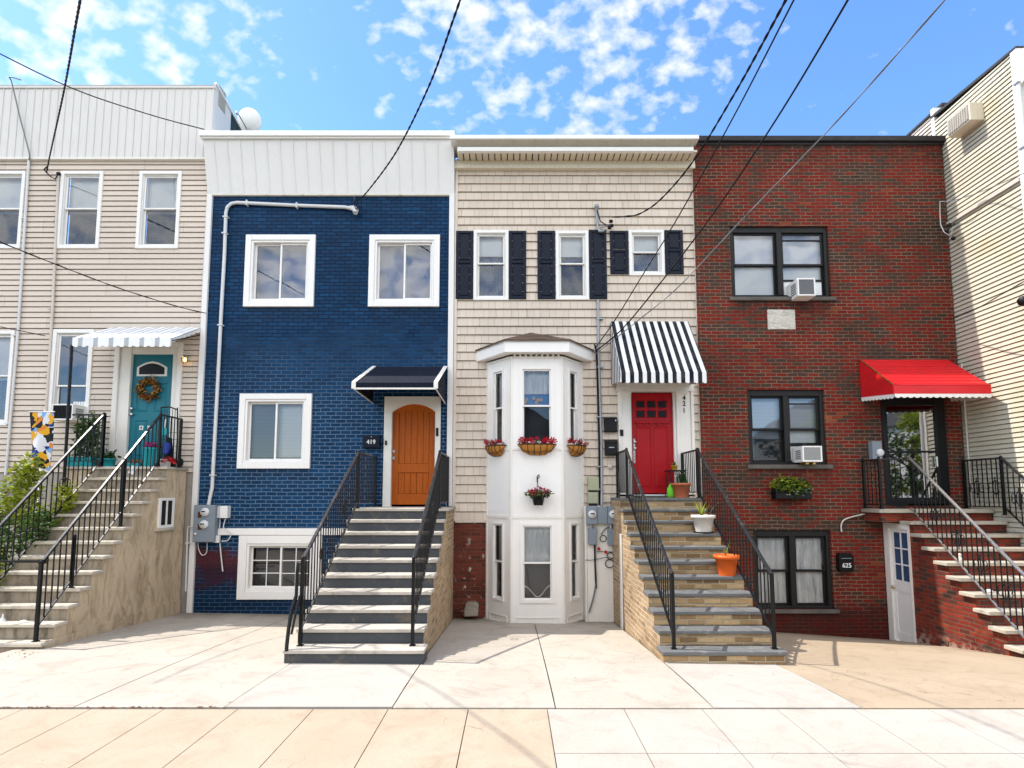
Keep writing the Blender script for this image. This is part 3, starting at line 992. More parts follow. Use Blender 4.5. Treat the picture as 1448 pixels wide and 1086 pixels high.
# metal parapet
zc0, zc1 = W(150, 126, FY)[1], W(150, 116, FY)[1]
zp0 = W(150, 222, FY - .06)[1]
pm = MB()
pm.box(XB0, XB1, FY - .06, FY + .05, zp0, zc0)
n = int((XB1 - XB0) / .163)
for i in range(n + 1):
    xx = XB1 - .01 - i * .163
    pm.box(xx - .007, xx + .007, FY - .074, FY - .061, zp0 + .002, zc0 - .03)
pm.box(XB0, XB1 + .02, FY - .085, FY + .02, zc0 - .035, zc0 + .005)
pm.build('metal_parapet', M['ribbed'], hb)
pm = MB(); pm.cbox(XB0, XB1 + .01, FY - .075, FY, zp0 - .055, zp0 - .003); pm.build('parapet_trim', M['trim'], hb)
pm = MB(); pm.box(XB0, XB1 + .02, FY + .08, FY + .35, zc0 - .3, zc1)
rr = random.Random(3)
for i in range(16): 
    xx = XB0 + (XB1 - XB0) * rr.random(); pm.box(xx, xx + rr.uniform(.1, .5), FY + .06, FY + .1, zc0 - .02, zc0 + rr.uniform(.01, .05))
pm.build('parapet_cap', M['cap'], hb)
# side wall seen above the lower neighbour
zz = [W(289, 120, FY)[1], 0]
s1 = MB(); s1.prism([(FY - .05, 6.5), (11.4, 6.5), (11.4, zz[0] - .16), (FY - .05, zz[0] - .02)], (XB1, 0, 0), (0, 1, 0), (0, 0, 1), (.012, 0, 0))
s1.build('side_return', M['ribbed'], hb)
s1 = MB(); s1.prism([(11.4, 6.0), (20, 6.0), (20, zz[0] - 2.2), (11.4, zz[0] - .15)], (XB1 - .01, 0, 0), (0, 1, 0), (0, 0, 1), (.012, 0, 0))
s1.build('side_wall', M['tarp'], hb)
s1 = MB(); s1.bar((XB1 + .01, FY - .05, zz[0] + .0), (XB1 + .01, 20, zz[0] - 2.1), .05, .05); s1.build('rake_trim', M['trim'], hb)
body(hb, XB0, XB1 - .03, FY + .1, 20, -1.2, 6.4, 'inner_wall', roofz=7.0)

# ================================================================== BLUE HOUSE
XL, XR = W(289.5, 400, FY)[0], W(636, 500, FY)[0]
XL = W(281.5, 570, FY)[0]
hu = thing('blue_house', 'navy blue painted brick row house with plain white parapet and arched wooden door', 'house', (-3.7, FY, -.3))
holes = []
zpar = W(460, 276, FY)[1]
slider_window(hu, holes, RC(347, 333, 445.6, 434.4, FY), FY, back='paleroom')
slider_window(hu, holes, RC(522, 333, 621.8, 434.4, FY), FY, back='paleroom')
slider_window(hu, holes, RC(338.3, 557, 440.5, 662.7, FY), FY, back='interior', shade=('blind', .06), gl='glassdim', gr='glass')
slider_window(hu, holes, RC(337.5, 757, 455, 847.4, FY), FY, cw=.16, grid=(2, 3), back='interior', gl='glass', gr='glass')
dx0, dx1, dz0, dz1 = RC(553.8, 571, 615, 713.6, FY)
ox0, ox1, oz0, oz1 = RC(542.8, 562, 622.7, 716.5, FY)
holes.append((ox0 + .03, ox1 - .03, oz0 - .03, oz1 - .03))
zsp = W(585, 582.5, FY)[1]
N = 14
arc = [(dx0 + (dx1 - dx0) * i / N, zsp + (dz1 - zsp) * math.sqrt(max(0, 1 - (2 * i / N - 1) ** 2)) ** 1.0) for i in range(N + 1)]
arc = [(a, zsp + (dz1 - zsp) * (1 - abs(2 * i / N - 1) ** 2.2)) for i, (a, b) in enumerate(arc)]
s = MB()
s.cbox(ox0, dx0, FY - .04, FY + .12, oz0, zsp)
s.cbox(dx1, ox1, FY - .04, FY + .12, oz0, zsp)
for (a, za), (b, zb) in zip(arc, arc[1:]):
    s.face([(a, FY - .04, za), (b, FY - .04, zb), (b, FY - .04, oz1), (a, FY - .04, oz1)])
    s.face([(a, FY - .04, za), (b, FY - .04, zb), (b, FY + .1, zb), (a, FY + .1, za)])
s.box(ox0, dx0, FY - .04, FY + .12, zsp, oz1)
s.box(dx1, ox1, FY - .04, FY + .12, zsp, oz1)
s.box(ox0, ox1, FY - .042, FY + .12, oz1 - .004, oz1 + .012)
s.build('door_surround', M['trim'], hu)
s = MB(); s.cbox(ox0 - .0, ox1, FY - .12, FY + .1, oz0 - .035, oz0); s.build('door_sill', M['trim'], hu)
# door leaf: stiles, arched top rail, two panels of vertical planks
yd = FY + .055
s = MB()
w = dx1 - dx0
st = w * .145
hz = dz1 - dz0
zr1, zr2, zr3, zr4 = dz0 + hz * .105, dz0 + hz * .315, dz0 + hz * .405, zsp - .06
s.cbox(dx0, dx0 + st, yd, yd + .04, dz0, zsp)
s.cbox(dx1 - st, dx1, yd, yd + .04, dz0, zsp)
s.cbox(dx0 + st, dx1 - st, yd + .001, yd + .04, dz0, zr1)
s.cbox(dx0 + st, dx1 - st, yd + .001, yd + .04, zr2, zr3)
for i, ((a, za), (b, zb)) in enumerate(zip(arc, arc[1:])):
    def low(x):
        t = (x - dx0 - st) / (w - 2 * st)
        if t <= 0 or t >= 1: return zsp
        return zr4 + (dz1 - .13 - zr4) * (1 - abs(2 * t - 1) ** 2.2)
    s.face([(a, yd + .001, low(a)), (b, yd + .001, low(b)), (b, yd + .001, zb), (a, yd + .001, za)])
    s.face([(a, yd + .001, low(a)), (b, yd + .001, low(b)), (b, yd + .03, low(b)), (a, yd + .03, low(a))])
pl = (w - 2 * st) / 5
for i in range(5):
    xa = dx0 + st + i * pl
    for c, d in ((zr1, zr2), (zr3, dz1 - .1)):
        s.cbox(xa + .002, xa + pl - .002, yd + .02, yd + .035, c + .002, d, .007)
s.box(dx0, dx1, yd + .034, yd + .05, dz0, dz1)
dr = s.build('door', M['wooddoor'], hu)
for zz_, rr_, nm in ((638.5, .03, 'deadbolt'), (648, .028, 'door_knob')):
    q = MB(); c = P(556.6, zz_, yd); q.cbox(c[0] - .025, c[0] + .025, yd - .012, yd, c[2] - .04, c[2] + .04); q.lathe([(.0, -.05), (rr_ * .8, -.045), (rr_, -.03), (.012, -.015)], c, 12, 'Y')
    q.build(nm, M['chrome'], dr)
for nm, rr_, m in (('doorbell', (545.3, 623.5, 547.8, 629.5), 'black'), ('door_camera', (617, 605.5, 620.4, 617), 'black')):
    a, b, c, d = RC(*rr_, FY)
    q = MB(); q.cbox(a, b, FY - .065, FY - .038, c, d); q.build(nm, M[m], hu)
wm = MB()
wall(wm, XL, XR, -1.2, zpar, holes, front(FY), reveal=.12)
wm.build('brick_wall', M['blue'], hu)
t = MB()
t.cbox(XL - .02, XL + .085, FY - .055, FY + .02, gback(XL), zpar - .002)
t.build('corner_trim', M['panelwhite'], hu)
t = MB()
t.cbox(XR - .035, XR + .075, FY - .055, FY + .02, W(640, 716, FY)[1], zpar - .002)
t.build('corner_trim', M['panelwhite'], hu)
t = MB(); a, b, c, d = RC(297, 747, 500, 756.5, FY); t.cbox(a, b, FY - .055, FY + .01, c, d); t.build('band_trim', M['vinyl'], hu)
t = MB(); a, b, c, d = RC(284, 700, 637, 700.01, FY)
zt0, zt1 = W(460, 195, 10.5)[1], W(460, 185, 10.45)[1]
t.mi = 0
t.face([(XL - .02, FY - .03, zpar), (XR + .07, FY - .03, zpar), (XR + .07, 10.5, zt0), (XL - .02, 10.5, zt0)])
for xx in (XL - .02, XR + .07):
    t.face([(xx, FY - .03, zpar), (xx, 10.5, zt0), (xx, 10.9, zt0), (xx, 10.9, zpar)])
t.face([(XL - .02, FY - .03, zpar), (XR + .07, FY - .03, zpar), (XR + .07, FY + .1, zpar), (XL - .02, FY + .1, zpar)])
i = 0
xx = XL + .2
while xx < XR:
    t.bar((xx, FY - .036, zpar + .01), (xx, 10.494, zt0 - .02), .014, .012, up=(0, -1, 0))
    xx += .268
t.build('parapet_panel', M['panelwhite'], hu)
t = MB(); t.cbox(XL - .06, XR + .09, 10.43, 10.9, zt0, zt1, .012); t.cbox(XL - .04, XR + .08, 10.46, 10.5, zt0 - .03, zt0 - .001)
t.build('parapet_cap', M['vinyl'], hu)
t = MB(); t.cbox(XL - .02, XR + .07, FY - .05, FY + .01, zpar - .03, zpar + .008); t.build('parapet_trim', M['oldtrim'], hu)
body(hu, XL + .01, XR - .01, FY + .14, 20, -1.2, zt0 - .05, 'inner_wall', roofz=zt0 - .1)
# ================================================================== CREAM HOUSE
CL, CR = XR + .08, W(991, 560, FY)[0]
hc = thing('cream_house', 'cream shingle-sided row house with white bay window, navy shutters and red front door', 'house', (1.2, FY, -.4))
holes = []
zfr0, zbase = W(800, 240, FY)[1], W(665, 737, FY)[1]
for fr, shs in (((669.6, 326, 719.2, 425), ((644.8, 327.6, 669.2, 423.6), (719.6, 327.6, 744, 423.6))),
                ((785.7, 326.9, 832.4, 424.5), ((760, 327.6, 784.8, 423.6), (833, 326, 857.6, 423.6))),
                ((889, 325.7, 939.2, 390), ((862.4, 327.6, 888, 388.4), (939.8, 326.6, 965.4, 388.4)))):
    first = fr[0] < 700
    w_, g_ = dh_window(hc, holes, RC(*fr, FY), FY, cw=.065, sashw=.032, split=.46, shade=.30 if fr[3] > 400 else .42, inner='bluelace', gtop='glass', gbot='glassdim' if fr[0] < 840 and not first else 'glass')
    for sh in shs: shutter(hc, RC(*sh, FY), FY, .54)
# red door
dx0, dx1, dz0, dz1 = RC(893.5, 555.7, 953, 697.5, FY)
ox0, ox1, oz0, oz1 = RC(874, 542.5, 981, 699.5, FY)
holes.append((ox0 + .02, ox1 - .02, oz0 - .03, oz1 - .03))
s = MB()
s.cbox(ox0, dx0 - .02, FY - .05, FY + .1, oz0, dz1 + .02)
s.cbox(dx0 - .02, dx0, FY - .02, FY + .1, oz0, dz1 + .02)
s.cbox(dx1, dx1 + .05, FY - .02, FY + .1, oz0, dz1 + .02)
s.cbox(dx1 + .05, ox1 - .06, FY - .05, FY + .1, oz0, dz1 + .02)
s.cbox(ox1 - .06, ox1, FY - .075, FY + .1, oz0, dz1 + .02)
s.cbox(ox0 - .02, ox1 + .01, FY - .085, FY + .1, dz1 + .02, oz1 + .02)
s.cbox(dx1 + .03, dx1 + .27, FY - .095, FY - .04, dz1 - .03, dz1 + .03)
s.cbox(ox0 + .04, dx0 - .01, FY - .095, FY - .04, dz1 - .03, dz1 + .03)
s.cbox(ox0 + .06, ox0 + .09, FY - .06, FY - .04, oz0 + .2, dz1 - .1)
s.build('door_surround', M['trim'], hc)
s = MB(); s.cbox(dx0, dx1, FY - .1, FY + .1, oz0 - .03, oz0 + .005); s.build('door_sill', M['conduit'], hc)
yd = FY + .04
h = dz1 - dz0
g0, g1 = dz0 + h * .745, dz0 + h * .94
pn = [(.12, .47, .05, .66), (.53, .88, .05, .66)]
pn += [(.12 + .26 * i, .12 + .26 * i + .225, .75 + .098 * j, .75 + .098 * j + .082) for i in range(3) for j in range(2)]
pd = panel_door(hc, (dx0, dx1, dz0, dz1), yd, M['reddoor'], pn)
w = dx1 - dx0
q = MB()
for (a, b, c, d) in pn[2:]:
    q.box(dx0 + w * a + .02, dx0 + w * b - .02, yd + .001, yd + .0035, dz0 + h * c + .02, dz0 + h * d - .02)
q.build('door_glass', M['blackframe'], pd)
q = MB(); q.cbox(dx0 + w * .1, dx1 - w * .1, yd - .035, yd, dz0 + h * .695, dz0 + h * .715)
for i in range(5): q.cbox(dx0 + w * (.14 + .155 * i), dx0 + w * (.14 + .155 * i) + .06, yd - .028, yd, dz0 + h * .675, dz0 + h * .695)
q.build('door_shelf', M['reddoor'], pd)
for zz_, nm in ((625, 'deadbolt'), (634, 'door_knob')):
    q = MB(); c = P(897.5, zz_, yd); q.lathe([(.0, -.055), (.026, -.05), (.03, -.035), (.012, -.02), (.03, -.006), (.03, 0)], c, 12, 'Y'); q.build(nm, M['chrome'], pd)
q = MB(); q.cbox(dx0 + .03, dx0 + .075, yd - .012, yd, W(897, 655, yd)[1], W(897, 620, yd)[1])
q.build('lock_plate', M['chrome'], pd)
for ch, py in (('4', 563), ('2', 571), ('1', 580.5)):
    c = P(967.3, py, FY - .05)
    text('house_number', ch, .135, (c[0], FY - .053, c[2]), M['black'], hc)
q = MB(); a, b, c, d = RC(876, 608, 880.5, 617, FY); q.cbox(a, b, FY - .075, FY - .05, c, d); q.build('doorbell', M['black'], hc)
SHK0 = zbase
M['shake'] = shake_mat('cream_shake', (.625, .53, .432))
wm = MB(); wall(wm, CL, CR, zbase, zfr0, holes, front(FY), SHK, zbase, .026, .014, .1, .03)
wm.build('shingle_wall', M['shake'], hc)
wm = MB(); wall(wm, CL, CR, -1.3, zbase, [], front(FY + .01)); wm.build('brick_base', M['redold'], hc)
t = MB(); t.cbox(CL - .0, CL + .06, FY - .035, FY + .0, zbase, zfr0); t.build('corner_trim', M['beige'], hc)
t = MB(); t.cbox(CR - .05, CR + .0, FY - .035, FY, zbase, zfr0); t.build('corner_trim', M['beige'], hc)
t = MB(); t.cbox(CL + .06, W(687, 737, FY)[0], FY - .03, FY, zbase - .03, zbase + .012); t.build('base_trim', M['beige'], hc)
# cornice
def zc(py, Y): return W(800, py, Y)[1]
A, B = CL - .05, CR - .06
t = MB(); t.cbox(A, B, 10.28, 10.9, zc(196, 10.28), zc(190.5, 10.28)); t.build('roof_edge', M['vinyl'], hc)
t = MB(); t.cbox(A + .13, B - .08, 10.38, 10.46, zc(213.5, 10.38), zc(207.5, 10.38)); t.build('gutter', M['vinyl'], hc)
t = MB(); t.face([(A + .12, 10.3, zc(196, 10.3)), (B - .02, 10.3, zc(196, 10.3)), (B - .06, 10.44, zc(208, 10.44)), (A + .12, 10.44, zc(208, 10.44))])
for sx in (A + .12, B - .04):
    t.face([(sx, 10.3, zc(196, 10.3)), (sx, 10.44, zc(208, 10.44)), (sx, 10.85, zc(228, 10.7)), (sx, 10.85, zc(196, 10.3))])
xx = A + .4
while xx < B: t.bar((xx, 10.296, zc(197, 10.3)), (xx, 10.436, zc(207, 10.44)), .008, .006, up=(0, -1, 0)); xx += .43
t.build('cornice_panel', M['panelcream'], hc)
t = MB()
z0_, z1_ = zc(213.5, 10.42), zc(228, 10.7)
xx = A + .12
while xx < B - .05:
    t.box(xx, xx + .105, 10.42, 10.72, z0_ - .02, z0_ + .02); xx += .128
t.build('soffit', M['cornice'], hc)
t = MB(); t.box(A + .12, B - .05, 10.43, 10.75, z0_ + .022, z0_ + .04); t.build('soffit_backing', M['gap'], hc)
t = MB(); t.cbox(A + .02, B + .05, 10.70, FY + .02, zfr0 - .0, z0_ - .013, .01); t.cbox(A + .02, B + .05, 10.68, FY + .02, zfr0 - .035, zfr0 + .055, .01)
t.build('frieze', M['cornice'], hc)
body(hc, CL + .01, CR - .01, FY + .12, 20, -1.3, zc(196, 10.28), 'inner_wall', roofz=zc(193, 10.28) - .05)

# ------------------------------------------------------------------ bay (parts of the cream house)
BY = 10.25
bx0, bx1 = W(722, 700, BY)[0], W(797, 700, BY)[0]
wx0, wx1 = W(688, 700, FY)[0], W(825.5, 700, FY)[0]
zb0, zb1 = gback(.5) - .06, W(760, 505, 10.3)[1]
def facet(a, b):
    a, b = Vector((*a, 0)), Vector((*b, 0))
    d = (b - a).normalized()
    nrm = Vector((d.y, -d.x, 0))
    if nrm.y > 0: nrm = -nrm
    return (b - a).length, (lambda u, z, o: tuple(a + d * u + nrm * o + Vector((0, 0, z))))
def fquadbox(mb, mp, u0, u1, z0, z1, d0, d1):
    v = [mp(u, z, d) for u in (u0, u1) for d in (d0, d1) for z in (z0, z1)]
    mb.mesh(v, [(0, 1, 3, 2), (4, 6, 7, 5), (0, 4, 5, 1), (2, 3, 7, 6), (0, 2, 6, 4), (1, 5, 7, 3)])
bayw, bayt = MB(), MB()
fac = [((wx0, FY), (bx0, BY)), ((bx0, BY), (bx1, BY)), ((bx1, BY), (wx1, FY))]
zu0, zu1 = W(757, 629, BY)[1], W(757, 518.5, BY)[1]
zl0, zl1 = W(757, 852.7, BY)[1], W(757, 739.5, BY)[1]
zm0, zm1 = W(757, 731, BY)[1], W(757, 636, BY)[1]
for fi, (a, b) in enumerate(fac):
    L, mp = facet(a, b)
    if fi == 1: ua, ub = W(735.3, 600, BY)[0] - bx0, W(783, 600, BY)[0] - bx0
    else: ua, ub = L * .27, L * .73
    hs = [(ua, ub, zu0, zu1), (ua, ub, zl0, zl1)]
    wall(bayw, 0, L, zb0, zb1, hs, mp, reveal=.02)
    # vertical and horizontal trim boards
    for u0, u1 in ((0, .035), (L - .035, L)): fquadbox(bayt, mp, u0, u1, zb0, zb1, 0, .014)
    for z0, z1 in ((zm0 - .03, zm0 + .02), (zm1 - .005, zm1 + .03), (zu1 + .16, zu1 + .20), (zb0, zb0 + .05)): fquadbox(bayt, mp, .036, L - .036, z0, z1, 0, .016)
    # framed panels under and over the windows
    for z0, z1 in ((zb0 + .08, zb0 + .22), (zu1 + .24, zu1 + .38)):
        for q in ((.1, L - .1, z0, z0 + .02), (.1, L - .1, z1 - .02, z1), (.1, .12, z0 + .02, z1 - .02), (L - .12, L - .1, z0 + .02, z1 - .02)): fquadbox(bayt, mp, *q, 0, .014)
    for z0, z1, low in ((zu0, zu1, 0), (zl0, zl1, 1)):
        wn = MB()
        cw = .05 if fi == 1 else .035
        for q in ((ua, ua + cw, z0, z1), (ub - cw, ub, z0, z1), (ua + cw, ub - cw, z1 - cw, z1), (ua + cw, ub - cw, z0, z0 + cw)): fquadbox(wn, mp, *q, -.05, .022)
        wo = wn.build('window', M['vinyl'], hc)
        a_, b_ = ua + cw, ub - cw
        zm = z0 + (z1 - z0) * .5
        for k, (c, d, off) in enumerate(((zm - .02, z1 - cw, -.012), (z0 + cw, zm + .02, -.045))):
            sb = MB(); t_ = .03
            for q in ((a_, a_ + t_, c, d), (b_ - t_, b_, c, d), (a_ + t_, b_ - t_, c, c + t_), (a_ + t_, b_ - t_, d - t_, d)): fquadbox(sb, mp, *q, off - .03, off)
            sb.build('sash', M['vinyl'], wo)
            gb = MB(); gb.face([mp(a_ + .02, c + .02, off - .015), mp(b_ - .02, c + .02, off - .015), mp(b_ - .02, d - .02, off - .015), mp(a_ + .02, d - .02, off - .015)])
            gb.build('pane', M['glass'], wo)
        cb = MB()
        top, bot = z1 - cw, (zm + (z1 - zm) * (.32 if not low else .0) if fi == 1 else zm)
        n_ = 10
        for i in range(n_):
            p0, p1 = a_ + (b_ - a_) * i / n_, a_ + (b_ - a_) * (i + 1) / n_
            cb.face([mp(p0, bot, -.13 + .012 * math.sin(i * 2.1)), mp(p1, bot, -.13 + .012 * math.sin((i + 1) * 2.1)), mp(p1, top, -.13 + .012 * math.sin((i + 1) * 2.1)), mp(p0, top, -.13 + .012 * math.sin(i * 2.1))])
        cb.build('curtain', M['curtain' if fi == 1 else 'blind'], wo)
        if fi == 1:
            kb = MB(); kb.face([mp(a_ - .05, z0, -.3), mp(b_ + .05, z0, -.3), mp(b_ + .05, zm, -.3), mp(a_ - .05, zm, -.3)]); kb.build('room_backing', M['interior'], wo)
            if not low:
                kb = MB(); kb.face([mp(a_ - .05, zm, -.16), mp(b_ + .05, zm, -.16), mp(b_ + .05, z1, -.16), mp(a_ - .05, z1, -.16)]); kb.build('blue_film', M['bluepanel'], wo)
                for du, dz in ((.05, .05), (.08, .11), (.22, .13), (.27, .05), (.30, .10), (.36, .10)):
                    kb = MB()
                    pts = [mp(a_ + du + .032 * math.cos(t), zm + .03 + dz + .036 * math.sin(t), -.125) for t in [i * math.pi / 6 for i in range(12)]]
                    kb.face(pts); kb.build('paper_disc', M['peach'] if 'peach' in M else M['coco'], wo)
            else:
                kb = MB(); kb.tube([mp(a_ + (b_ - a_) * t, z0 + .14 + .16 * (2 * t - 1) ** 2 + .05 * math.sin(9 * t), -.11) for t in [i / 14 for i in range(15)]], .012, 6); kb.build('white_swag', M['whiteplastic'], wo)
bayw.build('bay_wall', M['vinyl'], hc)
bayt.build('bay_trim', M['trim'], hc)
# bay roof
def off_poly(o, z): # the bay outline pushed out by o
    return [(wx0 - o * 1.1, FY, z), (bx0 - o * .55, BY - o, z), (bx1 + o * .55, BY - o, z), (wx1 + o * 1.1, FY, z)]
zr0, zr1 = W(756, 497, 10.02)[1], W(756, 480, 10.02)[1]
fo = off_poly(.2, zr0); fi_ = off_poly(.0, zr0)
t = MB()
for p, q in zip(fo, fo[1:]):
    t.face([p, q, (q[0], q[1], zr1), (p[0], p[1], zr1)])
for i in range(3): t.face([fo[i], fo[i + 1], fi_[i + 1], fi_[i]])
t.build('bay_fascia', M['vinyl'], hc)
t = MB()
ro = off_poly(.235, zr1 + .005); ro2 = off_poly(.235, zr1 - .025)
pk = ((wx0 + wx1) / 2 - .08, FY - .02, zr1 + .36); pk2 = pk
pkA = (pk[0], FY - .03, pk[2])
for i in range(3):
    t.face([ro[i], ro[i + 1], pkA])
    t.face([ro2[i], ro2[i + 1], ro[i + 1], ro[i]])
t.build('bay_roof', M['shingle'], hc)
for i in range(9):
    c = bx0 + .08 + (bx1 - bx0 - .16) * i / 8; t = MB(); t.cbox(c - .02, c + .02, BY - .06, BY, zr0 - .05, zr0 - .002); t.build('dentil', M['oldtrim'], hc)
# white access door beside the bay, with frame
ax0, ax1 = W(829, 800, 10.55)[0], W(879, 800, 10.55)[0]
az0, az1 = gback(1.7) - .03, W(850, 741, 10.55)[1]
t = MB(); t.cbox(ax0 + .02, ax1 - .05, 10.57, 10.62, az0 + .04, az1 + .3, .01); t.build('access_door', M['trim'], hc)
t = MB(); t.cbox(ax0 - .02, ax0 + .018, 10.55, FY, az0, az1 + .34); t.build('access_door_frame', M['trim'], hc)
t = MB(); t.cbox(ax1 - .048, ax1 + .05, 10.55, FY, az0, az1 + .34); t.build('access_door_frame', M['trim'], hc)
t = MB(); t.cbox(ax0 + .02, ax1 - .05, 10.6, FY, az1 + .3, az1 + .34); t.build('access_door_frame', M['trim'], hc)

# ================================================================== BRICK HOUSE
BYY = 10.72
KL, KR = W(989, 520, BYY)[0] + .0, W(1350, 458, BYY)[0]
hk = thing('brick_house', 'red and brown brick row house with black window frames and dark flat coping', 'house', (6.2, BYY, -.8))
holes = []
def twin(r, sill, lows, tops, sh):
    x0, x1, z0, z1 = RC(*r, BYY)
    holes.append((x0, x1, z0, z1))
    dep = .07
    fb = MB(); fb.ring(x0 + .001, x1 - .001, z0 + .001, z1 - .001, .075, BYY + dep - .03, BYY + .16, wt=.12, wb=.05)
    xm = (x0 + x1) / 2 + .01
    fb.cbox(xm - .055, xm + .055, BYY + dep - .045, BYY + .16, z0 + .051, z1 - .121)
    wd = fb.build('window', M['browndark'], hk)
    a, b = RC(*sill, BYY)[2:]
    q = MB(); q.cbox(x0 - .06, x1 + .08, BYY - .05, BYY + .1, a, b - .002); q.build('sill', M['stonesill'], wd)
    out = []
    for i, (p, s_) in enumerate(((x0 + .075, xm - .055), (xm + .055, x1 - .075))):
        c, d = z0 + .05, z1 - .12
        zm = c + (d - c) * .5
        for k, (e, f, yy) in enumerate(((zm - .025, d, BYY + dep + .01), (c, zm + .02, BYY + dep + .045))):
            if k == 1 and lows[i] == 'ac': e = c + .0
            s = MB(); s.ring(p, s_, e, f, .045, yy, yy + .03); s.build('sash', M['blackframe'], wd)
            gg = MB(); gg.face([(p + .03, yy + .014, e + .02), (s_ - .03, yy + .014, e + .02), (s_ - .03, yy + .014, f - .02), (p + .03, yy + .014, f - .02)])
            gg.build('pane', M[(tops if k == 0 else lows)[i] if (tops if k == 0 else lows)[i] != 'ac' else 'glass'], wd)
        if lows[i] == 'ac':
            s = MB(); s.box(p + .03, s_ - .03, BYY + dep + .03, BYY + dep + .045, c + .32, c + .36); s.build('sash_rail', M['blackframe'], wd); s = MB(); s.box(p + .03, s_ - .03, BYY + dep + .0, BYY + dep + .02, d - .17, d - .14); s.build('sash_rail', M['blackframe'], wd)
        kind, zb_ = sh[i]
        if kind:
            q = MB()
            n_ = 14
            zz = c + (d - c) * zb_
            am = .03 if kind == 'curtain' else 0
            for j in range(n_):
                u0_, u1_ = p + (s_ - p) * j / n_, p + (s_ - p) * (j + 1) / n_
                q.face([(u0_, BYY + .19 + am * math.sin(j * 2.3), zz), (u1_, BYY + .19 + am * math.sin((j + 1) * 2.3), zz), (u1_, BYY + .19 + am * math.sin((j + 1) * 2.3), d), (u0_, BYY + .19 + am * math.sin(j * 2.3), d)])
            q.build(kind if kind != 'shade' else 'roller_shade', M[kind], wd)
        out.append((p, s_, c, d, zm))
    q = MB(); q.face([(x0, BYY + .5, z0), (x1, BYY + .5, z0), (x1, BYY + .5, z1), (x0, BYY + .5, z1)]); q.build('room_backing', M['roomblue'], wd)
    return wd, out
M['stonesill'] = concrete('dark_stone_sill', (.17, .15, .13), (.08, .07, .06), (.22, .2, .17))
w1, o1 = twin((1033.5, 319.6, 1173, 420.5), (1035, 420.5, 1178, 425.6), ('glass', 'ac'), ('glassblue', 'glassblue'), (('shade', .0), ('shade', .22)))
w2, o2 = twin((1058.5, 551, 1167.5, 657), (1062, 657, 1173, 663), ('glassdim', 'ac'), ('glassblue', 'glassblue'), (('blind', .36), ('blind', .3)))
w3, o3 = twin((1067, 749.6, 1177, 861.5), (1067, 861.5, 1180, 867), ('glass', 'glass'), ('glass', 'glass'), (('curtain', 0), ('curtain', 0)))
# storm door
sx0, sx1, sz0, sz1 = RC(1249, 562, 1338.5, 713, BYY)
holes.append((sx0 + .02, sx1 - .02, sz0 - .03, sz1 - .02))
q = MB()
q.cbox(sx0, sx0 + .08, BYY - .03, BYY + .12, sz0, sz1); q.cbox(sx1 - .2, sx1, BYY - .03, BYY + .12, sz0, sz1); q.cbox(sx0 + .08, sx1 - .2, BYY - .029, BYY + .12, sz1 - .12, sz1)
q.cbox(sx0 + .08, sx1 - .2, BYY - .06, BYY + .12, sz0, sz0 + .03)
q.build('door_surround', M['blackframe'], hk)
q = MB(); q.ring(sx0 + .08, sx1 - .2, sz0 + .03, sz1 - .12, .05, BYY + .02, BYY + .06, wb=.1)
zmid = W(1290, 639, BYY)[1]; q.cbox(sx0 + .13, sx1 - .25, BYY + .02, BYY + .06, zmid - .02, zmid + .02)
hxy = (sx0 + .08, BYY + .05); ca_, sa_ = math.cos(R(-6)), math.sin(R(-6))
def ajar(mb):
    mb.v = [(hxy[0] + (x - hxy[0]) * ca_ - (y - hxy[1]) * sa_, hxy[1] + (x - hxy[0]) * sa_ + (y - hxy[1]) * ca_, z) for x, y, z in mb.v]
ajar(q)
sd = q.build('storm_door', M['blackframe'], hk)
q = MB(); q.face([(sx0 + .1, BYY + .045, sz0 + .1), (sx1 - .22, BYY + .045, sz0 + .1), (sx1 - .22, BYY + .045, sz1 - .14), (sx0 + .1, BYY + .045, sz1 - .14)]); ajar(q); q.build('pane', M['doorglass'], sd)
q = MB(); c = (sx1 - .28, BYY - .02, zmid - .2); q.cbox(c[0] - .012, c[0] + .012, BYY - .04, BYY + .02, c[2] - .1, c[2] + .1); ajar(q); q.build('handle', M['chrome'], sd)
q = MB(); q.box(sx0 + .08, sx1 - .2, BYY + .2, BYY + .22, sz0, sz1); q.build('inner_door', M['interior'], hk)
zct = W(1150, 203, BYY)[1]
wm = MB(); wall(wm, KL, KR, -1.4, zct, holes, front(BYY), reveal=.16)
for X_ in (KL, KR): wm.face([(X_, BYY, -1.4), (X_, 20, -1.4), (X_, 20, zct), (X_, BYY, zct)])
wm.build('brick_wall', M['red'], hk)
t = MB(); z1_ = W(1150, 191, BYY - .08)[1]; t.cbox(KL - .06, KR + .06, BYY - .08, BYY + .4, zct + .01, z1_, .015); t.box(KL - .06, KR + .06, BYY + .4, 20, z1_ - .25, z1_ - .02)
t.box(KL - .02, KR + .02, BYY - .03, BYY + .3, zct - .04, zct + .01)
t.build('coping', M['tarcap'] if 'tarcap' in M else M['blackframe'], hk)
a, b, c, d = RC(1085, 438, 1124, 466, BYY)
t = MB(); t.cbox(a, b, BYY - .02, BYY + .01, c, d); t.build('wall_panel', M['stonepatch'], hk)
body(hk, KL + .03, KR - .03, BYY + .2, 20, -1.4, zct, 'inner_wall', roofz=zct - .05)

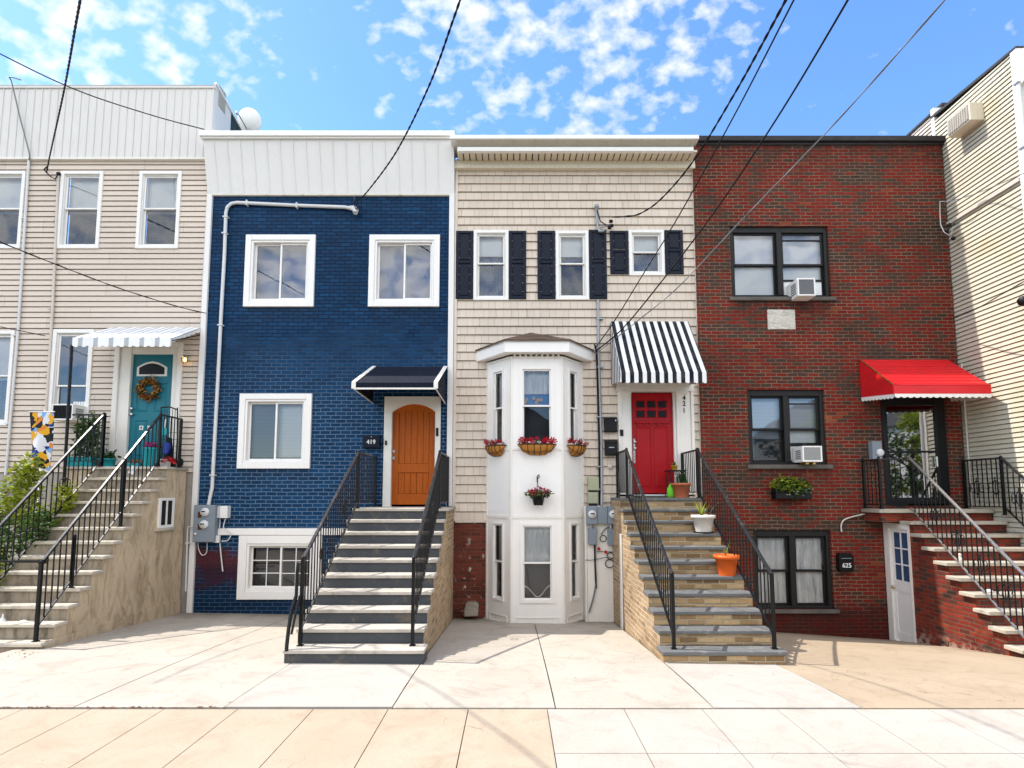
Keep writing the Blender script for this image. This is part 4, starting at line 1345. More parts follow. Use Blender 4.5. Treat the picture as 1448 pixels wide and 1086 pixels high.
# ================================================================== SIDING HOUSE (right edge)
hs = thing('clapboard_house', 'tall cream clapboard building at the right edge, seen from its long side wall', 'building', (10.5, 9.1, -.8))
SX = KR + .03
SYF = 9.05
def side(u, z, d): return (SX - d, u, z)
ztop = 9.88
wm = MB()
wall(wm, SYF, 10.95, -1.5, ztop, [], side, .0885, 0, .016, .017, gd=.03)
wm.build('clapboard_wall', M['siding2'], hs)
wm = MB()
def side2(u, z, d): return (SX + .22 - d, u, z)
wall(wm, 10.95, 21, 6, ztop + .38, [], side2, .0885, 0, .016, .017, gd=.03)
wm.build('rear_clapboard_wall', M['beige'], hs)
wm = MB()
def ffront(u, z, d): return (u, SYF - d, z)
wall(wm, SX + .02, 14, -1.5, ztop, [], ffront, .0885, 0, .016, .017, gd=.03)
wm.build('front_clapboard_wall', M['siding2'], hs)
t = MB(); t.prism([(SYF - .05, ztop), (10.97, ztop + .1), (10.97, ztop + .16), (SYF - .05, ztop + .05)], (SX - .03, 0, 0), (0, 1, 0), (0, 0, 1), (5, 0, 0)); t.build('roof', M['tar'], hs)
t = MB(); t.box(SX + .18, 14, 10.9, 21, ztop + .38, ztop + .43); t.build('rear_roof', M['tar'], hs)
t = MB(); t.box(SX - .028, SX + .09, SYF - .05, SYF + .07, -1.5, ztop); t.build('corner_trim', M['vinyl'], hs)
t = MB(); t.box(SX - .025, SX + .22, 10.88, 10.96, 4, ztop + .3); t.build('corner_trim', M['vinyl'], hs)
zb_ = W(1448, 252, SYF + .05)[1]
t = MB(); t.box(SX - .05, SX - .01, SYF + .08, 10.8, zb_ - .03, zb_ + .03); t.build('wall_strip', M['cream_pipe'], hs)
zE = W(1440, 96, SYF - .2)[1]
t = MB(); t.prism([(SYF + .02, zE - .25), (SYF + .02, zE + .4), (SYF - .7, zE + .3), (SYF - .7, zE + .02)], (SX - .04, 0, 0), (0, 1, 0), (0, 0, 1), (4, 0, 0)); t.build('eave', M['vinyl'], hs)
bx = MB(); bx.box(SX + .1, 14, SYF + .15, 10.8, -1.4, ztop - .05); bx.box(SX + .3, 14, 10.9, 20.8, -1.4, ztop + .3); bx.build('inner_wall', M['interior'], hs)
for px_, py_ in ((1345, 480), (1349, 600)): pass
q = MB(); q.tube([(SX - .03, 10.62, 1), (SX - .03, 10.62, 4.6)], .018, 6); q.build('pipe', M['cream_pipe'], hs)
ac = thing('wall_vent_box', 'beige box-shaped air vent housing high on the clapboard side wall', 'vent box', (SX - .15, 9.9, 9))
z0_, z1_ = W(1362, 167, 9.7)[1], W(1362, 142, 9.7)[1]
VX = SX - .27
q = MB(); q.box(VX, SX, 9.74, 10.28, z0_, z1_); q.build('housing', M['cornice'], ac, bevel=.008)
q = MB(); q.box(VX - .012, VX - .001, 9.77, 10.25, z0_ + .03, z1_ - .03)
for i in range(9): q.box(VX - .022, VX - .012, 9.775 + i * .052, 9.8 + i * .052, z0_ + .04, z1_ - .04)
q.build('grille', M['found'], ac)
dsp = thing('downspout', 'white downspout at the front corner of the clapboard building', 'downspout', (SX - .06, SYF - .04, 5))
q = MB(); q.tube([(SX - .05, SYF - .06, ztop - .6), (SX - .05, SYF - .06, 1)], .035, 8); q.build('pipe', M['vinyl'], dsp)
for zz in (9.2, 8.0, 6.2):
    q = MB(); q.box(SX - .1, SX - .005, SYF - .1, SYF - .01, zz, zz + .03); q.build('strap', M['galv'], dsp)
# ================================================================== STOOPS
def stoop(name, label, x0, x1, yt, tread, n, zl, rise, ywall, m_tread, m_riser, m_side, nose=.03, th=.05, over=.02, xl0=None, xl1=None, wide=0, zbot=-1.0, sides=(1, 1), landm=None):
    """flight of n treads below the landing, climbing towards +Y.  yt: front edge of the landing; zl: its height"""
    xl0 = x0 if xl0 is None else xl0
    xl1 = x1 if xl1 is None else xl1
    root = thing(name, label, 'stoop', ((x0 + x1) / 2, yt - n * tread, zl - n * rise - rise))
    # stepped core: side walls and risers
    prof = [(ywall, zbot), (ywall, zl - th), (yt, zl - th), (yt, zl - rise - .0)]
    for i in range(1, n + 1):
        y = yt - i * tread
        prof += [(y, zl - i * rise - 0 * th), (y, zl - (i + 1) * rise)]
    prof[-1] = (yt - n * tread, zbot)
    for X in (x0, x1):
        sd = MB()
        base = [(X, ywall, zbot), (X, ywall, zl - th), (X, yt, zl - th)]
        # strips keep the side flat and simple
        sd.face([(X, yt, zbot), (X, ywall, zbot), (X, ywall, zl - th), (X, yt, zl - th)])
        for i in range(1, n + 1):
            ya, yb = yt - i * tread, yt - (i - 1) * tread
            z = zl - i * rise - th
            sd.face([(X, ya, zbot), (X, yb, zbot), (X, yb, z), (X, ya, z)])
        sd.build('side_wall', m_side, root)
    for i in range(n + 1):
        y = yt - i * tread
        z1 = zl - i * rise - th
        z0 = zl - (i + 1) * rise if i < n else zbot
        rb = MB()
        e = wide if i == n else 0
        rb.face([(x0 - e + .003, y + nose * (i > 0) * 0 + .002, z0), (x1 + e - .003, y + .002, z0), (x1 + e - .003, y + .002, z1), (x0 - e + .003, y + .002, z1)])
        if e:
            for X in (x0 - e, x1 + e): rb.face([(X, y + .002, z0), (X, y + tread, z0), (X, y + tread, z1), (X, y + .002, z1)])
        rb.build('riser', m_riser, root)
        tb = MB()
        a, b = (xl0, xl1) if i == 0 else (x0 - e - over, x1 + e + over)
        yb = ywall if i == 0 else y + tread + .004
        if i == 0:
            tb.box(a, b, y - nose, yb, zl - th, zl)
            tb.build('landing', landm or m_tread, root, bevel=.008)
        else:
            tb.box(a, b, y - nose, yb - .01, z1 + .002, z1 + th)
            tb.build('tread', m_tread, root, bevel=.008)
    return root

# blue house stoop
stB = stoop('front_stoop', 'wide stoop of dark grey painted risers and worn grey treads before the arched wooden door', -2.76, -1.14, 9.49, .2865, 9, EZ - .228, .1858, FY - .06, M['tread'], M['slate'], M['tanpale'], xl1=-1.10, over=.012, wide=.05)
stC = stoop('front_stoop', 'tan stone-faced stoop with bluestone treads before the red door', 1.93, 3.40, 9.77, .275, 10, EZ - .05, .19, FY - .11, M['bluestone'], M['tan'], M['tanpale'], wide=.03, over=.02)
t = MB(); xq = 1.93; t.cbox(1.90, 1.925, 9.62, 9.75, gback(1.9) - .1, W(890, 755, 9.7)[1], .004); t.build('corner_board', M['trim'], stC)
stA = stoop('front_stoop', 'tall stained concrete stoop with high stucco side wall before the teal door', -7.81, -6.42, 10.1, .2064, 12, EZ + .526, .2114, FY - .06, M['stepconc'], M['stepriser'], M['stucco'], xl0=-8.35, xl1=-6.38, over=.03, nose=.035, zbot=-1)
t = MB(); t.box(-8.3, -7.79, 10.1, FY - .06, -1, EZ + .47); t.build('landing_base', M['stucco'], stA)
t = MB(); t.box(-6.425, -6.395, 7.66, 10.72, -1, zg(-6.4, 9) + .16); t.build('plinth', M['stucco'], stA)
wz = RC(228.5, 703, 250, 745, 10.8)
X = -6.412
ya, yb = -X * F / (724 - 229) , -X * F / (724 - 251)
ya, yb = 9.93, 10.36
z0, z1 = W(240, 746, 10.15)[1], W(240, 704, 10.15)[1]
t = MB()
for q in ((ya, ya + .05, z0, z1), (yb - .05, yb, z0, z1), (ya + .05, yb - .05, z1 - .05, z1), (ya + .05, yb - .05, z0, z0 + .05), ((ya + yb) / 2 - .015, (ya + yb) / 2 + .015, z0 + .05, z1 - .05)): t.box(X - .03, X + .03, *q)
sw_ = t.build('side_window', M['vinyl'], stA)
t = MB(); t.box(X - .01, X + .012, ya + .04, yb - .04, z0 + .04, z1 - .04); t.build('pane', M['blackframe'], sw_)
t = MB(); t.box(X - .01, X + .05, ya - .05, yb + .05, z0 - .05, z0); t.build('sill', M['stepconc'], sw_)

# right-hand stoop (brick house), with the basement door in its side wall
RX = 7.25
stD = thing('front_stoop', 'red brick stoop with thick pale stone treads under the red awning', 'stoop', (8.3, 8, -.6))
yt, tr, rs, zl, n = 10.18, .25, .2127, EZ - .262, 11
ydo0, ydo1 = 10.02, 10.66            # basement door opening along the side wall
zdo = W(1265, 740, 10.35)[1]
wm = MB()
def sideR(u, z, d): return (RX - d, u, z)
wall(wm, 9.93, 10.70, -1.3, zl - .09, [(ydo0, ydo1, -1.25, zdo)], sideR, reveal=.1)
for i in range(1, n + 1):
    y0_ = yt - i * tr
    if i == 1: wm.face([(RX, 9.93, -1.3), (RX, yt, -1.3), (RX, yt, zl - rs - .06), (RX, 9.93, zl - rs - .06)]) if False else None
    else: wm.face([(RX, y0_, -1.3), (RX, y0_ + tr, -1.3), (RX, y0_ + tr, zl - i * rs - .06), (RX, y0_, zl - i * rs - .06)])
wm.build('side_wall', M['redstoop'], stD)
for i in range(n + 1):
    y = yt - i * tr
    z0 = zl - (i + 1) * rs if i < n else -1.3
    xe = SX - .02 if y > 9.0 else 9.6
    q = MB(); q.face([(RX + .003, y, z0), (xe, y, z0), (xe, y, zl - i * rs - .06), (RX + .003, y, zl - i * rs - .06)]); q.build('riser', M['redstoop'], stD)
    if i:
        q = MB(); q.box(RX - .07, xe, y - .05, y + tr - .006, zl - i * rs - .058, zl - i * rs); q.build('tread', M['limestone'], stD, bevel=.008)
q = MB(); q.box(6.80, SX - .02, yt - .05, BYY - .04, zl - .07, zl); q.build('landing', M['limestone'], stD, bevel=.008)
q = MB(); q.box(6.86, RX + .0, yt, BYY - .02, zl - .24, zl - .072); q.box(RX - .02, SX - .03, yt + .01, yt + .04, zl - .22, zl - .072); q.build('landing_base', M['redstoop'], stD)
q = MB(); zb_ = gback(7.3)
for (a, b, c, d) in ((ydo0, ydo0 + .03, zb_, zdo), (ydo1 - .11, ydo1 + .03, zb_, zdo), (ydo0 + .03, ydo1 - .11, zdo - .1, zdo), (ydo0 + .03, ydo1 - .11, zb_ - .1, zb_ + .07)): q.box(RX - .03, RX + .06, a, b, c, d)
bd = q.build('basement_door_frame', M['trim'], stD)
q = MB(); da, db, dc, dd = ydo0 + .032, ydo1 - .112, zb_ + .07, zdo - .1
h_ = dd - dc
q.box(RX + .012, RX + .13, da, db, dc, dc + h_ * .08)
q.box(RX + .012, RX + .13, da, da + .06, dc + h_ * .08, dd); q.box(RX + .012, RX + .13, db - .06, db, dc + h_ * .08, dd)
q.box(RX + .012, RX + .13, da + .06, db - .06, dd - .07, dd); q.box(RX + .012, RX + .13, da + .06, db - .06, dc + h_ * .44, dc + h_ * .54)
q.box(RX + .024, RX + .13, da + .06, db - .06, dc + h_ * .08, dc + h_ * .44)
ym_ = (da + db) / 2
q.box(RX + .014, RX + .13, ym_ - .012, ym_ + .012, dc + h_ * .54, dd - .07)
for k in (1, 2): 
    zz = dc + h_ * .54 + (dd - .07 - dc - h_ * .54) * k / 3
    q.box(RX + .015, RX + .13, da + .06, db - .06, zz - .012, zz + .012)
q.build('basement_door', M['vinyl'], bd)
q = MB(); q.box(RX + .03, RX + .034, da + .06, db - .06, dc + h_ * .54, dd - .07); q.build('door_glass', M['roomblue'], bd)
q = MB(); q.lathe([(.0, -.06), (.028, -.05), (.03, -.035), (.012, -.02), (.012, .0)], (RX + .012, db - .035, dc + h_ * .47), 12, 'X'); q.build('door_knob', M['brass'], bd)

# ================================================================== RAILINGS
def lerp(a, b, t): return tuple(p + (q - p) * t for p, q in zip(a, b))
BAL = {}
def railing(name, label, path, h, posts, cat='railing', group=None, sp=.105, low=.10, rail='ironworn', hw=.045, hh=.03, scroll=(), bal=.0135, pz=None, low_extra=True, lowm='iron', skip=()):
    """path: points on the line of the stair nosings / landing; posts: [(index or (x,y), z of foot)]"""
    root = thing(name, label, cat, path[0], group)
    up = [(x, y, z + h) for x, y, z in path]
    lo_ = [(x, y, z + low) for x, y, z in path]
    hb_ = MB()
    for a, b in zip(up, up[1:]): hb_.bar(a, b, hw, hh)
    for p in up[1:-1]: hb_.box(p[0] - hw / 2, p[0] + hw / 2, p[1] - hw / 2, p[1] + hw / 2, p[2] - hh * .6, p[2] + hh * .5)
    hb_.build('handrail', M[rail], root, bevel=.006)
    for si, (a, b) in enumerate(zip(lo_, lo_[1:])):
        q = MB(); q.bar(a, b, .03, .016); q.build('bottom_rail', M[lowm], root)
        L = math.hypot(b[0] - a[0], b[1] - a[1])
        n = max(1, int(round(L / sp)))
        key = (round(h - low, 3), bal)
        for i in range(1, n):
            p = lerp(a, b, i / n)
            if key not in BAL:
                m = MB(); m.bar((0, 0, 0), (0, 0, h - low - .012), bal, bal, up=(0, 1, 0))
                BAL[key] = m.build('baluster', M['iron'], root)
                o = BAL[key]
            else:
                o = BAL[key].copy(); C.objects.link(o); o.parent = root
            o.name = 'baluster'
            o.matrix_parent_inverse = Matrix.Translation(-Vector(path[0]))
            o.location = p
    for (p, zf, ht) in posts:
        q = MB(); q.box(p[0] - .02, p[0] + .02, p[1] - .02, p[1] + .02, zf, ht)
        q.lathe([(.02, 0), (.028, .012), (.022, .03), (.0, .045)], (p[0], p[1], ht), 8)
        q.box(p[0] - .035, p[0] + .035, p[1] - .035, p[1] + .035, zf, zf + .012)
        q.build('newel_post', M['iron'], root)
    for (c, r, ax) in scroll:
        q = MB()
        def at_(h_, v_): return (c[0] + (h_ if ax == 'x' else 0), c[1] + (h_ if ax == 'y' else 0), c[2] + v_)
        q.tube([at_(r * .42 * math.cos(k * .5236), r * math.sin(k * .5236)) for k in range(13)], .008, 5)
        for sg, sv in ((1, 1), (-1, 1), (1, -1), (-1, -1)):
            q.tube([at_(sg * (.42 * r + r * .35 * (1 - math.cos(k * .6))), sv * (r * .25 + r * .45 * math.sin(k * .6))) for k in range(8)], .007, 5)
        q.tube([at_(0, -r * 1.5), at_(0, r * 1.5)], .009, 5)
        q.build('scroll', M['iron'], root)
    return root

def stair_rail(name, label, x, yt, tread, rise, n, zl, h, ywall, ybot, group=None, extra=(), **kw):
    """railing along one side: from the wall along the landing, then down with the stairs to ybot"""
    def zline(y): return zl - (yt - y) / tread * rise
    pts = ([(x, ywall, zl)] if ywall else []) + [(x, yt, zl), (x, ybot, zline(ybot))]
    i = round((yt - ybot) / tread)
    posts = [((x, yt), zl, zl + h), ((x, ybot), zl - math.ceil((yt - ybot) / tread - .02) * rise, zline(ybot) + h)]
    if ywall: posts.append(((x, ywall - .0), zl, zl + h - .02))
    return railing(name, label, pts, h, posts + list(extra), group=group, **kw)

G_ = 'black iron stair railings'
kw = dict(group=G_)
sb = dict(yt=9.49, tread=.2865, rise=.1858, n=9, zl=EZ - .228)
def scr(x, y, z, r=.1): return ((x, y, z), r, 'y')
stair_rail('stair_railing', 'black iron railing on the left side of the grey stoop to the wooden door', -2.68, h=.97, ywall=FY - .08, ybot=7.08, scroll=[scr(-2.68, 8.75, EZ - .228 - .48 + .5), scr(-2.68, 7.8, EZ - 1.324 + .5)], **sb, **kw)
stair_rail('stair_railing', 'black iron railing on the right side of the grey stoop to the wooden door', -1.26, h=.97, ywall=FY - .08, ybot=7.08, scroll=[scr(-1.26, 8.75, EZ - .228 - .48 + .5)], **sb, **kw)
sb = dict(yt=9.77, tread=.275, rise=.19, n=10, zl=EZ - .05)
stair_rail('stair_railing', 'black iron railing on the left side of the tan stone stoop, beside the meters', 2.06, h=.86, ywall=FY - .12, ybot=7.12, **sb, **kw)
stair_rail('stair_railing', 'black iron railing on the right side of the tan stone stoop, behind the flower pots', 3.34, h=.86, ywall=FY - .12, ybot=7.12, **sb, **kw)
sb = dict(yt=10.08, tread=.2064, rise=.2114, n=12, zl=EZ + .526)
stair_rail('stair_railing', 'black iron railing on the right side of the concrete stoop, along its stucco side wall', -6.56, h=.97, ywall=FY - .08, ybot=7.70, extra=[((-6.56, 8.25), EZ + .526 - 9 * .2114, EZ + .526 - 9 * .2114 + .75), ((-6.56, 9.2), EZ + .526 - 5 * .2114, EZ + .526 - 4 * .2114 + .9)], **sb, **kw)
stair_rail('stair_railing', 'black iron railing on the left side of the concrete stoop, beside the green shrub', -7.62, h=.97, ywall=None, ybot=7.70, scroll=[scr(-7.62, 9.3, EZ + .2)], **sb, **kw)
railing('landing_railing', 'short black railing at the left of the concrete landing, before the ferns', [(-8.22, 10.1, EZ + .526), (-7.62, 10.1, EZ + .526)], .97, [((-7.62, 10.1), EZ + .526, EZ + .526 + .97)], group='short black landing railings')
# gate bar across the bottom steps
gz = W(66, 794, 7.72)[1]
gt = thing('gate_bar', 'thin black bar across the lower concrete steps between the two railings', 'bar', (-7.1, 7.72, gz - .9))
q = MB(); q.bar((-7.62, 7.72, gz), (-6.56, 7.72, gz), .03, .03); q.build('bar', M['iron'], gt)
q = MB(); q.box(-6.60, -6.53, 7.69, 7.75, gz - .03, gz + .03); q.build('hinge', M['iron'], gt)
# right-hand stoop railings
zR = zl
def zR_(y): return zR - (yt - y) / tr * rs
railing('stair_railing', 'black iron railing with scrolls and a worn steel handrail running down the red brick stoop', [(RX + .13, yt - .05, zR + .0), (RX + .13, 7.45, zR_(7.45))], .98,
        [((RX + .13, 7.45), zR_(7.45) - .1, zR_(7.45) + 1)], rail='steelrail', group=G_, sp=.1, low=.02, lowm='steelrail',
        scroll=[scr(RX + .13, 9.55, zR_(9.55) + .45, .11), scr(RX + .13, 9.1, zR_(9.1) + .45, .11), scr(RX + .13, 8.7, zR_(8.7) + .42, .11), scr(RX + .13, 8.3, zR_(8.3) + .42, .11)])
railing('landing_railing', 'black railing around the brick stoop landing, in front of the glass door', [(6.88, BYY - .06, zR), (6.88, yt + .02, zR), (RX + .11, yt + .0, zR)], .93,
        [((6.88, yt + .02), zR, zR + .94), ((6.88, BYY - .06), zR, zR + .94)], group='short black landing railings', low=.08)
railing('stair_railing', 'black iron railing with scrolls beside the clapboard wall at the far right', [(SX - .14, BYY - .1, zR), (SX - .14, 9.8, zR), (SX - .14, 8.6, zR_(8.9))], .93,
        [((SX - .14, BYY - .1), zR, zR + .93), ((SX - .14, 9.8), zR - .1, zR + .93)], group=G_, low=.05, scroll=[scr(SX - .14, 10.35, zR + .4, .13), scr(SX - .14, 9.95, zR + .4, .13), scr(SX - .14, 9.5, zR + .2, .13)])
# low grab rail beside the bottom of the grey stoop
gr = thing('grab_rail', 'low bent black pipe rail at the bottom left corner of the grey stoop', 'handrail', (-2.87, 7.0, 0), None)
q = MB()
pts = [P(430, 797, 7.09), P(421, 796, 7.07), P(420, 812, 7.06), P(419, 842, 7.05)]
q.tube(pts, .02, 8); q.build('upper_post', M['iron'], gr)
q = MB(); q.tube([P(419, 842, 7.05), P(412, 864, 7.0), P(408, 890, 6.95), P(405.5, 912, 6.9), P(405, 921, 6.88)], .024, 8); q.build('pipe', M['iron'], gr)
q = MB(); q.tube([P(424, 842, 7.03), P(418, 868, 6.98), P(412, 897, 6.92)], .016, 6); q.build('pipe', M['iron'], gr)

# ================================================================== AWNINGS
def sheet2(mb, a, b, c, d, n, th=.01, wave=0):
    pass
def scallop(mb, p0, p1, drop, n, th, amp):
    """hanging valance from p0 to p1 with n scallops"""
    p0, p1 = Vector(p0), Vector(p1)
    m = n * 6
    d = (p1 - p0)
    nr = Vector((d.y, -d.x, 0)).normalized() * th
    for i in range(m):
        ta, tb = i / m, (i + 1) / m
        za = drop - amp * (1 - abs(math.sin(math.pi * ta * n)))
        zb = drop - amp * (1 - abs(math.sin(math.pi * tb * n)))
        A, B = p0 + d * ta, p0 + d * tb
        mb.face([A, B, B - Vector((0, 0, zb)), A - Vector((0, 0, za))])
        mb.face([A + nr, B + nr, B + nr - Vector((0, 0, zb)), A + nr - Vector((0, 0, za))])
        mb.face([A - Vector((0, 0, za)), B - Vector((0, 0, zb)), B + nr - Vector((0, 0, zb)), A + nr - Vector((0, 0, za))])
def slope(mb, x0, x1, yb, zb, yf, zf, n=1, sag=0, th=.012):
    rows = 8
    for i in range(n):
        xa, xb = x0 + (x1 - x0) * i / n, x0 + (x1 - x0) * (i + 1) / n
        for k in range(rows):
            ta, tb = k / rows, (k + 1) / rows
            def pt(x, t, o=0): return (x, yb + (yf - yb) * t, zb + (zf - zb) * t - sag * math.sin(math.pi * t) - o)
            mb.face([pt(xa, ta), pt(xb, ta), pt(xb, tb), pt(xa, tb)])
            mb.face([pt(xa, ta, th), pt(xb, ta, th), pt(xb, tb, th), pt(xa, tb, th)])
# navy canvas awning over the wooden door
aw = thing('door_awning', 'navy canvas awning with white piping over the arched wooden door', 'awning', (-2.07, FY, 4))
ax0, ax1 = -2.775, -1.335
zb_, yf = W(575, 519, FY)[1], 9.42
zf1, zf0 = W(555, 541, yf)[1], W(555, 549.5, yf)[1]
q = MB(); slope(q, ax0, ax1, FY - .02, zb_, yf, zf1, 1); 
q.face([(ax0, yf, zf1), (ax1, yf, zf1), (ax1, yf, zf0), (ax0, yf, zf0)])
q.build('canopy', M['navyfab'], aw)
zs_ = W(630, 571, FY)[1]
for X_ in (ax0, ax1):
    q = MB(); q.prism([(FY - .02, zb_), (yf, zf1), (yf, zf0), (FY - .02, zs_)], (X_ - .004, 0, 0), (0, 1, 0), (0, 0, 1), (.008, 0, 0)); q.build('side_panel', M['navyfab'], aw)
    q = MB(); q.bar((X_, FY - .02, zb_ + .012), (X_, yf, zf1 + .012), .075, .012); q.build('piping', M['trim'], aw)
    q = MB(); q.bar((X_, yf - .008, zf1 + .01), (X_, yf - .008, zf0), .075, .012, up=(0, -1, 0)); q.build('piping', M['trim'], aw)
    q = MB(); q.bar((X_, yf, zf0 - .005), (X_, FY - .02, zs_), .014, .014); q.build('piping', M['trim'], aw)
q = MB(); q.bar((ax0, yf - .006, zf0), (ax1, yf - .006, zf0), .016, .03); q.build('piping', M['trim'], aw)
q = MB(); q.bar((ax0, yf + .02, zf0 + .02), (ax1, yf + .02, zf0 + .02), .03, .03); q.bar((ax0 + .02, yf + .02, zf0 + .02), (ax0 + .02, FY, zs_ + .02), .025, .025); q.bar((ax1 - .02, yf + .02, zf0 + .02), (ax1 - .02, FY, zs_ + .02), .025, .025); q.build('frame', M['iron'], aw)
# black and white striped awning
aw = thing('door_awning', 'black and white striped awning with a scalloped edge over the red door', 'awning', (2.8, FY, 4.5))
ax0, ax1 = 1.995, 3.572
yf = 9.82
zb_, zf1 = W(925, 455, FY)[1], W(940, 526, yf)[1]
q = MB(); slope(q, ax0, ax1, FY - .02, zb_, yf, zf1, 10); q.build('canopy', M['stripe'], aw)
dr_ = zf1 - W(940, 542, yf)[1]
q = MB(); scallop(q, (ax0, yf - .006, zf1), (ax1, yf - .006, zf1), dr_, 20, .004, .02); q.build('valance', M['stripe'], aw)
zs_ = W(868, 535, FY)[1]
for X_ in (ax0 + .002, ax1 - .002):
    q = MB(); q.prism([(FY - .02, zb_ - .01), (yf + .01, zf1), (yf + .01, zf1 - dr_ * .2), (FY - .02, zs_)], (X_ - .003, 0, 0), (0, 1, 0), (0, 0, 1), (.006, 0, 0)); q.build('side_panel', M['stripe_side'], aw)
    q = MB(); scallop(q, (X_, FY - .02, zs_), (X_, yf, zf1 - dr_ * .2), .14, 7, .004, .02); q.build('side_valance', M['stripe_side'], aw)
q = MB(); q.bar((ax0, yf + .02, zf1 - .02), (ax1, yf + .02, zf1 - .02), .025, .025); q.build('frame', M['galv'], aw)
# red metal awning
aw = thing('door_awning', 'bright red metal awning with white scalloped trim over the glass storm door', 'awning', (7.8, BYY, 4.3))
ax0, ax1 = 6.95, 8.72
yf = 9.79
zb_, zf1 = W(1285, 509, BYY)[1], W(1335, 545, yf)[1]
q = MB(); slope(q, ax0, ax1, BYY - .02, zb_, yf, zf1, 1)
k_ = .14
x_ = ax0 + .1
for i in range(9):
    t_ = (i + .5) / 9.
    q.bar((ax0, BYY - .02 + (yf - BYY + .02) * t_, zb_ + (zf1 - zb_) * t_ + .004), (ax1, BYY - .02 + (yf - BYY + .02) * t_, zb_ + (zf1 - zb_) * t_ + .004), .012, .008)
q.build('canopy', M['redawn'], aw)
zf0 = W(1335, 558, yf)[1]
q = MB(); q.box(ax0, ax1, yf - .012, yf, zf0, zf1 + .004); q.build('front_panel', M['redawn'], aw)
q = MB(); scallop(q, (ax0, yf - .014, zf0 + .012), (ax1, yf - .014, zf0 + .012), .075, 15, .004, .025); q.build('valance', M['trim'], aw)
zs_ = W(1222, 563, BYY)[1]
for X_ in (ax0, ax1):
    q = MB(); q.prism([(BYY - .02, zb_ - .005), (yf, zf1), (yf, zf0), (BYY - .02, zs_)], (X_ - .004, 0, 0), (0, 1, 0), (0, 0, 1), (.008, 0, 0))
    for i in range(1, 9):
        t_ = i / 9
        q.bar((X_ - .004, BYY - .02, zb_ + (zs_ - zb_) * t_), (X_ - .004, yf, zf1 + (zf0 - zf1) * t_), .008, .01)
    q.build('side_panel', M['redawn'], aw)
    q = MB(); scallop(q, (X_, BYY - .02, zs_ + .01), (X_, yf, zf0 + .012), .085, 9, .004, .025); q.build('side_valance', M['trim'], aw)
q = MB(); q.bar((ax0 + .01, yf - .01, zf1 + .008), (ax1, yf - .01, zf1 + .008), .02, .012); q.build('edge_trim', M['redawn'], aw)
q = MB(); q.bar((ax0 - .002, BYY - .03, zb_ + .008), (ax0 - .002, yf, zf1 + .01), .02, .014); q.build('edge_trim', M['brass'], aw)
# white and grey metal awning on the beige house
aw = thing('door_awning', 'white metal awning with grey stripes over the teal door', 'awning', (-7.3, FY, 5))
ax0, ax1 = -8.14, -6.30
yf = 9.88
zb_, zf1 = W(205, 464, FY)[1], W(160, 478, yf)[1]
q = MB()
nst = 13
for i in range(nst):
    xa = ax0 + (ax1 - ax0) * i / nst; xb = ax0 + (ax1 - ax0) * (i + 1) / nst
    o = .016 if i % 2 else 0
    q.prism([(FY - .02, zb_ + o), (yf, zf1 + o), (yf, zf1 + o - .012), (FY - .02, zb_ + o - .012)], (xa - .004, 0, 0), (0, 1, 0), (0, 0, 1), (xb - xa + .008, 0, 0))
q.build('canopy', M['stripegrey'], aw)
q = MB(); scallop(q, (ax0, yf, zf1 + .01), (ax1, yf, zf1 + .01), zf1 - W(160, 491.5, yf)[1], 13, .005, .03); q.build('valance', M['stripegrey'], aw)
for X_ in (ax0, ax1):
    q = MB(); scallop(q, (X_, FY - .02, zb_), (X_, yf, zf1), .09, 6, .005, .03); q.build('side_valance', M['vinyl'], aw)
q = MB(); q.bar((ax1 - .01, yf, zf1 - .05), (ax1 - .01, FY - .02, zb_ - .15), .02, .02); q.build('bracket', M['iron'], aw)
po = thing('awning_post', 'tall black iron post holding up the left corner of the white striped awning', 'post', (-8.1, 10.0, EZ + .5))
pa = P(101.5, 488, 9.9)
q = MB(); q.tube([(pa[0], 9.9, pa[2]), (pa[0], 9.95, EZ - .0)], .026, 8); q.build('pole', M['iron'], po)
q = MB(); q.lathe([(.05, 0), (.05, .02), (.026, .03)], (pa[0], 9.945, EZ), 10); q.build('foot', M['iron'], po)
# ================================================================== PLANTS, POTS, SMALL THINGS
rn = random.Random(5)
def pot(root, c, r0, r1, h, m, rim=.012, rh=.03, name='pot'):
    q = MB(); q.lathe([(0, .001), (r0, 0), (r0, .004), (r0 + (r1 - r0) * .9, h - rh), (r1 + rim, h - rh), (r1 + rim, h), (r1 - .012, h), (r1 - .02, h - .04), (0, h - .04)], c, 24, close=False)
    q.build(name, m, root)
    q = MB(); q.lathe([(r1 - .02, h - .03), (0, h - .022)], c, 16, close=False); q.build('soil', M['soil'], root)
def blades(root, c, n, L, m, spread=.35, w=.012):
    q = MB()
    for _ in range(n):
        a = rn.uniform(0, 6.28); s_ = rn.uniform(.1, spread); l = L * rn.uniform(.6, 1.1)
        d = Vector((math.cos(a) * s_, math.sin(a) * s_, 1)); sd = Vector((-math.sin(a), math.cos(a), 0)) * w
        p = Vector(c); pts = []
        for k in range(5):
            t = k / 4
            pts.append((p + Vector((d.x * l * t * (1 + t), d.y * l * t * (1 + t), l * t * (1 - .25 * t * s_ * 2))), 1 - t * .9))
        for (A, wa), (B, wb) in zip(pts, pts[1:]): q.face([A - sd * wa, A + sd * wa, B + sd * wb, B - sd * wb])
    return q.build('leaves', m, root)

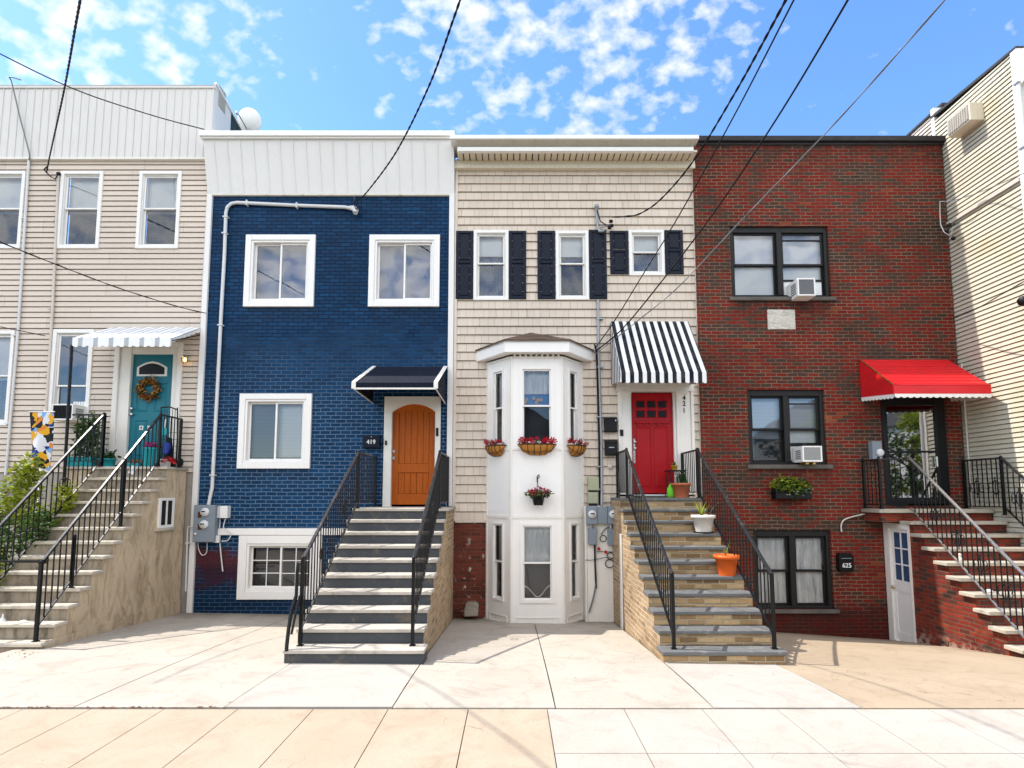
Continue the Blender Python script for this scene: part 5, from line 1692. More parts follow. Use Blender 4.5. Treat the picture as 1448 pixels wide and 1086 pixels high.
# pots on the tan stone stoop
def tread_y(i, yt=9.77, tr=.275): return yt - i * tr
def tread_z(i, zl=EZ - .05, rs=.19): return zl - i * rs
i = 6; c = (3.2, tread_y(i) + .12, tread_z(i)); r = thing('flower_pot', 'bright orange plastic pot with a thin green sprout on the stoop step', 'flower pot', c)
pot(r, c, .115, .165, .30, M['orangepot'], .02, .055); blades(r, (c[0] - .01, c[1], c[2] + .26), 6, .24, M['leaflime'], .22, .011)
i = 3; c = (3.16, tread_y(i) + .12, tread_z(i)); r = thing('flower_pot', 'off-white flower pot with a yellowing plant on an upper step', 'flower pot', c)
pot(r, c, .12, .175, .29, M['whitepot'], .02, .05); blades(r, (c[0] - .03, c[1], c[2] + .25), 14, .34, M['leaflime'], .4, .012)
q = MB(); q.lathe([(0, 0), (.16, 0), (.17, .02), (.12, .02)], c, 20); q.build('saucer', M['black'], r)
q = MB(); q.tube([(c[0] + .08, c[1], c[2] + .27), (c[0] + .2, c[1] + .05, c[2] + .42), (c[0] + .3, c[1] + .08, c[2] + .5)], .009, 5); q.build('stem', M['bark'], r)
c = (3.13, 10.1, EZ - .05); r = thing('flower_pot', 'terracotta pot with dark spiky plants on the landing beside the red door', 'flower pot', c)
pot(r, c, .12, .165, .27, M['terracotta'], .02, .045); blades(r, (c[0], c[1], c[2] + .23), 16, .36, M['leafdark'], .3, .018)
q = MB()
for k in range(4): q.tube([(c[0] - .06 + .05 * k, c[1], c[2] + .23), (c[0] - .07 + .05 * k, c[1], c[2] + .23 + .16 + .05 * (k % 2))], [.022, .016], 7)
q.build('cactus', M['leafdark'], r)
tb = thing('plant_stand', 'small black wrought iron plant table beside the red door', 'small table', (2.98, 10.5, EZ - .05))
zt_ = W(967, 665, 10.5)[1]
q = MB(); q.box(2.98, 3.32, 10.35, 10.65, zt_ - .02, zt_); q.build('table_top', M['iron'], tb)
for X_, Y_ in ((3.0, 10.37), (3.3, 10.37), (3.0, 10.63), (3.3, 10.63)):
    q = MB(); q.tube([(X_, Y_, zt_ - .02), (X_ + .02, Y_, zt_ - .25), (X_ + (.06 if X_ > 3.1 else -.02), Y_, EZ - .05)], .01, 6); q.build('leg', M['iron'], tb)
q = MB()
for k in range(5): q.tube([(3.0 + .07 * k + .03 * math.cos(a), 10.345, zt_ - .06 + .03 * math.sin(a)) for a in [j * .6 for j in range(11)]], .005, 4)
q.build('scroll_edge', M['iron'], tb)
c = (3.12, 10.45, zt_); r = thing('flower_pot', 'tiny ochre pot with a green succulent on the black plant table', 'flower pot', c)
pot(r, c, .04, .055, .09, M['brass2'] if 'brass2' in M else M['petalyellow'], .006, .02); blades(r, (c[0], c[1], c[2] + .07), 14, .13, M['leaf'], .7, .014)
c = (2.97, 10.2, EZ - .05); r = thing('watering_can', 'lime green plastic bottle on the landing behind the terracotta pot', 'bottle', c)
q = MB(); q.lathe([(0, 0), (.06, 0), (.075, .03), (.075, .16), (.04, .22), (.025, .26)], c, 14); q.build('body', M['lime'], r)
q = MB(); q.lathe([(.03, .26), (.03, .29), (0, .29)], c, 10, close=False); q.build('cap', M['leafdark'], r)

# coco baskets of the bay
def basket(label, p, mp_dir, L, h):
    """half-bowl trough hung on the bay: p centre of the top edge, mp_dir unit vector along the wall"""
    d = Vector((*mp_dir, 0)); nr = Vector((d.y, -d.x, 0))
    if nr.y > 0: nr = -nr
    r = thing('hanging_basket', label, 'flower basket', p, 'coco-lined flower baskets under the bay windows')
    p = Vector(p)
    q = MB(); n, m = 12, 6
    def pt(i, j, k=1.):
        t = i / n * 2 - 1
        e = (1 - abs(t) ** 3.2)
        a = j / m * math.pi / 2
        return p + d * t * L / 2 * (1 - .22 * (1 - math.cos(a)) ) + nr * .19 * k * max(.12, e ** .5) * math.cos(a) * 1 + Vector((0, 0, -h * k * math.sin(a) * max(.2, e ** .45)))
    for i in range(n):
        for j in range(m): q.face([pt(i, j), pt(i + 1, j), pt(i + 1, j + 1), pt(i, j + 1)], True)
    q.build('coco_liner', M['coco'], r)
    q = MB()
    q.tube([pt(i, 0, 1.04) for i in range(n + 1)], .009, 5); q.tube([p - d * L / 2, p + d * L / 2], .009, 5)
    for i in range(1, n, 2): q.tube([pt(i, j, 1.04) for j in range(m + 1)], .005, 4)
    q.tube([pt(i, 3, 1.05) for i in range(n + 1)], .005, 4)
    q.build('wire_frame', M['iron'], r)
    q = MB(); c_ = p + nr * .09 + Vector((0, 0, .03)); q.leaves((0, 0, 0), (L * .44, .09, .05), int(70 * L), .06, 0, .4, rnd=rn)
    q.v = [tuple(c_ + d * v[0] + nr * v[1] + Vector((0, 0, v[2]))) for v in q.v]; q.build('foliage', M['leafdark'], r)
    for _ in range(int(34 * L)):
        q = MB()
        o = c_ + d * rn.uniform(-.45, .45) * L + nr * rn.uniform(-.08, .11) + Vector((0, 0, rn.uniform(.0, .08)))
        s_ = rn.uniform(.034, .05); b0 = rn.uniform(0, 6)
        for k in range(6):
            a = b0 + k * 1.047; u_ = d * math.cos(a) + nr * math.sin(a) * .5 + Vector((0, 0, math.sin(a) * .8)); w_ = d * math.cos(a + .7) + nr * math.sin(a + .7) * .5 + Vector((0, 0, math.sin(a + .7) * .8))
            q.face([o, o + u_ * s_, o + (u_ + w_) * s_ * .75, o + w_ * s_])
        q.build('flower', M['petalred'], r)
zb1 = W(757, 628.5, BY - .1)[1]
basket('wide coco-lined basket of red flowers under the middle bay window', ((bx0 + bx1) / 2, BY - .02, zb1), (1, 0), .73, .2)
for s_, (a, b), lab in ((0, fac[0], 'coco-lined basket of red flowers under the left angled bay window'), (1, fac[2], 'coco-lined basket of red flowers under the right angled bay window')):
    a, b = Vector(a), Vector(b); d_ = (b - a).normalized(); c_ = (a + b) / 2
    nr = Vector((d_.y, -d_.x)); nr = -nr if nr.y > 0 else nr
    c_ = c_ + nr * .02
    basket(lab, (c_.x, c_.y, zb1 + .0), (d_.x, d_.y), .52, .2)
# hanging pot on a hook
hk_ = P(759.8, 673, BY - .03)
hp = thing('hanging_pot', 'black hanging pot of pink and red flowers on a hook on the white bay front', 'hanging plant', (hk_[0], BY - .14, hk_[2] - .6))
X_, zt_ = hk_[0], hk_[2]
q = MB(); q.tube([(X_, BY - .0, zt_ - .12), (X_, BY - .03, zt_), (X_ + .03, BY - .1, zt_ + .02), (X_ + .03, BY - .15, zt_ - .03), (X_ - .01, BY - .15, zt_ - .06), (X_, BY - .14, zt_ - .12)], .01, 6); q.build('hook', M['iron'], hp)
zp_ = W(760, 703, BY - .15)[1]; zq_ = W(760, 714.5, BY - .15)[1]
for k in range(3):
    a = k * 2.1 + .3; q = MB(); q.tube([(X_, BY - .14, zt_ - .12), (X_ + .1 * math.cos(a), BY - .15 + .1 * math.sin(a), zp_ + .02)], .003, 4); q.build('wire', M['iron'], hp)
c = (X_ + .01, BY - .155, zq_)
pot(hp, c, .085, .125, zp_ - zq_ + .04, M['black'], .008, .02)
q = MB(); q.leaves((c[0], c[1] - .02, zp_ + .07), (.24, .13, .09), 150, .075, 0, .4, rnd=rn, droop=.2); q.build('foliage', M['leaf'], hp)
for m_, n_ in (('petalred', 42), ('petalpink', 22), ('petalyellow', 12)):
    q = MB(); q.leaves((c[0], c[1] - .04, zp_ + .10), (.22, .13, .08), n_ * 2, .055, .5, .8, rnd=rn); q.build('flowers', M[m_], hp)
# planter under the brick house window
a, b, c_, d_ = RC(1094, 689, 1144, 706, BYY - .1)
pb = thing('window_planter', 'black planter box of green leaves and pale blossoms on the brick wall', 'planter', ((a + b) / 2, BYY - .1, c_))
q = MB(); q.cbox(a, b, BYY - .2, BYY - .0, c_, d_ - .02, .015); q.build('box', M['black'], pb)
q = MB(); q.leaves(((a + b) / 2, BYY - .13, d_ + .0), ((b - a) * .56, .19, .2), 620, .075, .1, .5, rnd=rn); q.build('foliage', M['leaf'], pb)
q = MB(); q.leaves(((a + b) / 2 - .05, BYY - .16, d_ + .05), ((b - a) * .54, .17, .18), 240, .07, .3, .5, rnd=rn); q.build('foliage', M['leaflime'], pb)
for m_, n_, zz in (('petalwhite', 40, -.08), ('petalyellow', 18, .08), ('petalpink', 8, .12)):
    q = MB(); q.leaves(((a + b) / 2 + .05, BYY - .19, d_ + zz), ((b - a) * .5, .07, .12), n_, .05, .2, .8, rnd=rn); q.build('blossoms', M[m_], pb)
# shrub at the far left
sh = thing('green_shrub', 'bushy yellow-green shrub growing beside the concrete stoop', 'shrub', (-8.4, 9.0, -.2))
for (x, y, z, rx, ry, rz, n_, m_) in ((-8.35, 9.3, 2.0, .28, .3, .55, 520, 'leaflime'), (-8.75, 9.0, 1.35, .45, .45, .6, 700, 'leaf'), (-8.1, 8.9, 1.15, .35, .4, .5, 420, 'leaf'), (-8.85, 9.05, 1.5, .4, .4, .6, 420, 'leaflime'),
                                (-7.95, 9.25, 1.55, .38, .35, .3, 300, 'leaflime'), (-8.0, 8.3, .75, .35, .35, .5, 360, 'leaflime'), (-8.3, 8.2, .55, .4, .4, .45, 260, 'leafdark'), (-7.95, 8.05, .35, .22, .25, .3, 160, 'leafred'), (-8.25, 9.3, 2.42, .16, .2, .3, 160, 'leaflime'), (-7.66, 9.35, 1.95, .16, .22, .3, 170, 'leaflime'), (-7.68, 8.9, 1.5, .16, .3, .3, 170, 'leaf'), (-7.7, 9.6, 1.75, .12, .2, .35, 120, 'leaflime')):
    q = MB(); q.leaves((x, y, z), (rx, ry, rz), int(n_ * 1.5), .085, .15, .6, rnd=rn, droop=.15); q.build('foliage', M[m_], sh)
for k in range(9):
    q = MB(); x = -8.3 + rn.uniform(-.4, .4); q.tube([(x, 8.8 + rn.uniform(-.3, .3), -.2), (x + rn.uniform(-.2, .2), 8.9, .7), (x + rn.uniform(-.3, .3), 9.0, 1.7)], [.016, .012, .005], 5); q.build('stem', M['bark'], sh)
# left landing: ferns in a turquoise trough, pot, purple flowers, cart, toys
LZ = EZ + .526
a, b, c_, d_ = RC(97, 643, 136, 658, 10.45)
tr_ = thing('planter_trough', 'long turquoise trough of tall ferns on the concrete landing', 'planter', ((a + b) / 2, 10.45, LZ))
q = MB(); q.cbox(a, b, 10.33, 10.6, LZ + .002, LZ + .2, .02); q.build('trough', M['tealpot'], tr_)
for k, (x, hgt) in enumerate(((a + .2, .85), (a + .3, .8), (b - .12, .95), (b - .06, .8))):
    q = MB(); q.leaves((x, 10.45, LZ + .2 + hgt / 2), (.11, .1, hgt / 2), 190, .085, .05, .4, rnd=rn, droop=.6); q.build('fern', M['leaf'], tr_)
q = MB(); q.leaves(((a + b) / 2, 10.42, LZ + .22), ((b - a) * .48, .12, .07), 110, .06, 0, .5, rnd=rn); q.build('foliage', M['leafdark'], tr_)
q = MB(); q.leaves((a + .13, 10.34, LZ + .27), (.12, .05, .05), 14, .06, .2, .8, rnd=rn); q.build('blossoms', M['petalwhite'], tr_)
a, b, c_, d_ = RC(142, 645, 161, 658, 10.45)
r = thing('flower_pot', 'squat teal pot of dark leaves on the landing left of the teal door', 'flower pot', ((a + b) / 2, 10.45, LZ))
pot(r, ((a + b) / 2, 10.45, LZ), .12, .14, .17, M['tealpot'], .01, .03)
q = MB(); q.leaves(((a + b) / 2, 10.45, LZ + .22), (.19, .15, .1), 130, .09, .1, .5, rnd=rn, droop=.3); q.build('foliage', M['leafdark'], r)
a, b, c_, d_ = RC(205, 632, 226, 658, 10.4)
r = thing('flower_pot', 'tall ribbed turquoise pot of magenta flowers before the teal door', 'flower pot', ((a + b) / 2, 10.4, LZ))
cx_ = (a + b) / 2
q = MB(); prof = [(0, 0), (.12, 0), (.13, .02), (.15, .33), (.165, .34), (.165, .37), (.14, .37), (.13, .33), (0, .33)]
q.lathe(prof, (cx_, 10.4, LZ), 24, close=False)
for k in range(12): 
    a_ = k * math.pi / 6; q.bar((cx_ + .13 * math.cos(a_), 10.4 + .13 * math.sin(a_), LZ + .02), (cx_ + .15 * math.cos(a_), 10.4 + .15 * math.sin(a_), LZ + .33), .03, .016)
q.build('pot', M['tealpot'], r)
q = MB(); q.leaves((cx_, 10.38, LZ + .42), (.15, .13, .08), 110, .06, 0, .8, rnd=rn); q.build('flowers', M['petalpink'], r)
q = MB(); q.leaves((cx_, 10.38, LZ + .38), (.16, .14, .05), 50, .06, 0, .5, rnd=rn); q.build('foliage', M['leafdark'], r)
a, b, c_, d_ = RC(182, 651, 203, 658, 10.6)
r = thing('planter_box', 'low dark teal box of small red blooms at the foot of the teal door', 'planter', ((a + b) / 2, 10.6, LZ))
q = MB(); q.cbox(a, b, 10.5, 10.68, LZ + .002, LZ + .09, .01); q.build('box', M['tealpot'], r)
q = MB(); q.leaves(((a + b) / 2, 10.57, LZ + .11), ((b - a) * .48, .07, .03), 60, .045, 0, .8, rnd=rn); q.build('flowers', M['petalorange'], r)
# folding hand cart
fc = thing('folding_cart', 'black folding shopping cart leaning on the landing railing', 'cart', (-6.55, 10.35, LZ))
xa, xb = P(229, 600, 10.45)[0], P(252, 600, 10.45)[0]
zt_ = W(240, 577, 10.45)[1]
for X_ in (xa, xb):
    q = MB(); q.tube([(X_, 10.45, LZ + .1), (X_ + .02, 10.42, LZ + .5), (X_, 10.4, zt_)], .013, 6); q.build('upright', M['iron'], fc)
q = MB(); q.tube([(xa, 10.4, zt_), ((xa + xb) / 2, 10.4, zt_ + .015), (xb, 10.4, zt_ - .04)], .015, 6); q.build('handle', M['iron'], fc)
q = MB()
for k in range(1, 5): q.bar((xa, 10.44, LZ + .15 + k * .13), (xb + .02, 10.44, LZ + .15 + k * .13), .008, .008)
for k in range(1, 6): x = xa + (xb - xa) * k / 6; q.bar((x, 10.44, LZ + .15), (x, 10.42, zt_ - .03), .008, .008)
q.build('basket_wire', M['iron'], fc)
q = MB(); q.prism([(0, 0), (.17, 0), (.13, .42), (.03, .45)], (xb - .2, 10.40, LZ + .14), (1, 0, 0), (0, 0, 1), (0, -.03, 0)); q.build('folded_fabric', M['navyfab'], fc)
for X_ in (xb - .02, xb + .12):
    q = MB(); q.lathe([(.05, -.02), (.085, -.015), (.09, 0), (.085, .015), (.05, .02)], (X_, 10.38, LZ + .092), 16, 'X'); q.build('wheel', M['black'], fc)
sp_ = thing('hand_spade', 'small turquoise plastic spade propped against the black railing', 'toy spade', (-6.75, 10.3, LZ))
p0 = P(232.5, 611, 10.3)
q = MB(); q.prism([(-.045, -.05), (.045, -.05), (.04, .06), (.015, .09), (-.015, .09), (-.04, .06)], p0, (1, 0, 0), (0, 0, 1), (0, .012, 0)); q.build('blade', M['tealpot'], sp_)
q = MB(); q.tube([(p0[0], p0[1], p0[2] + .08), (p0[0], p0[1] + .02, p0[2] + .25)], .012, 6); q.build('handle', M['whiteplastic'], sp_)
bk = thing('blue_bag', 'royal blue bag hanging on the landing railing under the turquoise spade', 'bag', (-6.72, 10.3, LZ + .2))
p0 = P(234, 634, 10.28)
q = MB(); q.prism([(-.07, -.1), (.03, -.12), (.075, .02), (.05, .12), (-.05, .1)], p0, (1, 0, 0), (0, 0, 1), (0, .06, 0)); q.build('sack', M['royal'], bk, bevel=.02)
q = MB(); q.tube([(p0[0] - .03, p0[1] + .03, p0[2] + .1), (p0[0], p0[1] + .03, p0[2] + .17), (p0[0] + .04, p0[1] + .03, p0[2] + .11)], .007, 5); q.build('strap', M['black'], bk)
bw = thing('bucket', 'white bucket with a red cloth at the right end of the landing', 'bucket', (-6.6, 10.3, LZ))
p0 = P(234, 657, 10.25)
q = MB(); q.lathe([(0, 0), (.08, 0), (.095, .13), (.1, .13), (.1, .14), (.085, .14), (.075, .03), (0, .03)], (p0[0], 10.25, LZ + .001), 18, close=False); q.build('pail', M['whiteplastic'], bw)
q = MB(); q.leaves((p0[0] + .07, 10.22, LZ + .14), (.09, .07, .06), 60, .08, 0, .4, rnd=rn); q.build('cloth', M['redplastic'], bw)
tg_ = thing('paper_tag', 'white paper tag tied to the concrete stoop railing', 'tag', (-6.56, 9.6, LZ))
p0 = P(187.5, 664.5, 9.55); p0 = (-6.60, 9.55, p0[2])
xx = P(187.5, 664.5, 9.0)
Yt = 6.60 * F / (724 - 187.5)
p0 = (-6.61, Yt, W(187, 664.5, Yt)[1])
q = MB(); q.prism([(-.07, -.05), (.02, -.085), (.075, .045), (-.01, .08)], p0, (1, 0, 0), (0, 0, 1), (0, .004, 0)); q.build('card', M['whiteplastic'], tg_)
q = MB(); q.bar((p0[0] - .04, p0[1] - .003, p0[2] - .02), (p0[0] + .03, p0[1] - .003, p0[2] + .01), .012, .002); q.build('print', M['black'], tg_)
q = MB(); q.tube([(p0[0] - .005, p0[1], p0[2] + .07), (-6.56, p0[1] + .02, p0[2] + .16)], .003, 4); q.build('string', M['cable'], tg_)
# wreath
p0 = P(211, 550, FY - .0)
wr = thing('door_wreath', 'round autumn wreath of brown and yellow leaves on the teal door', 'wreath', p0)
for m_, n_ in (('petalorange', 170), ('leafred', 200), ('leafdark', 130), ('petalyellow', 90)):
    q = MB(); q.leaves((0, 0, 0), (1, 1, 1), n_, .07, .2, .6, rnd=rn)
    vs = []
    for k in range(0, len(q.v), 5):
        a = rn.uniform(0, 6.283); rr_ = .175 + rn.gauss(0, .032); b0 = Vector(q.v[k]); y_ = rn.uniform(-.07, .015)
        for v in q.v[k:k + 5]:
            dv = Vector(v) - b0
            vs.append((p0[0] + rr_ * math.cos(a) + dv.x, FY - .0 + y_ + dv.y * .6, p0[2] + rr_ * math.sin(a) + dv.z))
    q.v = vs; q.build('leaves', M[m_], wr)
q = MB(); q.tube([(p0[0] + .17 * math.cos(a), FY - .01, p0[2] + .17 * math.sin(a)) for a in [j * math.pi / 12 for j in range(25)]], .03, 6); q.build('ring', M['bark'], wr)
# porch light
p0 = P(265, 510, FY)
pl_ = thing('porch_light', 'round glass porch light with a lit bulb beside the teal door', 'wall lamp', p0)
q = MB(); q.lathe([(.06, 0), (.06, -.02), (.03, -.03), (.03, -.05)], (p0[0] - .01, FY - .015, p0[2] + .03), 14, 'Y'); q.build('wall_plate', M['chrome'], pl_)
q = MB(); q.lathe([(0, -.07), (.04, -.06), (.065, -.03), (.07, 0), (.06, .04), (.04, .065)], (p0[0], FY - .09, p0[2]), 16); q.build('globe', M['glass'], pl_)
q = MB(); q.lathe([(0, -.04), (.028, -.02), (.03, .01), (.015, .04), (0, .05)], (p0[0], FY - .09, p0[2] - .01), 12, close=False); q.build('bulb', M['lamp'], pl_)
# flag on a stake
fl = thing('garden_flag', 'colourful flower-print garden flag on a pale stake beside the shrub', 'flag', P(57, 700, 9.9))
q = MB(); n, m = 14, 20
FYY = 9.9
A = P(42, 583, FYY); B = P(76, 583, FYY); Cc = P(43.5, 657, FYY); D = P(71, 667, FYY)
for o in (0, .006):
    for i in range(n):
        for j in range(m):
            def pt(i, j):
                u, v = i / n, j / m
                x = (A[0] * (1 - u) + B[0] * u) * (1 - v) + (Cc[0] * (1 - u) + D[0] * u) * v
                z = (A[2] * (1 - u) + B[2] * u) * (1 - v) + (Cc[2] * (1 - u) + D[2] * u) * v
                return (x, FYY + o + .035 * math.sin(u * 7 + v * 3) * (.2 + v), z)
            q.face([pt(i, j), pt(i + 1, j), pt(i + 1, j + 1), pt(i, j + 1)], True)
q.build('cloth', M['flag'], fl)
sx_ = P(53, 700, FYY)[0]
q = MB(); q.tube([(sx_, FYY + .02, -.2), (sx_, FYY + .02, A[2] + .04), (sx_ + .02, FYY + .02, A[2] + .02)], .012, 6); q.build('stake', M['conduit'], fl)
q = MB(); q.tube([(A[0] - .02, FYY + .0, A[2] + .01), (B[0] + .02, FYY + .0, B[2] + .01)], .009, 6); q.build('cross_bar', M['conduit'], fl)

# ================================================================== WALL EQUIPMENT
def boxm(name, r, y0, y1, m, root, bevel=.008):
    a, b, c, d = RC(*r, (y0 + y1) / 2)
    q = MB(); q.box(a, b, y0, y1, c, d)
    return q.build(name, m, root, bevel=bevel), (a, b, c, d)
def dial(px, py, r, y, root):
    c = P(px, py, y)
    q = MB(); q.lathe([(r, 0), (r, -.03), (r * .92, -.045), (r * .8, -.045), (r * .8, -.03)], (c[0], y, c[2]), 24, 'Y'); o = q.build('meter_ring', M['whiteplastic'], root)
    q = MB(); q.lathe([(r * .8, -.035), (r * .6, -.07), (0, -.08)], (c[0], y, c[2]), 20, 'Y', close=False); q.build('meter_glass', M['meterface'], root)
    q = MB(); q.box(c[0] - r * .5, c[0] + r * .5, y - .083, y - .078, c[2] + .0, c[2] + r * .3); q.build('meter_dial', M['black'], root)
e = thing('electric_meter_box', 'blue-grey double electric meter box at the left corner of the blue house', 'meter box', P(290, 740, FY))
a, b, c_, d_ = RC(275, 714, 305, 766.5, FY - .15)
q = MB(); q.cbox(a, b, FY - .2, FY - .0, c_, d_, .012); q.build('cabinet', M['grey'], e)
dial(290.3, 724, .078, FY - .2, e); dial(289, 741.5, .078, FY - .2, e)
for py in (727, 744):
    o_, _ = boxm('tag', (280, py - 3, 284.5, py + 5), FY - .215, FY - .198, M['leafred'], e, .002)
q = MB(); c = P(276.5, 755, FY - .2); q.lathe([(.02, 0), (.024, -.02), (0, -.03)], (c[0], FY - .2, c[2]), 10, 'Y'); q.build('seal', M['whiteplastic'], e)
cdt = thing('white_conduit', 'white electrical conduit bending across the top of the blue wall and down its left side', 'conduit', P(310, 500, FY))
yC = FY - .045
pts = [P(501, 297, yC - .06), P(497, 295, yC - .02), P(488, 293, yC), P(420, 290.5, yC), P(335, 286.5, yC), P(327, 288, yC), P(321.5, 293, yC), P(319.5, 301, yC), P(317.5, 360, yC), P(313, 440, yC), P(308, 540, yC), P(300, 690, yC), P(297, 703, yC), P(295, 714, yC - .03)]
q = MB(); q.tube(pts, .034, 10); q.build('pipe', M['conduit'], cdt)
q = MB(); c = P(503, 296, yC - .08); q.tube([P(494, 294, yC - .01), P(500, 294, yC - .03), P(503.5, 297, yC - .06), P(502, 301, yC - .09)], [.04, .05, .055, .05], 10); q.build('weather_head', M['conduit'], cdt)
for (px, py, ver) in ((319.4, 307, 0), (349.5, 287, 1), (312, 460, 0), (301, 672, 0), (318, 330, 0), (420, 290.5, 1)):
    c = P(px, py, yC); q = MB()
    if ver: q.box(c[0] - .012, c[0] + .012, FY - .085, FY, c[2] - .06, c[2] + .05)
    else: q.box(c[0] - .05, c[0] + .05, FY - .085, FY, c[2] - .012, c[2] + .012)
    q.build('clamp', M['conduit'], cdt)
j = thing('junction_box', 'off-white cable junction box beside the blue house meter', 'junction box', P(316, 724, FY))
a, b, c_, d_ = RC(308, 716, 324, 732.5, FY - .06)
q = MB(); q.cbox(a, a + .07, FY - .11, FY, c_ + .002, d_, .008); q.build('side_cover', M['greylight'], j)
q = MB(); q.cbox(a + .072, b, FY - .13, FY, c_, d_ + .01, .008); q.build('cover', M['whiteplastic'], j)
j2 = thing('cable_box', 'small white cable box under the white band beside the meter', 'junction box', P(309, 763, FY))
a, b, c_, d_ = RC(304.8, 757, 312.5, 767, FY - .04); q = MB(); q.cbox(a, b, FY - .12, FY - .057, c_, d_, .006); q.build('cover', M['whiteplastic'], j2)
def wire(name, label, pts, r=.008, m='cable', cat='wire', group=None):
    """smooth cable through points"""
    pts = [Vector(p) for p in pts]
    out = []
    for i in range(len(pts) - 1):
        p0, p1, p2, p3 = pts[max(i - 1, 0)], pts[i], pts[i + 1], pts[min(i + 2, len(pts) - 1)]
        for k in range(6):
            t_ = k / 6
            out.append(.5 * ((2 * p1) + (p2 - p0) * t_ + (2 * p0 - 5 * p1 + 4 * p2 - p3) * t_ ** 2 + (3 * p1 - p0 - 3 * p2 + p3) * t_ ** 3))
    out.append(pts[-1])
    q = MB(); q.tube(out, r, 6)
    return tag(q.build(name, M[m]), label, cat, group)
yW = FY - .06
wire('loose_cable', 'white cables looping from the junction box to the small cable box', [P(319, 733, yW - .02), P(316, 745, yW - .04), P(320, 750, yW - .06), P(326.5, 755, yW - .04), P(322, 764, yW - .04), P(313, 765, yW - .05)], .01, 'conduit')
wire('loose_cable', 'straight white cable drop between the junction box and the white band', [P(311, 733, yW), P(311, 740, yW), P(310.5, 747, yW - .02)], .009, 'conduit')
wire('loose_cable', 'white cables hanging in loops under the grey meter box', [P(280, 767, yW), P(281, 777, yW), P(286, 785, yW), P(292, 781, yW), P(293, 767, yW)], .009, 'conduit')
wire('loose_cable', 'white cable end dangling over the red faded paint', [P(311, 768, yW), P(312.5, 785, yW), P(315, 808, yW)], .013, 'conduit')
gp = thing('ground_pipe', 'thin white pipe down the corner between the stucco stoop and the blue house', 'pipe', P(266, 800, FY))
q = MB(); q.tube([P(275, 745, FY - .1), P(266, 745, FY - .1), P(264.5, 770, FY - .1), P(262.5, 836, FY - .1)], .016, 6); q.build('pipe', M['conduit'], gp)
q = MB(); c = P(265, 768, FY - .1); q.box(c[0] - .04, c[0] + .04, FY - .11, FY + .0, c[2] - .01, c[2] + .01); q.build('clamp', M['conduit'], gp)
# beige house pipes and grey meter
for (lab, tx, bx_, m_, ytop_) in (('pale service pipe on the beige siding left of the upper middle window', 41, 8, 'conduit', 225), ('cream service pipe on the beige siding beside the black service cable', 82.5, 65, 'cream_pipe', 248)):
    t_ = thing('service_pipe', lab, 'pipe', P(tx, 400, FY))
    q = MB(); q.tube([P(tx, ytop_, FY - .045), P((tx + bx_) / 2 + 1, 470 if bx_ < 20 else 430, FY - .045), P(bx_, 672 if bx_ < 20 else 585, FY - .045)], .024, 8); q.build('pipe', M[m_], t_)
    for k in (.2, .6, .9):
        c = P(tx + (bx_ - tx) * k, ytop_ + (640 - ytop_) * k * (1 if bx_ < 20 else .8), FY - .04); q = MB(); q.box(c[0] - .045, c[0] + .045, FY - .06, FY, c[2] - .012, c[2] + .012); q.build('clamp', M[m_], t_)
mt = thing('utility_box', 'grey utility box with red scribbled lettering on the wall behind the shrub', 'utility box', P(15, 697, FY))
a, b, c_, d_ = RC(4.5, 683, 25, 712, FY - .1)
q = MB(); q.cbox(a, b, FY - .18, FY, c_, d_, .01); q.build('cabinet', M['grey'], mt)
q = MB()
for k, (u, v) in enumerate(((-.06, .05), (.03, .06), (-.02, 0), (.05, -.01), (-.03, -.06))):
    q.tube([((a + b) / 2 + u + .035 * math.cos(t_), FY - .184, (c_ + d_) / 2 + v + .03 * math.sin(t_ * 1.3)) for t_ in [i_ * .7 for i_ in range(7)]], .006, 4)
q.build('red_lettering', M['redplastic'], mt)
# cream house meters
e = thing('electric_meter_bank', 'blue-grey twin electric meter bank above the white access door', 'meter box', P(851, 728, 10.5))
yM = 10.5
a, b, c_, d_ = RC(829, 715.7, 874, 741, yM)
q = MB(); q.cbox(a, a + (b - a) * .34, yM - .06, yM + .25, c_, d_, .01); q.build('cabinet', M['grey'], e)
q = MB(); q.cbox(a + (b - a) * .345, a + (b - a) * .66, yM - .045, yM + .25, c_ + .004, d_ - .01, .01); q.build('cabinet', M['grey'], e)
q = MB(); q.cbox(a + (b - a) * .665, b, yM - .06, yM + .25, c_, d_, .01); q.build('cabinet', M['grey'], e)
dial(837.3, 727, .075, yM - .06, e); dial(867, 727, .075, yM - .06, e)
for nm, r_, lab in (('breaker_box', (832, 747, 844, 770), 'left small grey breaker box below the meter bank, by the bay'), ('breaker_box', (859.6, 748, 872.7, 771), 'right small grey breaker box below the meter bank, by the stoop')):
    t_ = thing(nm, lab, 'breaker box', P(r_[0] + 6, r_[3], 10.5), 'breaker boxes below the meter bank')
    a, b, c_, d_ = RC(*r_, 10.5); q = MB(); q.cbox(a, b, 10.46, 10.6, c_, d_, .008); q.build('cover', M['grey'], t_)
    q = MB(); q.tube([((a + b) / 2 - .03, 10.5, d_), ((a + b) / 2 - .03, 10.5, d_ + .1)], .03, 8); q.build('fitting', M['galv'], t_)
for r_, lab in (((830.8, 675, 846.4, 693.5), 'upper of two pale olive utility boxes right of the bay'), ((831, 696, 845.4, 712), 'lower of two pale olive utility boxes right of the bay')):
    t_ = thing('utility_box', lab, 'utility box', P(838, r_[3], FY), 'pale olive utility boxes')
    a, b, c_, d_ = RC(*r_, FY - .06); q = MB(); q.cbox(a, b, FY - .12, FY, c_, d_, .01); q.build('cover', M['olive'], t_)
    q = MB(); q.box(a + .02, b - .02, FY - .10, FY - .02, c_ - .025, c_); q.build('cable_entry', M['black'], t_)
yc = 10.52
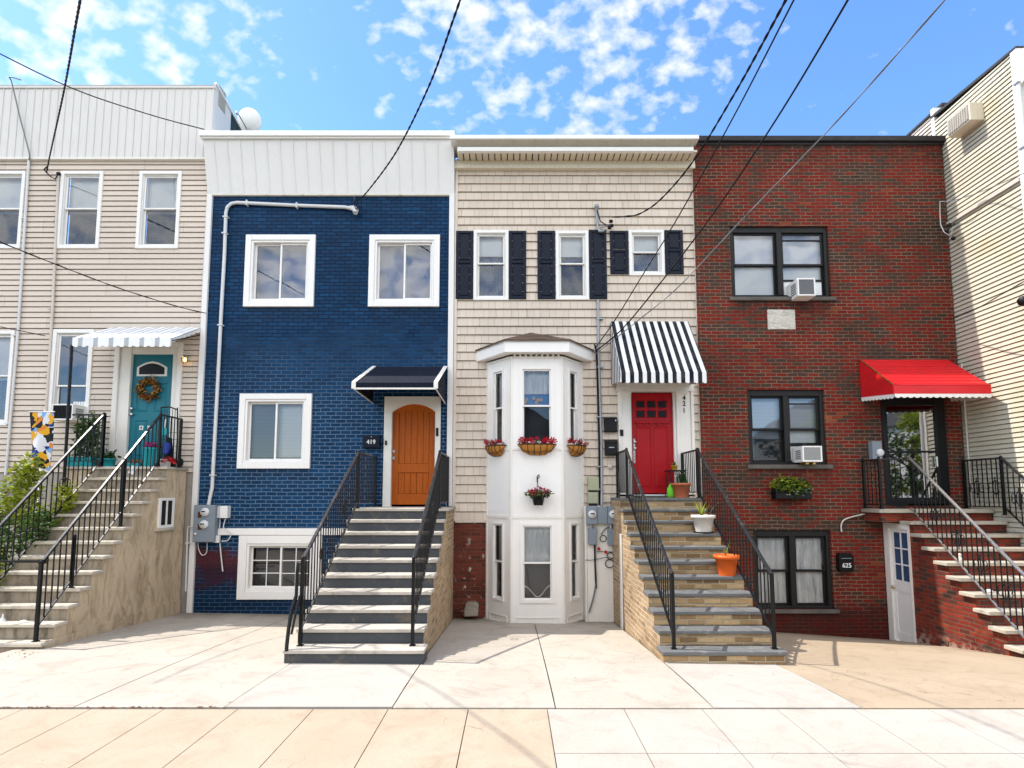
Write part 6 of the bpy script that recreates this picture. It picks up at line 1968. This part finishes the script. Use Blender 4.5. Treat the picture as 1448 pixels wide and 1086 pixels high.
gc = thing('grey_conduit', 'grey conduit and black cable running down the cream shingles beside the bay', 'conduit', P(848, 600, FY))
q = MB(); q.tube([P(845.5, 424, FY - .05), P(846.5, 500, FY - .05), P(850, 620, FY - .05), P(850.5, 700, FY - .05), P(851, 716, 10.6)], .026, 8); q.build('pipe', M['galv'], gc)
q = MB(); q.tube([P(841, 487, FY - .06), P(843, 496, FY - .07), P(844.5, 520, FY - .06), P(847.5, 640, FY - .06), P(848, 714, FY - .06)], .018, 6); q.build('cable', M['cable'], gc)
for py in (452, 520, 590, 660, 692): c = P(847.5, py, FY); q = MB(); q.box(c[0] - .06, c[0] + .07, FY - .08, FY, c[2] - .012, c[2] + .012); q.build('clamp', M['galv'], gc)
yv = 10.53
for i, (lab, pts, r_, m_) in enumerate((
    ('coiled black cable beside the left breaker box', [P(853 + 4.5 * math.cos(t_), 761.5 + 4.5 * math.sin(t_), yv) for t_ in [k * .6 for k in range(22)]], .008, 'cable'),
    ('upper black cable coil on the white access door', [P(863 + 4.6 * math.cos(t_), 786 + 4.6 * math.sin(t_), yv) for t_ in [k * .6 for k in range(22)]], .008, 'cable'),
    ('lower black cable coil on the white access door', [P(862 + 5.8 * math.cos(t_), 797 + 5.8 * math.sin(t_), yv) for t_ in [k * .6 for k in range(11)]], .009, 'cable'),
    ('black cable curving from the right breaker box past the meters', [P(850, 756, yv), P(856, 748, yv), P(864, 745, yv), P(873, 744, yv), P(876, 720, 10.55), P(876, 690, 10.7), P(874, 640, FY - .03)], .008, 'cable'),
    ('thin black cable down the right side of the meters', [P(874, 742, yv), P(874, 775, yv), P(868, 787, yv)], .008, 'cable'),
    ('grey cable hanging to the ground along the bay', [P(842, 770, yv), P(842, 800, yv), P(843, 822, yv), P(839, 845, yv), P(833, 866, yv)], .015, 'greycable'),
    ('black cable hanging below the left breaker box', [P(841, 770, yv), P(841.5, 800, yv), P(843, 832, yv)], .016, 'cable'),
    ('thin wire strung across the white access door', [P(828, 792, yv), P(836, 792, yv), P(848, 790, yv), P(860, 788, yv), P(873, 792, yv)], .006, 'cable'),
    ('thin upper wire strung between the breaker boxes', [P(844, 780, yv), P(856, 780, yv), P(873, 781, yv)], .006, 'cable'))):
    wire('loose_cable', lab, pts, r_, m_)
for (px, py, lab) in ((846.5, 776, 'left of two red tags on the meter cables'), (856.5, 780.5, 'right of two red tags on the meter cables')):
    t_ = P(px, py, yv - .02); q = MB(); q.prism([(-.035, -.02), (.03, -.035), (.035, .015), (-.01, .035)], t_, (1, 0, 0), (0, 0, 1), (0, .006, 0)); tag(q.build('red_tag', M['redplastic']), lab, 'tag', 'red tags on the cables')
# mailboxes of the cream house, bell fixture
for r_, lab, k in (((854.3, 589, 871.8, 611), 'upper of two black mailboxes left of the red door', 0), ((855.3, 622, 872.6, 644), 'lower of two black mailboxes, with a silver slot, left of the red door', 1)):
    t_ = thing('mailbox', lab, 'mailbox', P(863, r_[3], FY), 'black mailboxes by the red door')
    a, b, c_, d_ = RC(*r_, FY - .06)
    q = MB(); q.cbox(a, b, FY - .12, FY - .02, c_, d_ - .04, .01); q.build('box', M['black'], t_)
    q = MB(); q.prism([(FY - .135, d_ - .06), (FY - .135, d_ - .035), (FY - .02, d_), (FY - .02, d_ - .06)], (a - .005, 0, 0), (0, 1, 0), (0, 0, 1), (b - a + .01, 0, 0)); q.build('lid', M['black'], t_)
    q = MB(); q.box((a + b) / 2 - .05, (a + b) / 2 + .05, FY - .125, FY - .119, (c_ + d_) / 2 - .008, (c_ + d_) / 2 + .008) if k else q.box(b - .04, b - .02, FY - .126, FY - .119, d_ - .1, d_ - .07); q.build('latch', M['chrome'], t_)
c = P(862.8, 660, FY); t_ = thing('vent_cap', 'small round cream vent cap below the black mailboxes', 'vent', c)
q = MB(); q.lathe([(0, -.07), (.04, -.06), (.055, -.02), (.055, 0)], (c[0], FY - .0, c[2]), 16, 'Y', close=False); q.build('cap', M['cream_pipe'], t_)
# service mast on the cream house
ms = thing('service_mast', 'short galvanised service mast above the navy shutters on the cream house', 'mast', P(844, 320, FY))
q = MB(); q.tube([P(843.5, 293, FY - .06), P(845, 322, FY - .06), P(847.5, 327, FY - .08), P(853, 327, FY - .12), P(855, 325, FY - .14)], .026, 8); q.build('pipe', M['galv'], ms)
q = MB(); c = P(843.8, 292, FY - .07); q.lathe([(.03, -.04), (.05, -.01), (.045, .03), (0, .05)], c, 12); q.build('weather_head', M['galv'], ms)
q = MB(); q.tube([P(849, 322, FY - .05), P(862, 319, FY - .12)], .012, 6); q.build('bracket', M['galv'], ms)
for (px, py) in ((864, 313), (865, 319), (862, 322)): c = P(px, py, FY - .14); q = MB(); q.lathe([(0, -.04), (.04, -.02), (.04, .02), (0, .04)], c, 8, close=False); q.build('insulator', M['black'], ms)
q = MB(); q.tube([P(844, 296, FY - .1), P(849, 313, FY - .13), P(857, 318, FY - .14), P(864, 318, FY - .15)], .012, 6); q.build('drip_loop', M['cable'], ms)
# number plate mailbox 419, mailbox 625, brick house meter
t_ = thing('mailbox', 'navy mailbox numbered 419 beside the wooden door', 'mailbox', P(525, 633, FY))
a, b, c_, d_ = RC(514, 616, 537.5, 633.5, FY - .08)
q = MB(); q.cbox(a, b, FY - .13, FY - .01, c_, d_, .01); q.build('box', M['navy'], t_)
text('house_number', '419', .12, ((a + b) / 2, FY - .133, (c_ + d_) / 2 - .01), M['whiteplastic'], t_)
q = MB(); q.lathe([(0, -.01), (.012, 0)], ((a + b) / 2, FY - .13, d_ - .03), 8, 'Y', close=False); q.build('rivet', M['chrome'], t_)
t_ = thing('mailbox', 'black mailbox with white number 625 on the brick wall', 'mailbox', P(1195, 809, BYY))
a, b, c_, d_ = RC(1185, 782, 1205, 809, BYY - .07)
q = MB(); q.prism([(a, d_ - .05), (a + .03, d_), (b - .04, d_), (b, d_ - .05), (b, c_ + .05), (b - .04, c_), (a + .04, c_), (a, c_ + .05)], (0, BYY, 0), (1, 0, 0), (0, 0, 1), (0, -.12, 0)); q.build('box', M['black'], t_, bevel=.008)
text('house_number', '625', .12, ((a + b) / 2, BYY - .123, c_ + .13), M['whiteplastic'], t_)
q = MB(); q.box((a + b) / 2 - .1, (a + b) / 2 + .1, BYY - .126, BYY - .12, d_ - .1, d_ - .09); q.build('lid_line', M['galv'], t_)
t_ = thing('electric_meter', 'grey electric meter with a round glass face beside the storm door', 'meter', P(1240, 650, BYY))
a, b, c_, d_ = RC(1232, 624, 1246, 650, BYY - .08)
q = MB(); q.cbox(a, b, BYY - .12, BYY, c_, d_, .01); q.build('box', M['grey'], t_)
q = MB(); c = P(1244, 640, BYY - .12); q.lathe([(.07, 0), (.075, -.015), (.07, -.03), (.05, -.045), (0, -.05)], (c[0], BYY - .12, c[2]), 20, 'Y', close=False); q.build('meter_glass', M['meterface'], t_)
q = MB(); c = P(1242, 648, BYY - .12); q.box(c[0] - .03, c[0] + .03, BYY - .14, BYY - .12, c[2] - .04, c[2] + .02); q.build('label_plate', M['whiteplastic'], t_)
wire('broken_pipe', 'thin pale pipe stub bent against the brick wall beside the stoop landing', [P(1190, 752, BYY - .03), P(1189.5, 742, BYY - .03), P(1194, 735, BYY - .03), P(1205, 731, BYY - .03), P(1222, 727, BYY - .05), P(1237, 725, BYY - .1)], .014, 'cream_pipe', 'pipe')
# air conditioners
def ac_unit(lab, r, Y0, Yb, slats, side_dark=True, root=None, m='vinyl', gm='acgrille'):
    a, b, c_, d_ = RC(*r, Y0)
    t_ = thing('air_conditioner', lab, 'air conditioner', ((a + b) / 2, Y0, c_), 'window air conditioners')
    w_ = .03
    q = MB(); q.ring(a, b, c_, d_, w_, Y0, Y0 + .04); q.box(a, b, Y0 + .035, Yb, c_, d_); q.build('case', M[m], t_, bevel=.006)
    q = MB()
    n = slats
    q.box(a + w_, b - w_, Y0 + .015, Y0 + .034, c_ + w_, d_ - w_)
    for k in range(n):
        x = a + w_ + (b - a - 2 * w_) * (k + .5) / n; q.box(x - .004, x + .004, Y0 + .006, Y0 + .016, c_ + w_, d_ - w_)
    q.build('grille', M[gm], t_)
    for sx_, X_ in ((-1, a), (1, b)):
        q = MB()
        for k in range(5):
            zz = c_ + .06 + (d_ - c_ - .12) * k / 5; q.box(X_ - .004, X_ + .004, Y0 + .07, Y0 + .26, zz, zz + (d_ - c_ - .12) / 8)
        q.build('side_vent', M['acgrille'], t_)
    return t_, (a, b, c_, d_)
t_, r_ = ac_unit('white air conditioner with a dark grille in the upper window of the brick house', (1128, 393, 1153.5, 418), 10.42, BYY + .2, 16)
q = MB(); p, s_, c_, d_, zm = o1[1]; q.box(p + .02, s_ - .02, BYY + .12, BYY + .135, c_ + .01, c_ + .33); q.build('side_panel', M['whiteplastic'], t_)
t_, r_ = ac_unit('white air conditioner with a pale grille in the middle window of the brick house', (1135, 630.5, 1163, 653), 10.44, BYY + .2, 18, gm='palegrille')
q = MB(); p, s_, c_, d_, zm = o2[1]; q.box(p + .02, s_ - .02, BYY + .12, BYY + .135, c_ + .01, c_ + .32); q.build('side_panel', M['whiteplastic'], t_)
for k in (.3, .65):
    q = MB(); x = r_[0] + (r_[1] - r_[0]) * k; q.box(x - .03, x + .03, 10.5, BYY, r_[2] - .045, r_[2] - .003); q.build('support_block', M['brass'], t_)
t_, r_ = ac_unit('air conditioner with a black louvred face in the beige house window behind the post', (72, 571, 103, 594), 10.45, FY + .1, 14, gm='black')
q = MB(); p = RC(103, 568, 122, 597, FY)
for k in range(5): q.box(p[0] + k * .05, p[0] + k * .05 + .036, FY - .0, FY + .03, p[2] + .06, p[3])
q.build('accordion_panel', M['whiteplastic'], t_)
# satellite dish
dsx, dsy, dsz = P(351, 168, 12.4)
ds = thing('satellite_dish', 'white satellite dish on the flat roof of the blue house', 'satellite dish', (dsx, dsy, dsz - .5))
q = MB()
vs, fs = [], []
for i in range(7):
    r_ = .27 * i / 6
    for k in range(24):
        a_ = 2 * math.pi * k / 24
        vs.append(Vector((r_ * math.cos(a_), .10 * (r_ / .27) ** 2, r_ * 1.12 * math.sin(a_))))
for i in range(6):
    for k in range(24): fs.append((i * 24 + k, i * 24 + (k + 1) % 24, (i + 1) * 24 + (k + 1) % 24, (i + 1) * 24 + k))
rot = Matrix.Rotation(R(12), 3, 'Z') @ Matrix.Rotation(R(12), 3, 'X') @ Matrix.Rotation(R(12), 3, 'Y')
q.mesh([rot @ v + Vector((dsx, dsy, dsz)) for v in vs], fs, True)
q.mesh([rot @ (v + Vector((0, .012, 0))) + Vector((dsx, dsy, dsz)) for v in vs], fs, True)
q.build('reflector', M['vinyl'], ds)
q = MB(); q.tube([(dsx - .02, dsy - .0, dsz - .26), (dsx - .06, dsy - .3, dsz - .14), (dsx - .08, dsy - .36, dsz - .1)], .014, 6); q.build('feed_arm', M['greycable'], ds)
q = MB(); q.lathe([(.03, -.05), (.035, 0), (.0, .04)], (dsx - .08, dsy - .37, dsz - .1), 10); q.build('receiver', M['greylight'], ds)
q = MB(); q.tube([(dsx, dsy + .05, dsz - .2), (dsx, dsy + .15, dsz - 1.2)], .025, 8); q.build('mast', M['galv'], ds)
# weathervane-like bent bracket on the beige parapet
wire('bent_antenna_cable', 'thin dark cable bent over the top of the beige house parapet and down its face', [P(30, 113, 10.6), P(14, 109, 10.55), P(17, 118, 10.6), P(28, 165, 10.68), P(41, 215, 10.68), P(41, 226, FY - .06)], .012, 'greycable')
# stone block and litter by the foundations
st = thing('stone_block', 'rough grey stone block at the foot of the red brick base', 'stone', P(666, 871, FY - .1))
a, b, c_, d_ = RC(657, 851, 676, 871, FY - .15)
q = MB(); q.prism([(a, c_), (b, c_ + .01), (b + .01, d_ - .05), (b - .06, d_), (a + .03, d_ - .01), (a - .01, c_ + .1)], (0, FY - .02, 0), (1, 0, 0), (0, 0, 1), (0, -.22, 0)); q.build('block', M['stepconc'], st, bevel=.02)
for (px, py, i_, lab) in ((22, 868, 11, 'crumpled white paper scrap on the lower concrete step'), (51, 869, 11, 'flat white litter scrap on the lower concrete step')):
    X_ = (px - 724) * 8.0 / F; z_ = EZ + .526 - 11 * .2114
    q = MB()
    if px == 22: q.lathe([(.05, 0), (.035, .025), (.013, .06), (.007, .1), (0, .105)], (X_, 7.98, z_), 7, close=False)
    else: q.lathe([(.05, 0), (.04, .012), (.015, .016), (0, .02)], (X_, 7.98, z_), 7, close=False)
    tag(q.build('paper_scrap', M['whiteplastic']), lab, 'litter')
c = (RX + .28, yt - 4 * tr + .1, zR - 4 * rs)
g_ = thing('small_figurine', 'small cream figurine on a step of the red brick stoop', 'figurine', c)
q = MB(); q.lathe([(.04, 0), (.045, .02), (.03, .06), (.02, .08), (.026, .1), (.02, .13), (0, .14)], c, 10, close=False); q.build('body', M['cream_pipe'], g_)
c = (RX + .3, yt - 6 * tr + .1, zR - 6 * rs)
q = MB(); q.lathe([(.05, 0), (.06, .02), (.03, .05), (0, .055)], c, 10, close=False); tag(q.build('shell', M['greylight']), 'pale shell-like lump lying on a lower brick stoop step', 'ornament')
q = MB()
for _ in range(260):
    x = rn.uniform(-10, -2.7); y = YS + .012 + rn.gauss(0, .012)
    if rn.random() < .25: x, y = rn.uniform(-8.2, -6.2), rn.uniform(6.8, 7.5) * 0 + 7.3 + rn.gauss(0, .12)
    s_ = rn.uniform(.008, .03); a_ = rn.uniform(0, 6); z_ = zg(x, y) + .004
    q.face([(x + s_ * math.cos(a_ + k) * (1 if k % 2 else .5), y + s_ * .6 * math.sin(a_ + k), z_ + .006 * (k % 2)) for k in (0, 1.5, 3, 4.5)])
tag(q.build('fallen_leaves', M['leafred']), 'dry brown leaf litter along the sidewalk joint', 'leaf litter', kind='stuff')

# ================================================================== OVERHEAD CABLES
def cable(label, pxs, r=.012, m='cable', twist=0, name='overhead_cable'):
    """pxs: (px, py, depth) along the cable from the house outwards"""
    pts = [Vector(P(*p)) for p in pxs]
    out = []
    for i in range(len(pts) - 1):
        p0, p1, p2, p3 = pts[max(i - 1, 0)], pts[i], pts[i + 1], pts[min(i + 2, len(pts) - 1)]
        n = 14
        for k in range(n):
            t_ = k / n
            out.append(.5 * ((2 * p1) + (p2 - p0) * t_ + (2 * p0 - 5 * p1 + 4 * p2 - p3) * t_ ** 2 + (3 * p1 - p0 - 3 * p2 + p3) * t_ ** 3))
    out.append(pts[-1])
    q = MB()
    if twist:
        fine = []
        for A, B in zip(out, out[1:]):
            L = (B - A).length; n = max(1, int(L / .035))
            fine += [A + (B - A) * k / n for k in range(n)]
        fine.append(out[-1])
        s_, last = 0, fine[0]
        A1, A2 = [], []
        for p in fine:
            s_ += (p - last).length; last = p
            a_ = s_ / twist * 2 * math.pi
            o = Vector((math.cos(a_), 0, math.sin(a_))) * r * .5
            A1.append(p + o); A2.append(p - o)
        q.tube(A1, r * .75, 5); q.tube(A2, r * .75, 5)
    else: q.tube(out, r, 6)
    return tag(q.build(name, M[m]), label, 'cable', 'overhead service cables')
cable('thick twisted black cable hooked beside the upper beige house windows', [(66, 244, 10.65), (70, 222, 10.0), (90, 130, 7.5), (106, 40, 5.6), (116, -20, 4.6), (128, -140, 3.4)], .013, twist=.34)
cable('thin black cable crossing the ribbed grey parapet of the beige house', [(289, 183, 10.6), (215, 163, 10.2), (110, 128, 9.4), (0, 76, 8.4), (-120, 10, 7.2)], .010)
cable('thin double cable sloping across the beige siding to the blue house corner', [(292, 443, 10.7), (250, 433, 10.3), (170, 408, 9.6), (90, 378, 8.8), (0, 342, 7.8), (-120, 290, 6.6)], .009, twist=.9)
cable('short thin wire hooked to the beige siding left of the lower window', [(64, 475, 10.7), (40, 470, 10.5), (0, 462, 9.9), (-60, 448, 9)], .008)
cable('thick twisted black cable rising from the conduit end on the blue house', [(505, 284, 10.6), (520, 270, 10.1), (560, 215, 8.9), (605, 125, 7.2), (640, 30, 5.8), (658, -25, 5.1), (690, -140, 3.9)], .013, twist=.34)
cable('thick black cable sagging from the service mast of the cream house', [(866, 307, 10.6), (885, 306, 10.45), (905, 302, 10.2), (935, 281, 9.6), (980, 228, 8.6), (1040, 130, 7.0), (1110, 2, 5.2), (1180, -130, 3.9)], .014, twist=.45)
cable('second black cable from the cream house conduit, over the striped awning', [(842, 492, 10.7), (870, 452, 10.3), (905, 395, 9.8), (960, 305, 8.8), (1040, 160, 7.0), (1124, -3, 5.3), (1195, -140, 4)], .010)
cable('third black cable from the cream house conduit, crossing the brick house corner', [(843, 496, 10.7), (880, 465, 10.3), (930, 405, 9.7), (1010, 300, 8.5), (1100, 165, 6.9), (1200, -2, 5.2), (1270, -130, 4)], .012)
cable('pale double cable crossing the upper window of the brick house', [(843, 500, 10.7), (900, 455, 10.2), (960, 405, 9.6), (1050, 310, 8.4), (1180, 175, 6.7), (1336, 0, 4.9), (1440, -120, 3.9)], .009, 'greycable', twist=1.4)
cable('pale twisted cable from the right wall to the brick house corner', [(1329, 285, 10.5), (1350, 283, 10.2), (1390, 270, 9.7), (1448, 245, 8.4), (1520, 215, 7.2)], .008, 'greycable', twist=.3)
cable('dark cables sloping across the clapboard side wall', [(1344, 452, 10.5), (1380, 437, 9.6), (1410, 420, 9.0), (1448, 398, 8.2), (1520, 360, 7)], .008, 'cable', twist=.8)
hk2 = thing('cable_bracket', 'black wire hook and cable loop fixed beside the upper beige house window', 'bracket', P(67, 244, FY))
q = MB(); q.tube([P(82, 247, FY - .06), P(78, 253, FY - .1), P(72, 250, FY - .12), P(66, 244, 10.65), P(62, 240, FY - .08), P(66, 236, FY - .03)], .012, 6); q.build('cable_loop', M['cable'], hk2)
c = P(83, 246, FY - .05); q = MB(); q.lathe([(0, -.05), (.04, -.02), (.04, .02), (0, .05)], c, 8, close=False); q.build('weather_head', M['black'], hk2)
hk3 = thing('cable_bracket', 'black wire loop where the cable meets the conduit end on the blue house', 'bracket', P(504, 290, FY))
q = MB(); q.tube([P(506 + 5 * math.cos(k * .5), 289 + 7 * math.sin(k * .5), 10.62) for k in range(14)], .008, 5); q.tube([P(503, 296, 10.66), P(508, 292, 10.6), P(505, 284, 10.6)], .009, 5); q.build('cable_loop', M['cable'], hk3)
q = MB(); c = P(500, 283, FY - .05); q.bar((c[0], FY, c[2]), (c[0] + .06, 10.58, c[2]), .02, .02); q.build('hook', M['galv'], hk3)
br = thing('cable_bracket', 'white looped wire and black insulators at the right corner of the brick house', 'bracket', P(1340, 320, BYY - .1))
q = MB(); q.tube([P(1329, 285, 10.5), P(1329, 300, BYY - .08), P(1330, 318, BYY - .08), P(1335, 328, BYY - .1), P(1345, 335, BYY - .15), P(1347, 320, BYY - .2)], .010, 6); q.build('wire_loop', M['conduit'], br)
for (px, py) in ((1342, 318), (1348, 337), (1339, 326)): c = P(px, py, 10.45); q = MB(); q.lathe([(0, -.05), (.04, -.02), (.04, .02), (0, .05)], c, 8, close=False); q.build('insulator', M['black'], br)
q = MB(); q.tube([P(1338, 327, BYY), P(1350, 316, 10.4)], .012, 6); q.build('arm', M['iron'], br)
sl = thing('security_lamp', 'black security lamp at the right edge of the clapboard wall', 'wall lamp', P(1446, 427, 9.0))
q = MB(); c = P(1444, 426, SYF + .1); q.lathe([(.03, -.08), (.08, -.04), (.09, .03), (.05, .08)], (SX - .12, SYF + .1, c[2]), 12); q.build('head', M['black'], sl)
q = MB(); q.tube([(SX, SYF + .1, c[2] - .05), (SX - .12, SYF + .1, c[2])], .02, 6); q.build('arm', M['black'], sl)

# ================================================================== ACROSS THE STREET (seen in the glass)
def far_house(lab, x0, x1, h, m, rm, gable=True):
    y0, y1 = -22, -14
    t_ = thing('far_house', lab, 'house', ((x0 + x1) / 2, y1, 0), 'houses across the street')
    q = MB(); q.box(x0, x1, y0, y1, -.3, h); q.build('wall', M[m], t_)
    q = MB(); xm = (x0 + x1) / 2
    q.prism([(x0 - .3, h), (x1 + .3, h), (xm, h + 2.6)], (0, y1 + .3, 0), (1, 0, 0), (0, 0, 1), (0, y0 - y1 - .3, 0)); q.build('roof', M[rm], t_)
    for k in range(2):
        for j in range(int(h // 3)):
            cx_ = x0 + (x1 - x0) * (.28 + .44 * k); zz = 1.1 + j * 3
            q = MB(); q.ring(cx_ - .55, cx_ + .55, zz, zz + 1.5, .1, -.0, .05); q.v = [(v[0], y1 + .06 - v[1], v[2]) for v in q.v]; f_ = q.build('window', M['vinyl'], t_)
            q = MB(); q.face([(cx_ - .5, y1 + .01, zz + .05), (cx_ + .5, y1 + .01, zz + .05), (cx_ + .5, y1 + .01, zz + 1.45), (cx_ - .5, y1 + .01, zz + 1.45)]); q.build('pane', M['roomblue'], f_)
far_house('pale grey gabled house across the street, behind the camera', -12, -5, 6.2, 'beige', 'tar')
far_house('white gabled house across the street with a dark blue-grey roof', -4, 4, 5.6, 'vinyl', 'slate')
far_house('cream gabled house across the street beside a tree', 6, 13, 6.5, 'siding2', 'tar')
far_house('white gabled house across the street at the far end', 19.5, 26, 6.5, 'vinyl', 'tar')
tr_ = thing('street_tree', 'leafy green street tree across the road, reflected in the glass door', 'tree', (16.9, -9.3, 0))
q = MB(); q.tube([(16.9, -9.3, -.2), (17, -9.3, 1.6), (16.8, -9.2, 3.4), (17, -9.2, 5)], [.22, .17, .13, .06], 10)
for k in range(8):
    a_ = k * .8; z_ = 2 + .35 * k
    q.tube([(16.9, -9.3, z_), (16.9 + 1.0 * math.cos(a_), -9.3 + 1.0 * math.sin(a_), z_ + .7), (16.9 + 1.8 * math.cos(a_), -9.3 + 1.8 * math.sin(a_), z_ + 1.1)], [.07, .05, .02], 6)
q.build('trunk', M['bark'], tr_)
q = MB(); q2 = MB()
for k in range(34):
    a_ = rn.uniform(0, 6.28); r_ = rn.uniform(.2, 2.1); z_ = rn.uniform(1.6, 6)
    (q if k % 2 else q2).leaves((16.9 + r_ * math.cos(a_), -9.3 + r_ * math.sin(a_), z_), (.7, .7, .55), 150, .2, .1, .6, rnd=rn)
q.build('crown', M['leaf'], tr_); q2.build('crown_light', M['leaflime'], tr_)
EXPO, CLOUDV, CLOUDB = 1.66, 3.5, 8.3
# ------------------------------------------------------------------ light
SUN = Vector((-.65, .095, 1)).normalized()
el = math.asin(SUN.z)
ld = bpy.data.lights.new('sun', 'SUN')
ld.energy = 2.1
ld.angle = R(.53)
ld.color = (1, .945, .87)
lo = bpy.data.objects.new('sun', ld)
C.objects.link(lo)
lo.rotation_euler = SUN.to_track_quat('Z', 'Y').to_euler()
lo.location = (0, 0, 30)
w = bpy.data.worlds.new('World')
S.world = w
w.use_nodes = True
t = w.node_tree
bg = t.nodes['Background']
def wn(typ, **kw):
    o = t.nodes.new(typ)
    for k_, v_ in kw.items(): setattr(o, k_, v_)
    return o
def wm_(op, a, b=None, c=None):
    m = wn('ShaderNodeMath', operation=op)
    for i, q in enumerate((a, b, c)):
        if q is None: continue
        if isinstance(q, (int, float)): m.inputs[i].default_value = q
        else: t.links.new(q, m.inputs[i])
    return m.outputs[0]
sky = wn('ShaderNodeTexSky', sky_type='NISHITA', sun_disc=False)
sky.sun_elevation = el
sky.sun_rotation = math.atan2(SUN.x, SUN.y)
sky.altitude = 0
sky.air_density = 1.0
sky.dust_density = .3
sky.ozone_density = 2.2
hsv = wn('ShaderNodeHueSaturation')
hsv.inputs['Saturation'].default_value = 1.2
hsv.inputs['Hue'].default_value = .505
hsv.inputs['Value'].default_value = .95
t.links.new(sky.outputs[0], hsv.inputs['Color'])
tc = wn('ShaderNodeTexCoord')
sp = wn('ShaderNodeSeparateXYZ')
t.links.new(tc.outputs['Generated'], sp.inputs[0])
zc_ = wm_('MAXIMUM', sp.outputs[2], .03)
px_ = wm_('DIVIDE', sp.outputs[0], zc_)
py_ = wm_('DIVIDE', sp.outputs[1], zc_)
cv = wn('ShaderNodeCombineXYZ')
t.links.new(px_, cv.inputs[0])
t.links.new(py_, cv.inputs[1])
def nz(scale, det, rough, dist=0, off=0, src=None):
    q = wn('ShaderNodeTexNoise')
    q.inputs['Scale'].default_value = scale
    q.inputs['Detail'].default_value = det
    q.inputs['Roughness'].default_value = rough
    q.inputs['Distortion'].default_value = dist
    a = wn('ShaderNodeVectorMath', operation='ADD')
    a.inputs[1].default_value = (off, off * .7, off * .3)
    t.links.new(src or cv.outputs[0], a.inputs[0])
    t.links.new(a.outputs[0], q.inputs['Vector'])
    return q.outputs['Fac']
mpd = wn('ShaderNodeMapping')
mpd.inputs['Scale'].default_value = (1, 1.5, 1.5)
t.links.new(tc.outputs['Generated'], mpd.inputs[0])
def blob(cx, cy, rx, ry):
    a = wm_('POWER', wm_('DIVIDE', wm_('SUBTRACT', px_, cx), rx), 2)
    b = wm_('POWER', wm_('DIVIDE', wm_('SUBTRACT', py_, cy), ry), 2)
    return wm_('SUBTRACT', 1, wm_('ADD', a, b))
BL = [(.06, 1.02, .46, .30), (.10, 1.30, .40, .18), (.38, 1.10, .2, .18), (-.95, 1.12, .48, .22), (-.2, -1.6, 4., 1.5), (2.5, -2.4, 2, 1.5), (-3, -3, 2.5, 2)]  # last three lie out of view behind the camera, added for fill light
mk = None
for q in BL:
    v = blob(*q)
    mk = v if mk is None else wm_('MAXIMUM', mk, v)
mk = wm_('MAXIMUM', wm_('MINIMUM', mk, 1), -.8)
d = wm_('ADD', wm_('MULTIPLY', nz(27, 6, .5, .05, 7.7, mpd.outputs[0]), 1.3), wm_('MULTIPLY', nz(6, 3, .5, 0, 9.), .42))
d = wm_('ADD', d, wm_('MULTIPLY', mk, .2))
fb = wn('ShaderNodeMapRange')
fb.inputs[1].default_value, fb.inputs[2].default_value, fb.inputs[4].default_value = .05, -.2, .26
t.links.new(sp.outputs[1], fb.inputs[0])
d = wm_('ADD', d, fb.outputs[0])
mr = wn('ShaderNodeMapRange')
mr.inputs[1].default_value, mr.inputs[2].default_value = .95, 1.36
t.links.new(d, mr.inputs[0])
hz = wn('ShaderNodeMapRange')
hz.inputs[1].default_value, hz.inputs[2].default_value = .1, .3
t.links.new(sp.outputs[2], hz.inputs[0])
cf = wm_('MULTIPLY', wm_('MULTIPLY', mr.outputs[0], .95), hz.outputs[0])
mx = wn('ShaderNodeMix', data_type='RGBA')
t.links.new(cf, mx.inputs[0])
t.links.new(hsv.outputs[0], mx.inputs[6])
bk = wn('ShaderNodeMapRange')      # unseen cloud bank added behind the camera, brightened to fill-light the house fronts
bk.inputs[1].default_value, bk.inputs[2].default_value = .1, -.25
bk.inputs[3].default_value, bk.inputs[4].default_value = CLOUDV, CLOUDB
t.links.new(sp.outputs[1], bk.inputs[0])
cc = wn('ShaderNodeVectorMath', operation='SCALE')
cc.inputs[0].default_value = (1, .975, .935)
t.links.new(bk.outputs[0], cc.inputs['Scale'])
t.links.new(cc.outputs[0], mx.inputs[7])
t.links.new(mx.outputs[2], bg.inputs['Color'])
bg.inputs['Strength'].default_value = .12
vs = S.view_settings
vs.view_transform = 'Standard'
vs.look = 'None'
vs.exposure = EXPO
vs.gamma = 1
S.cycles.max_bounces = 8
S.cycles.diffuse_bounces = 4
S.cycles.transparent_max_bounces = 12
S.cycles.caustics_reflective = False
S.cycles.caustics_refractive = False
S.cycles.use_denoising = True
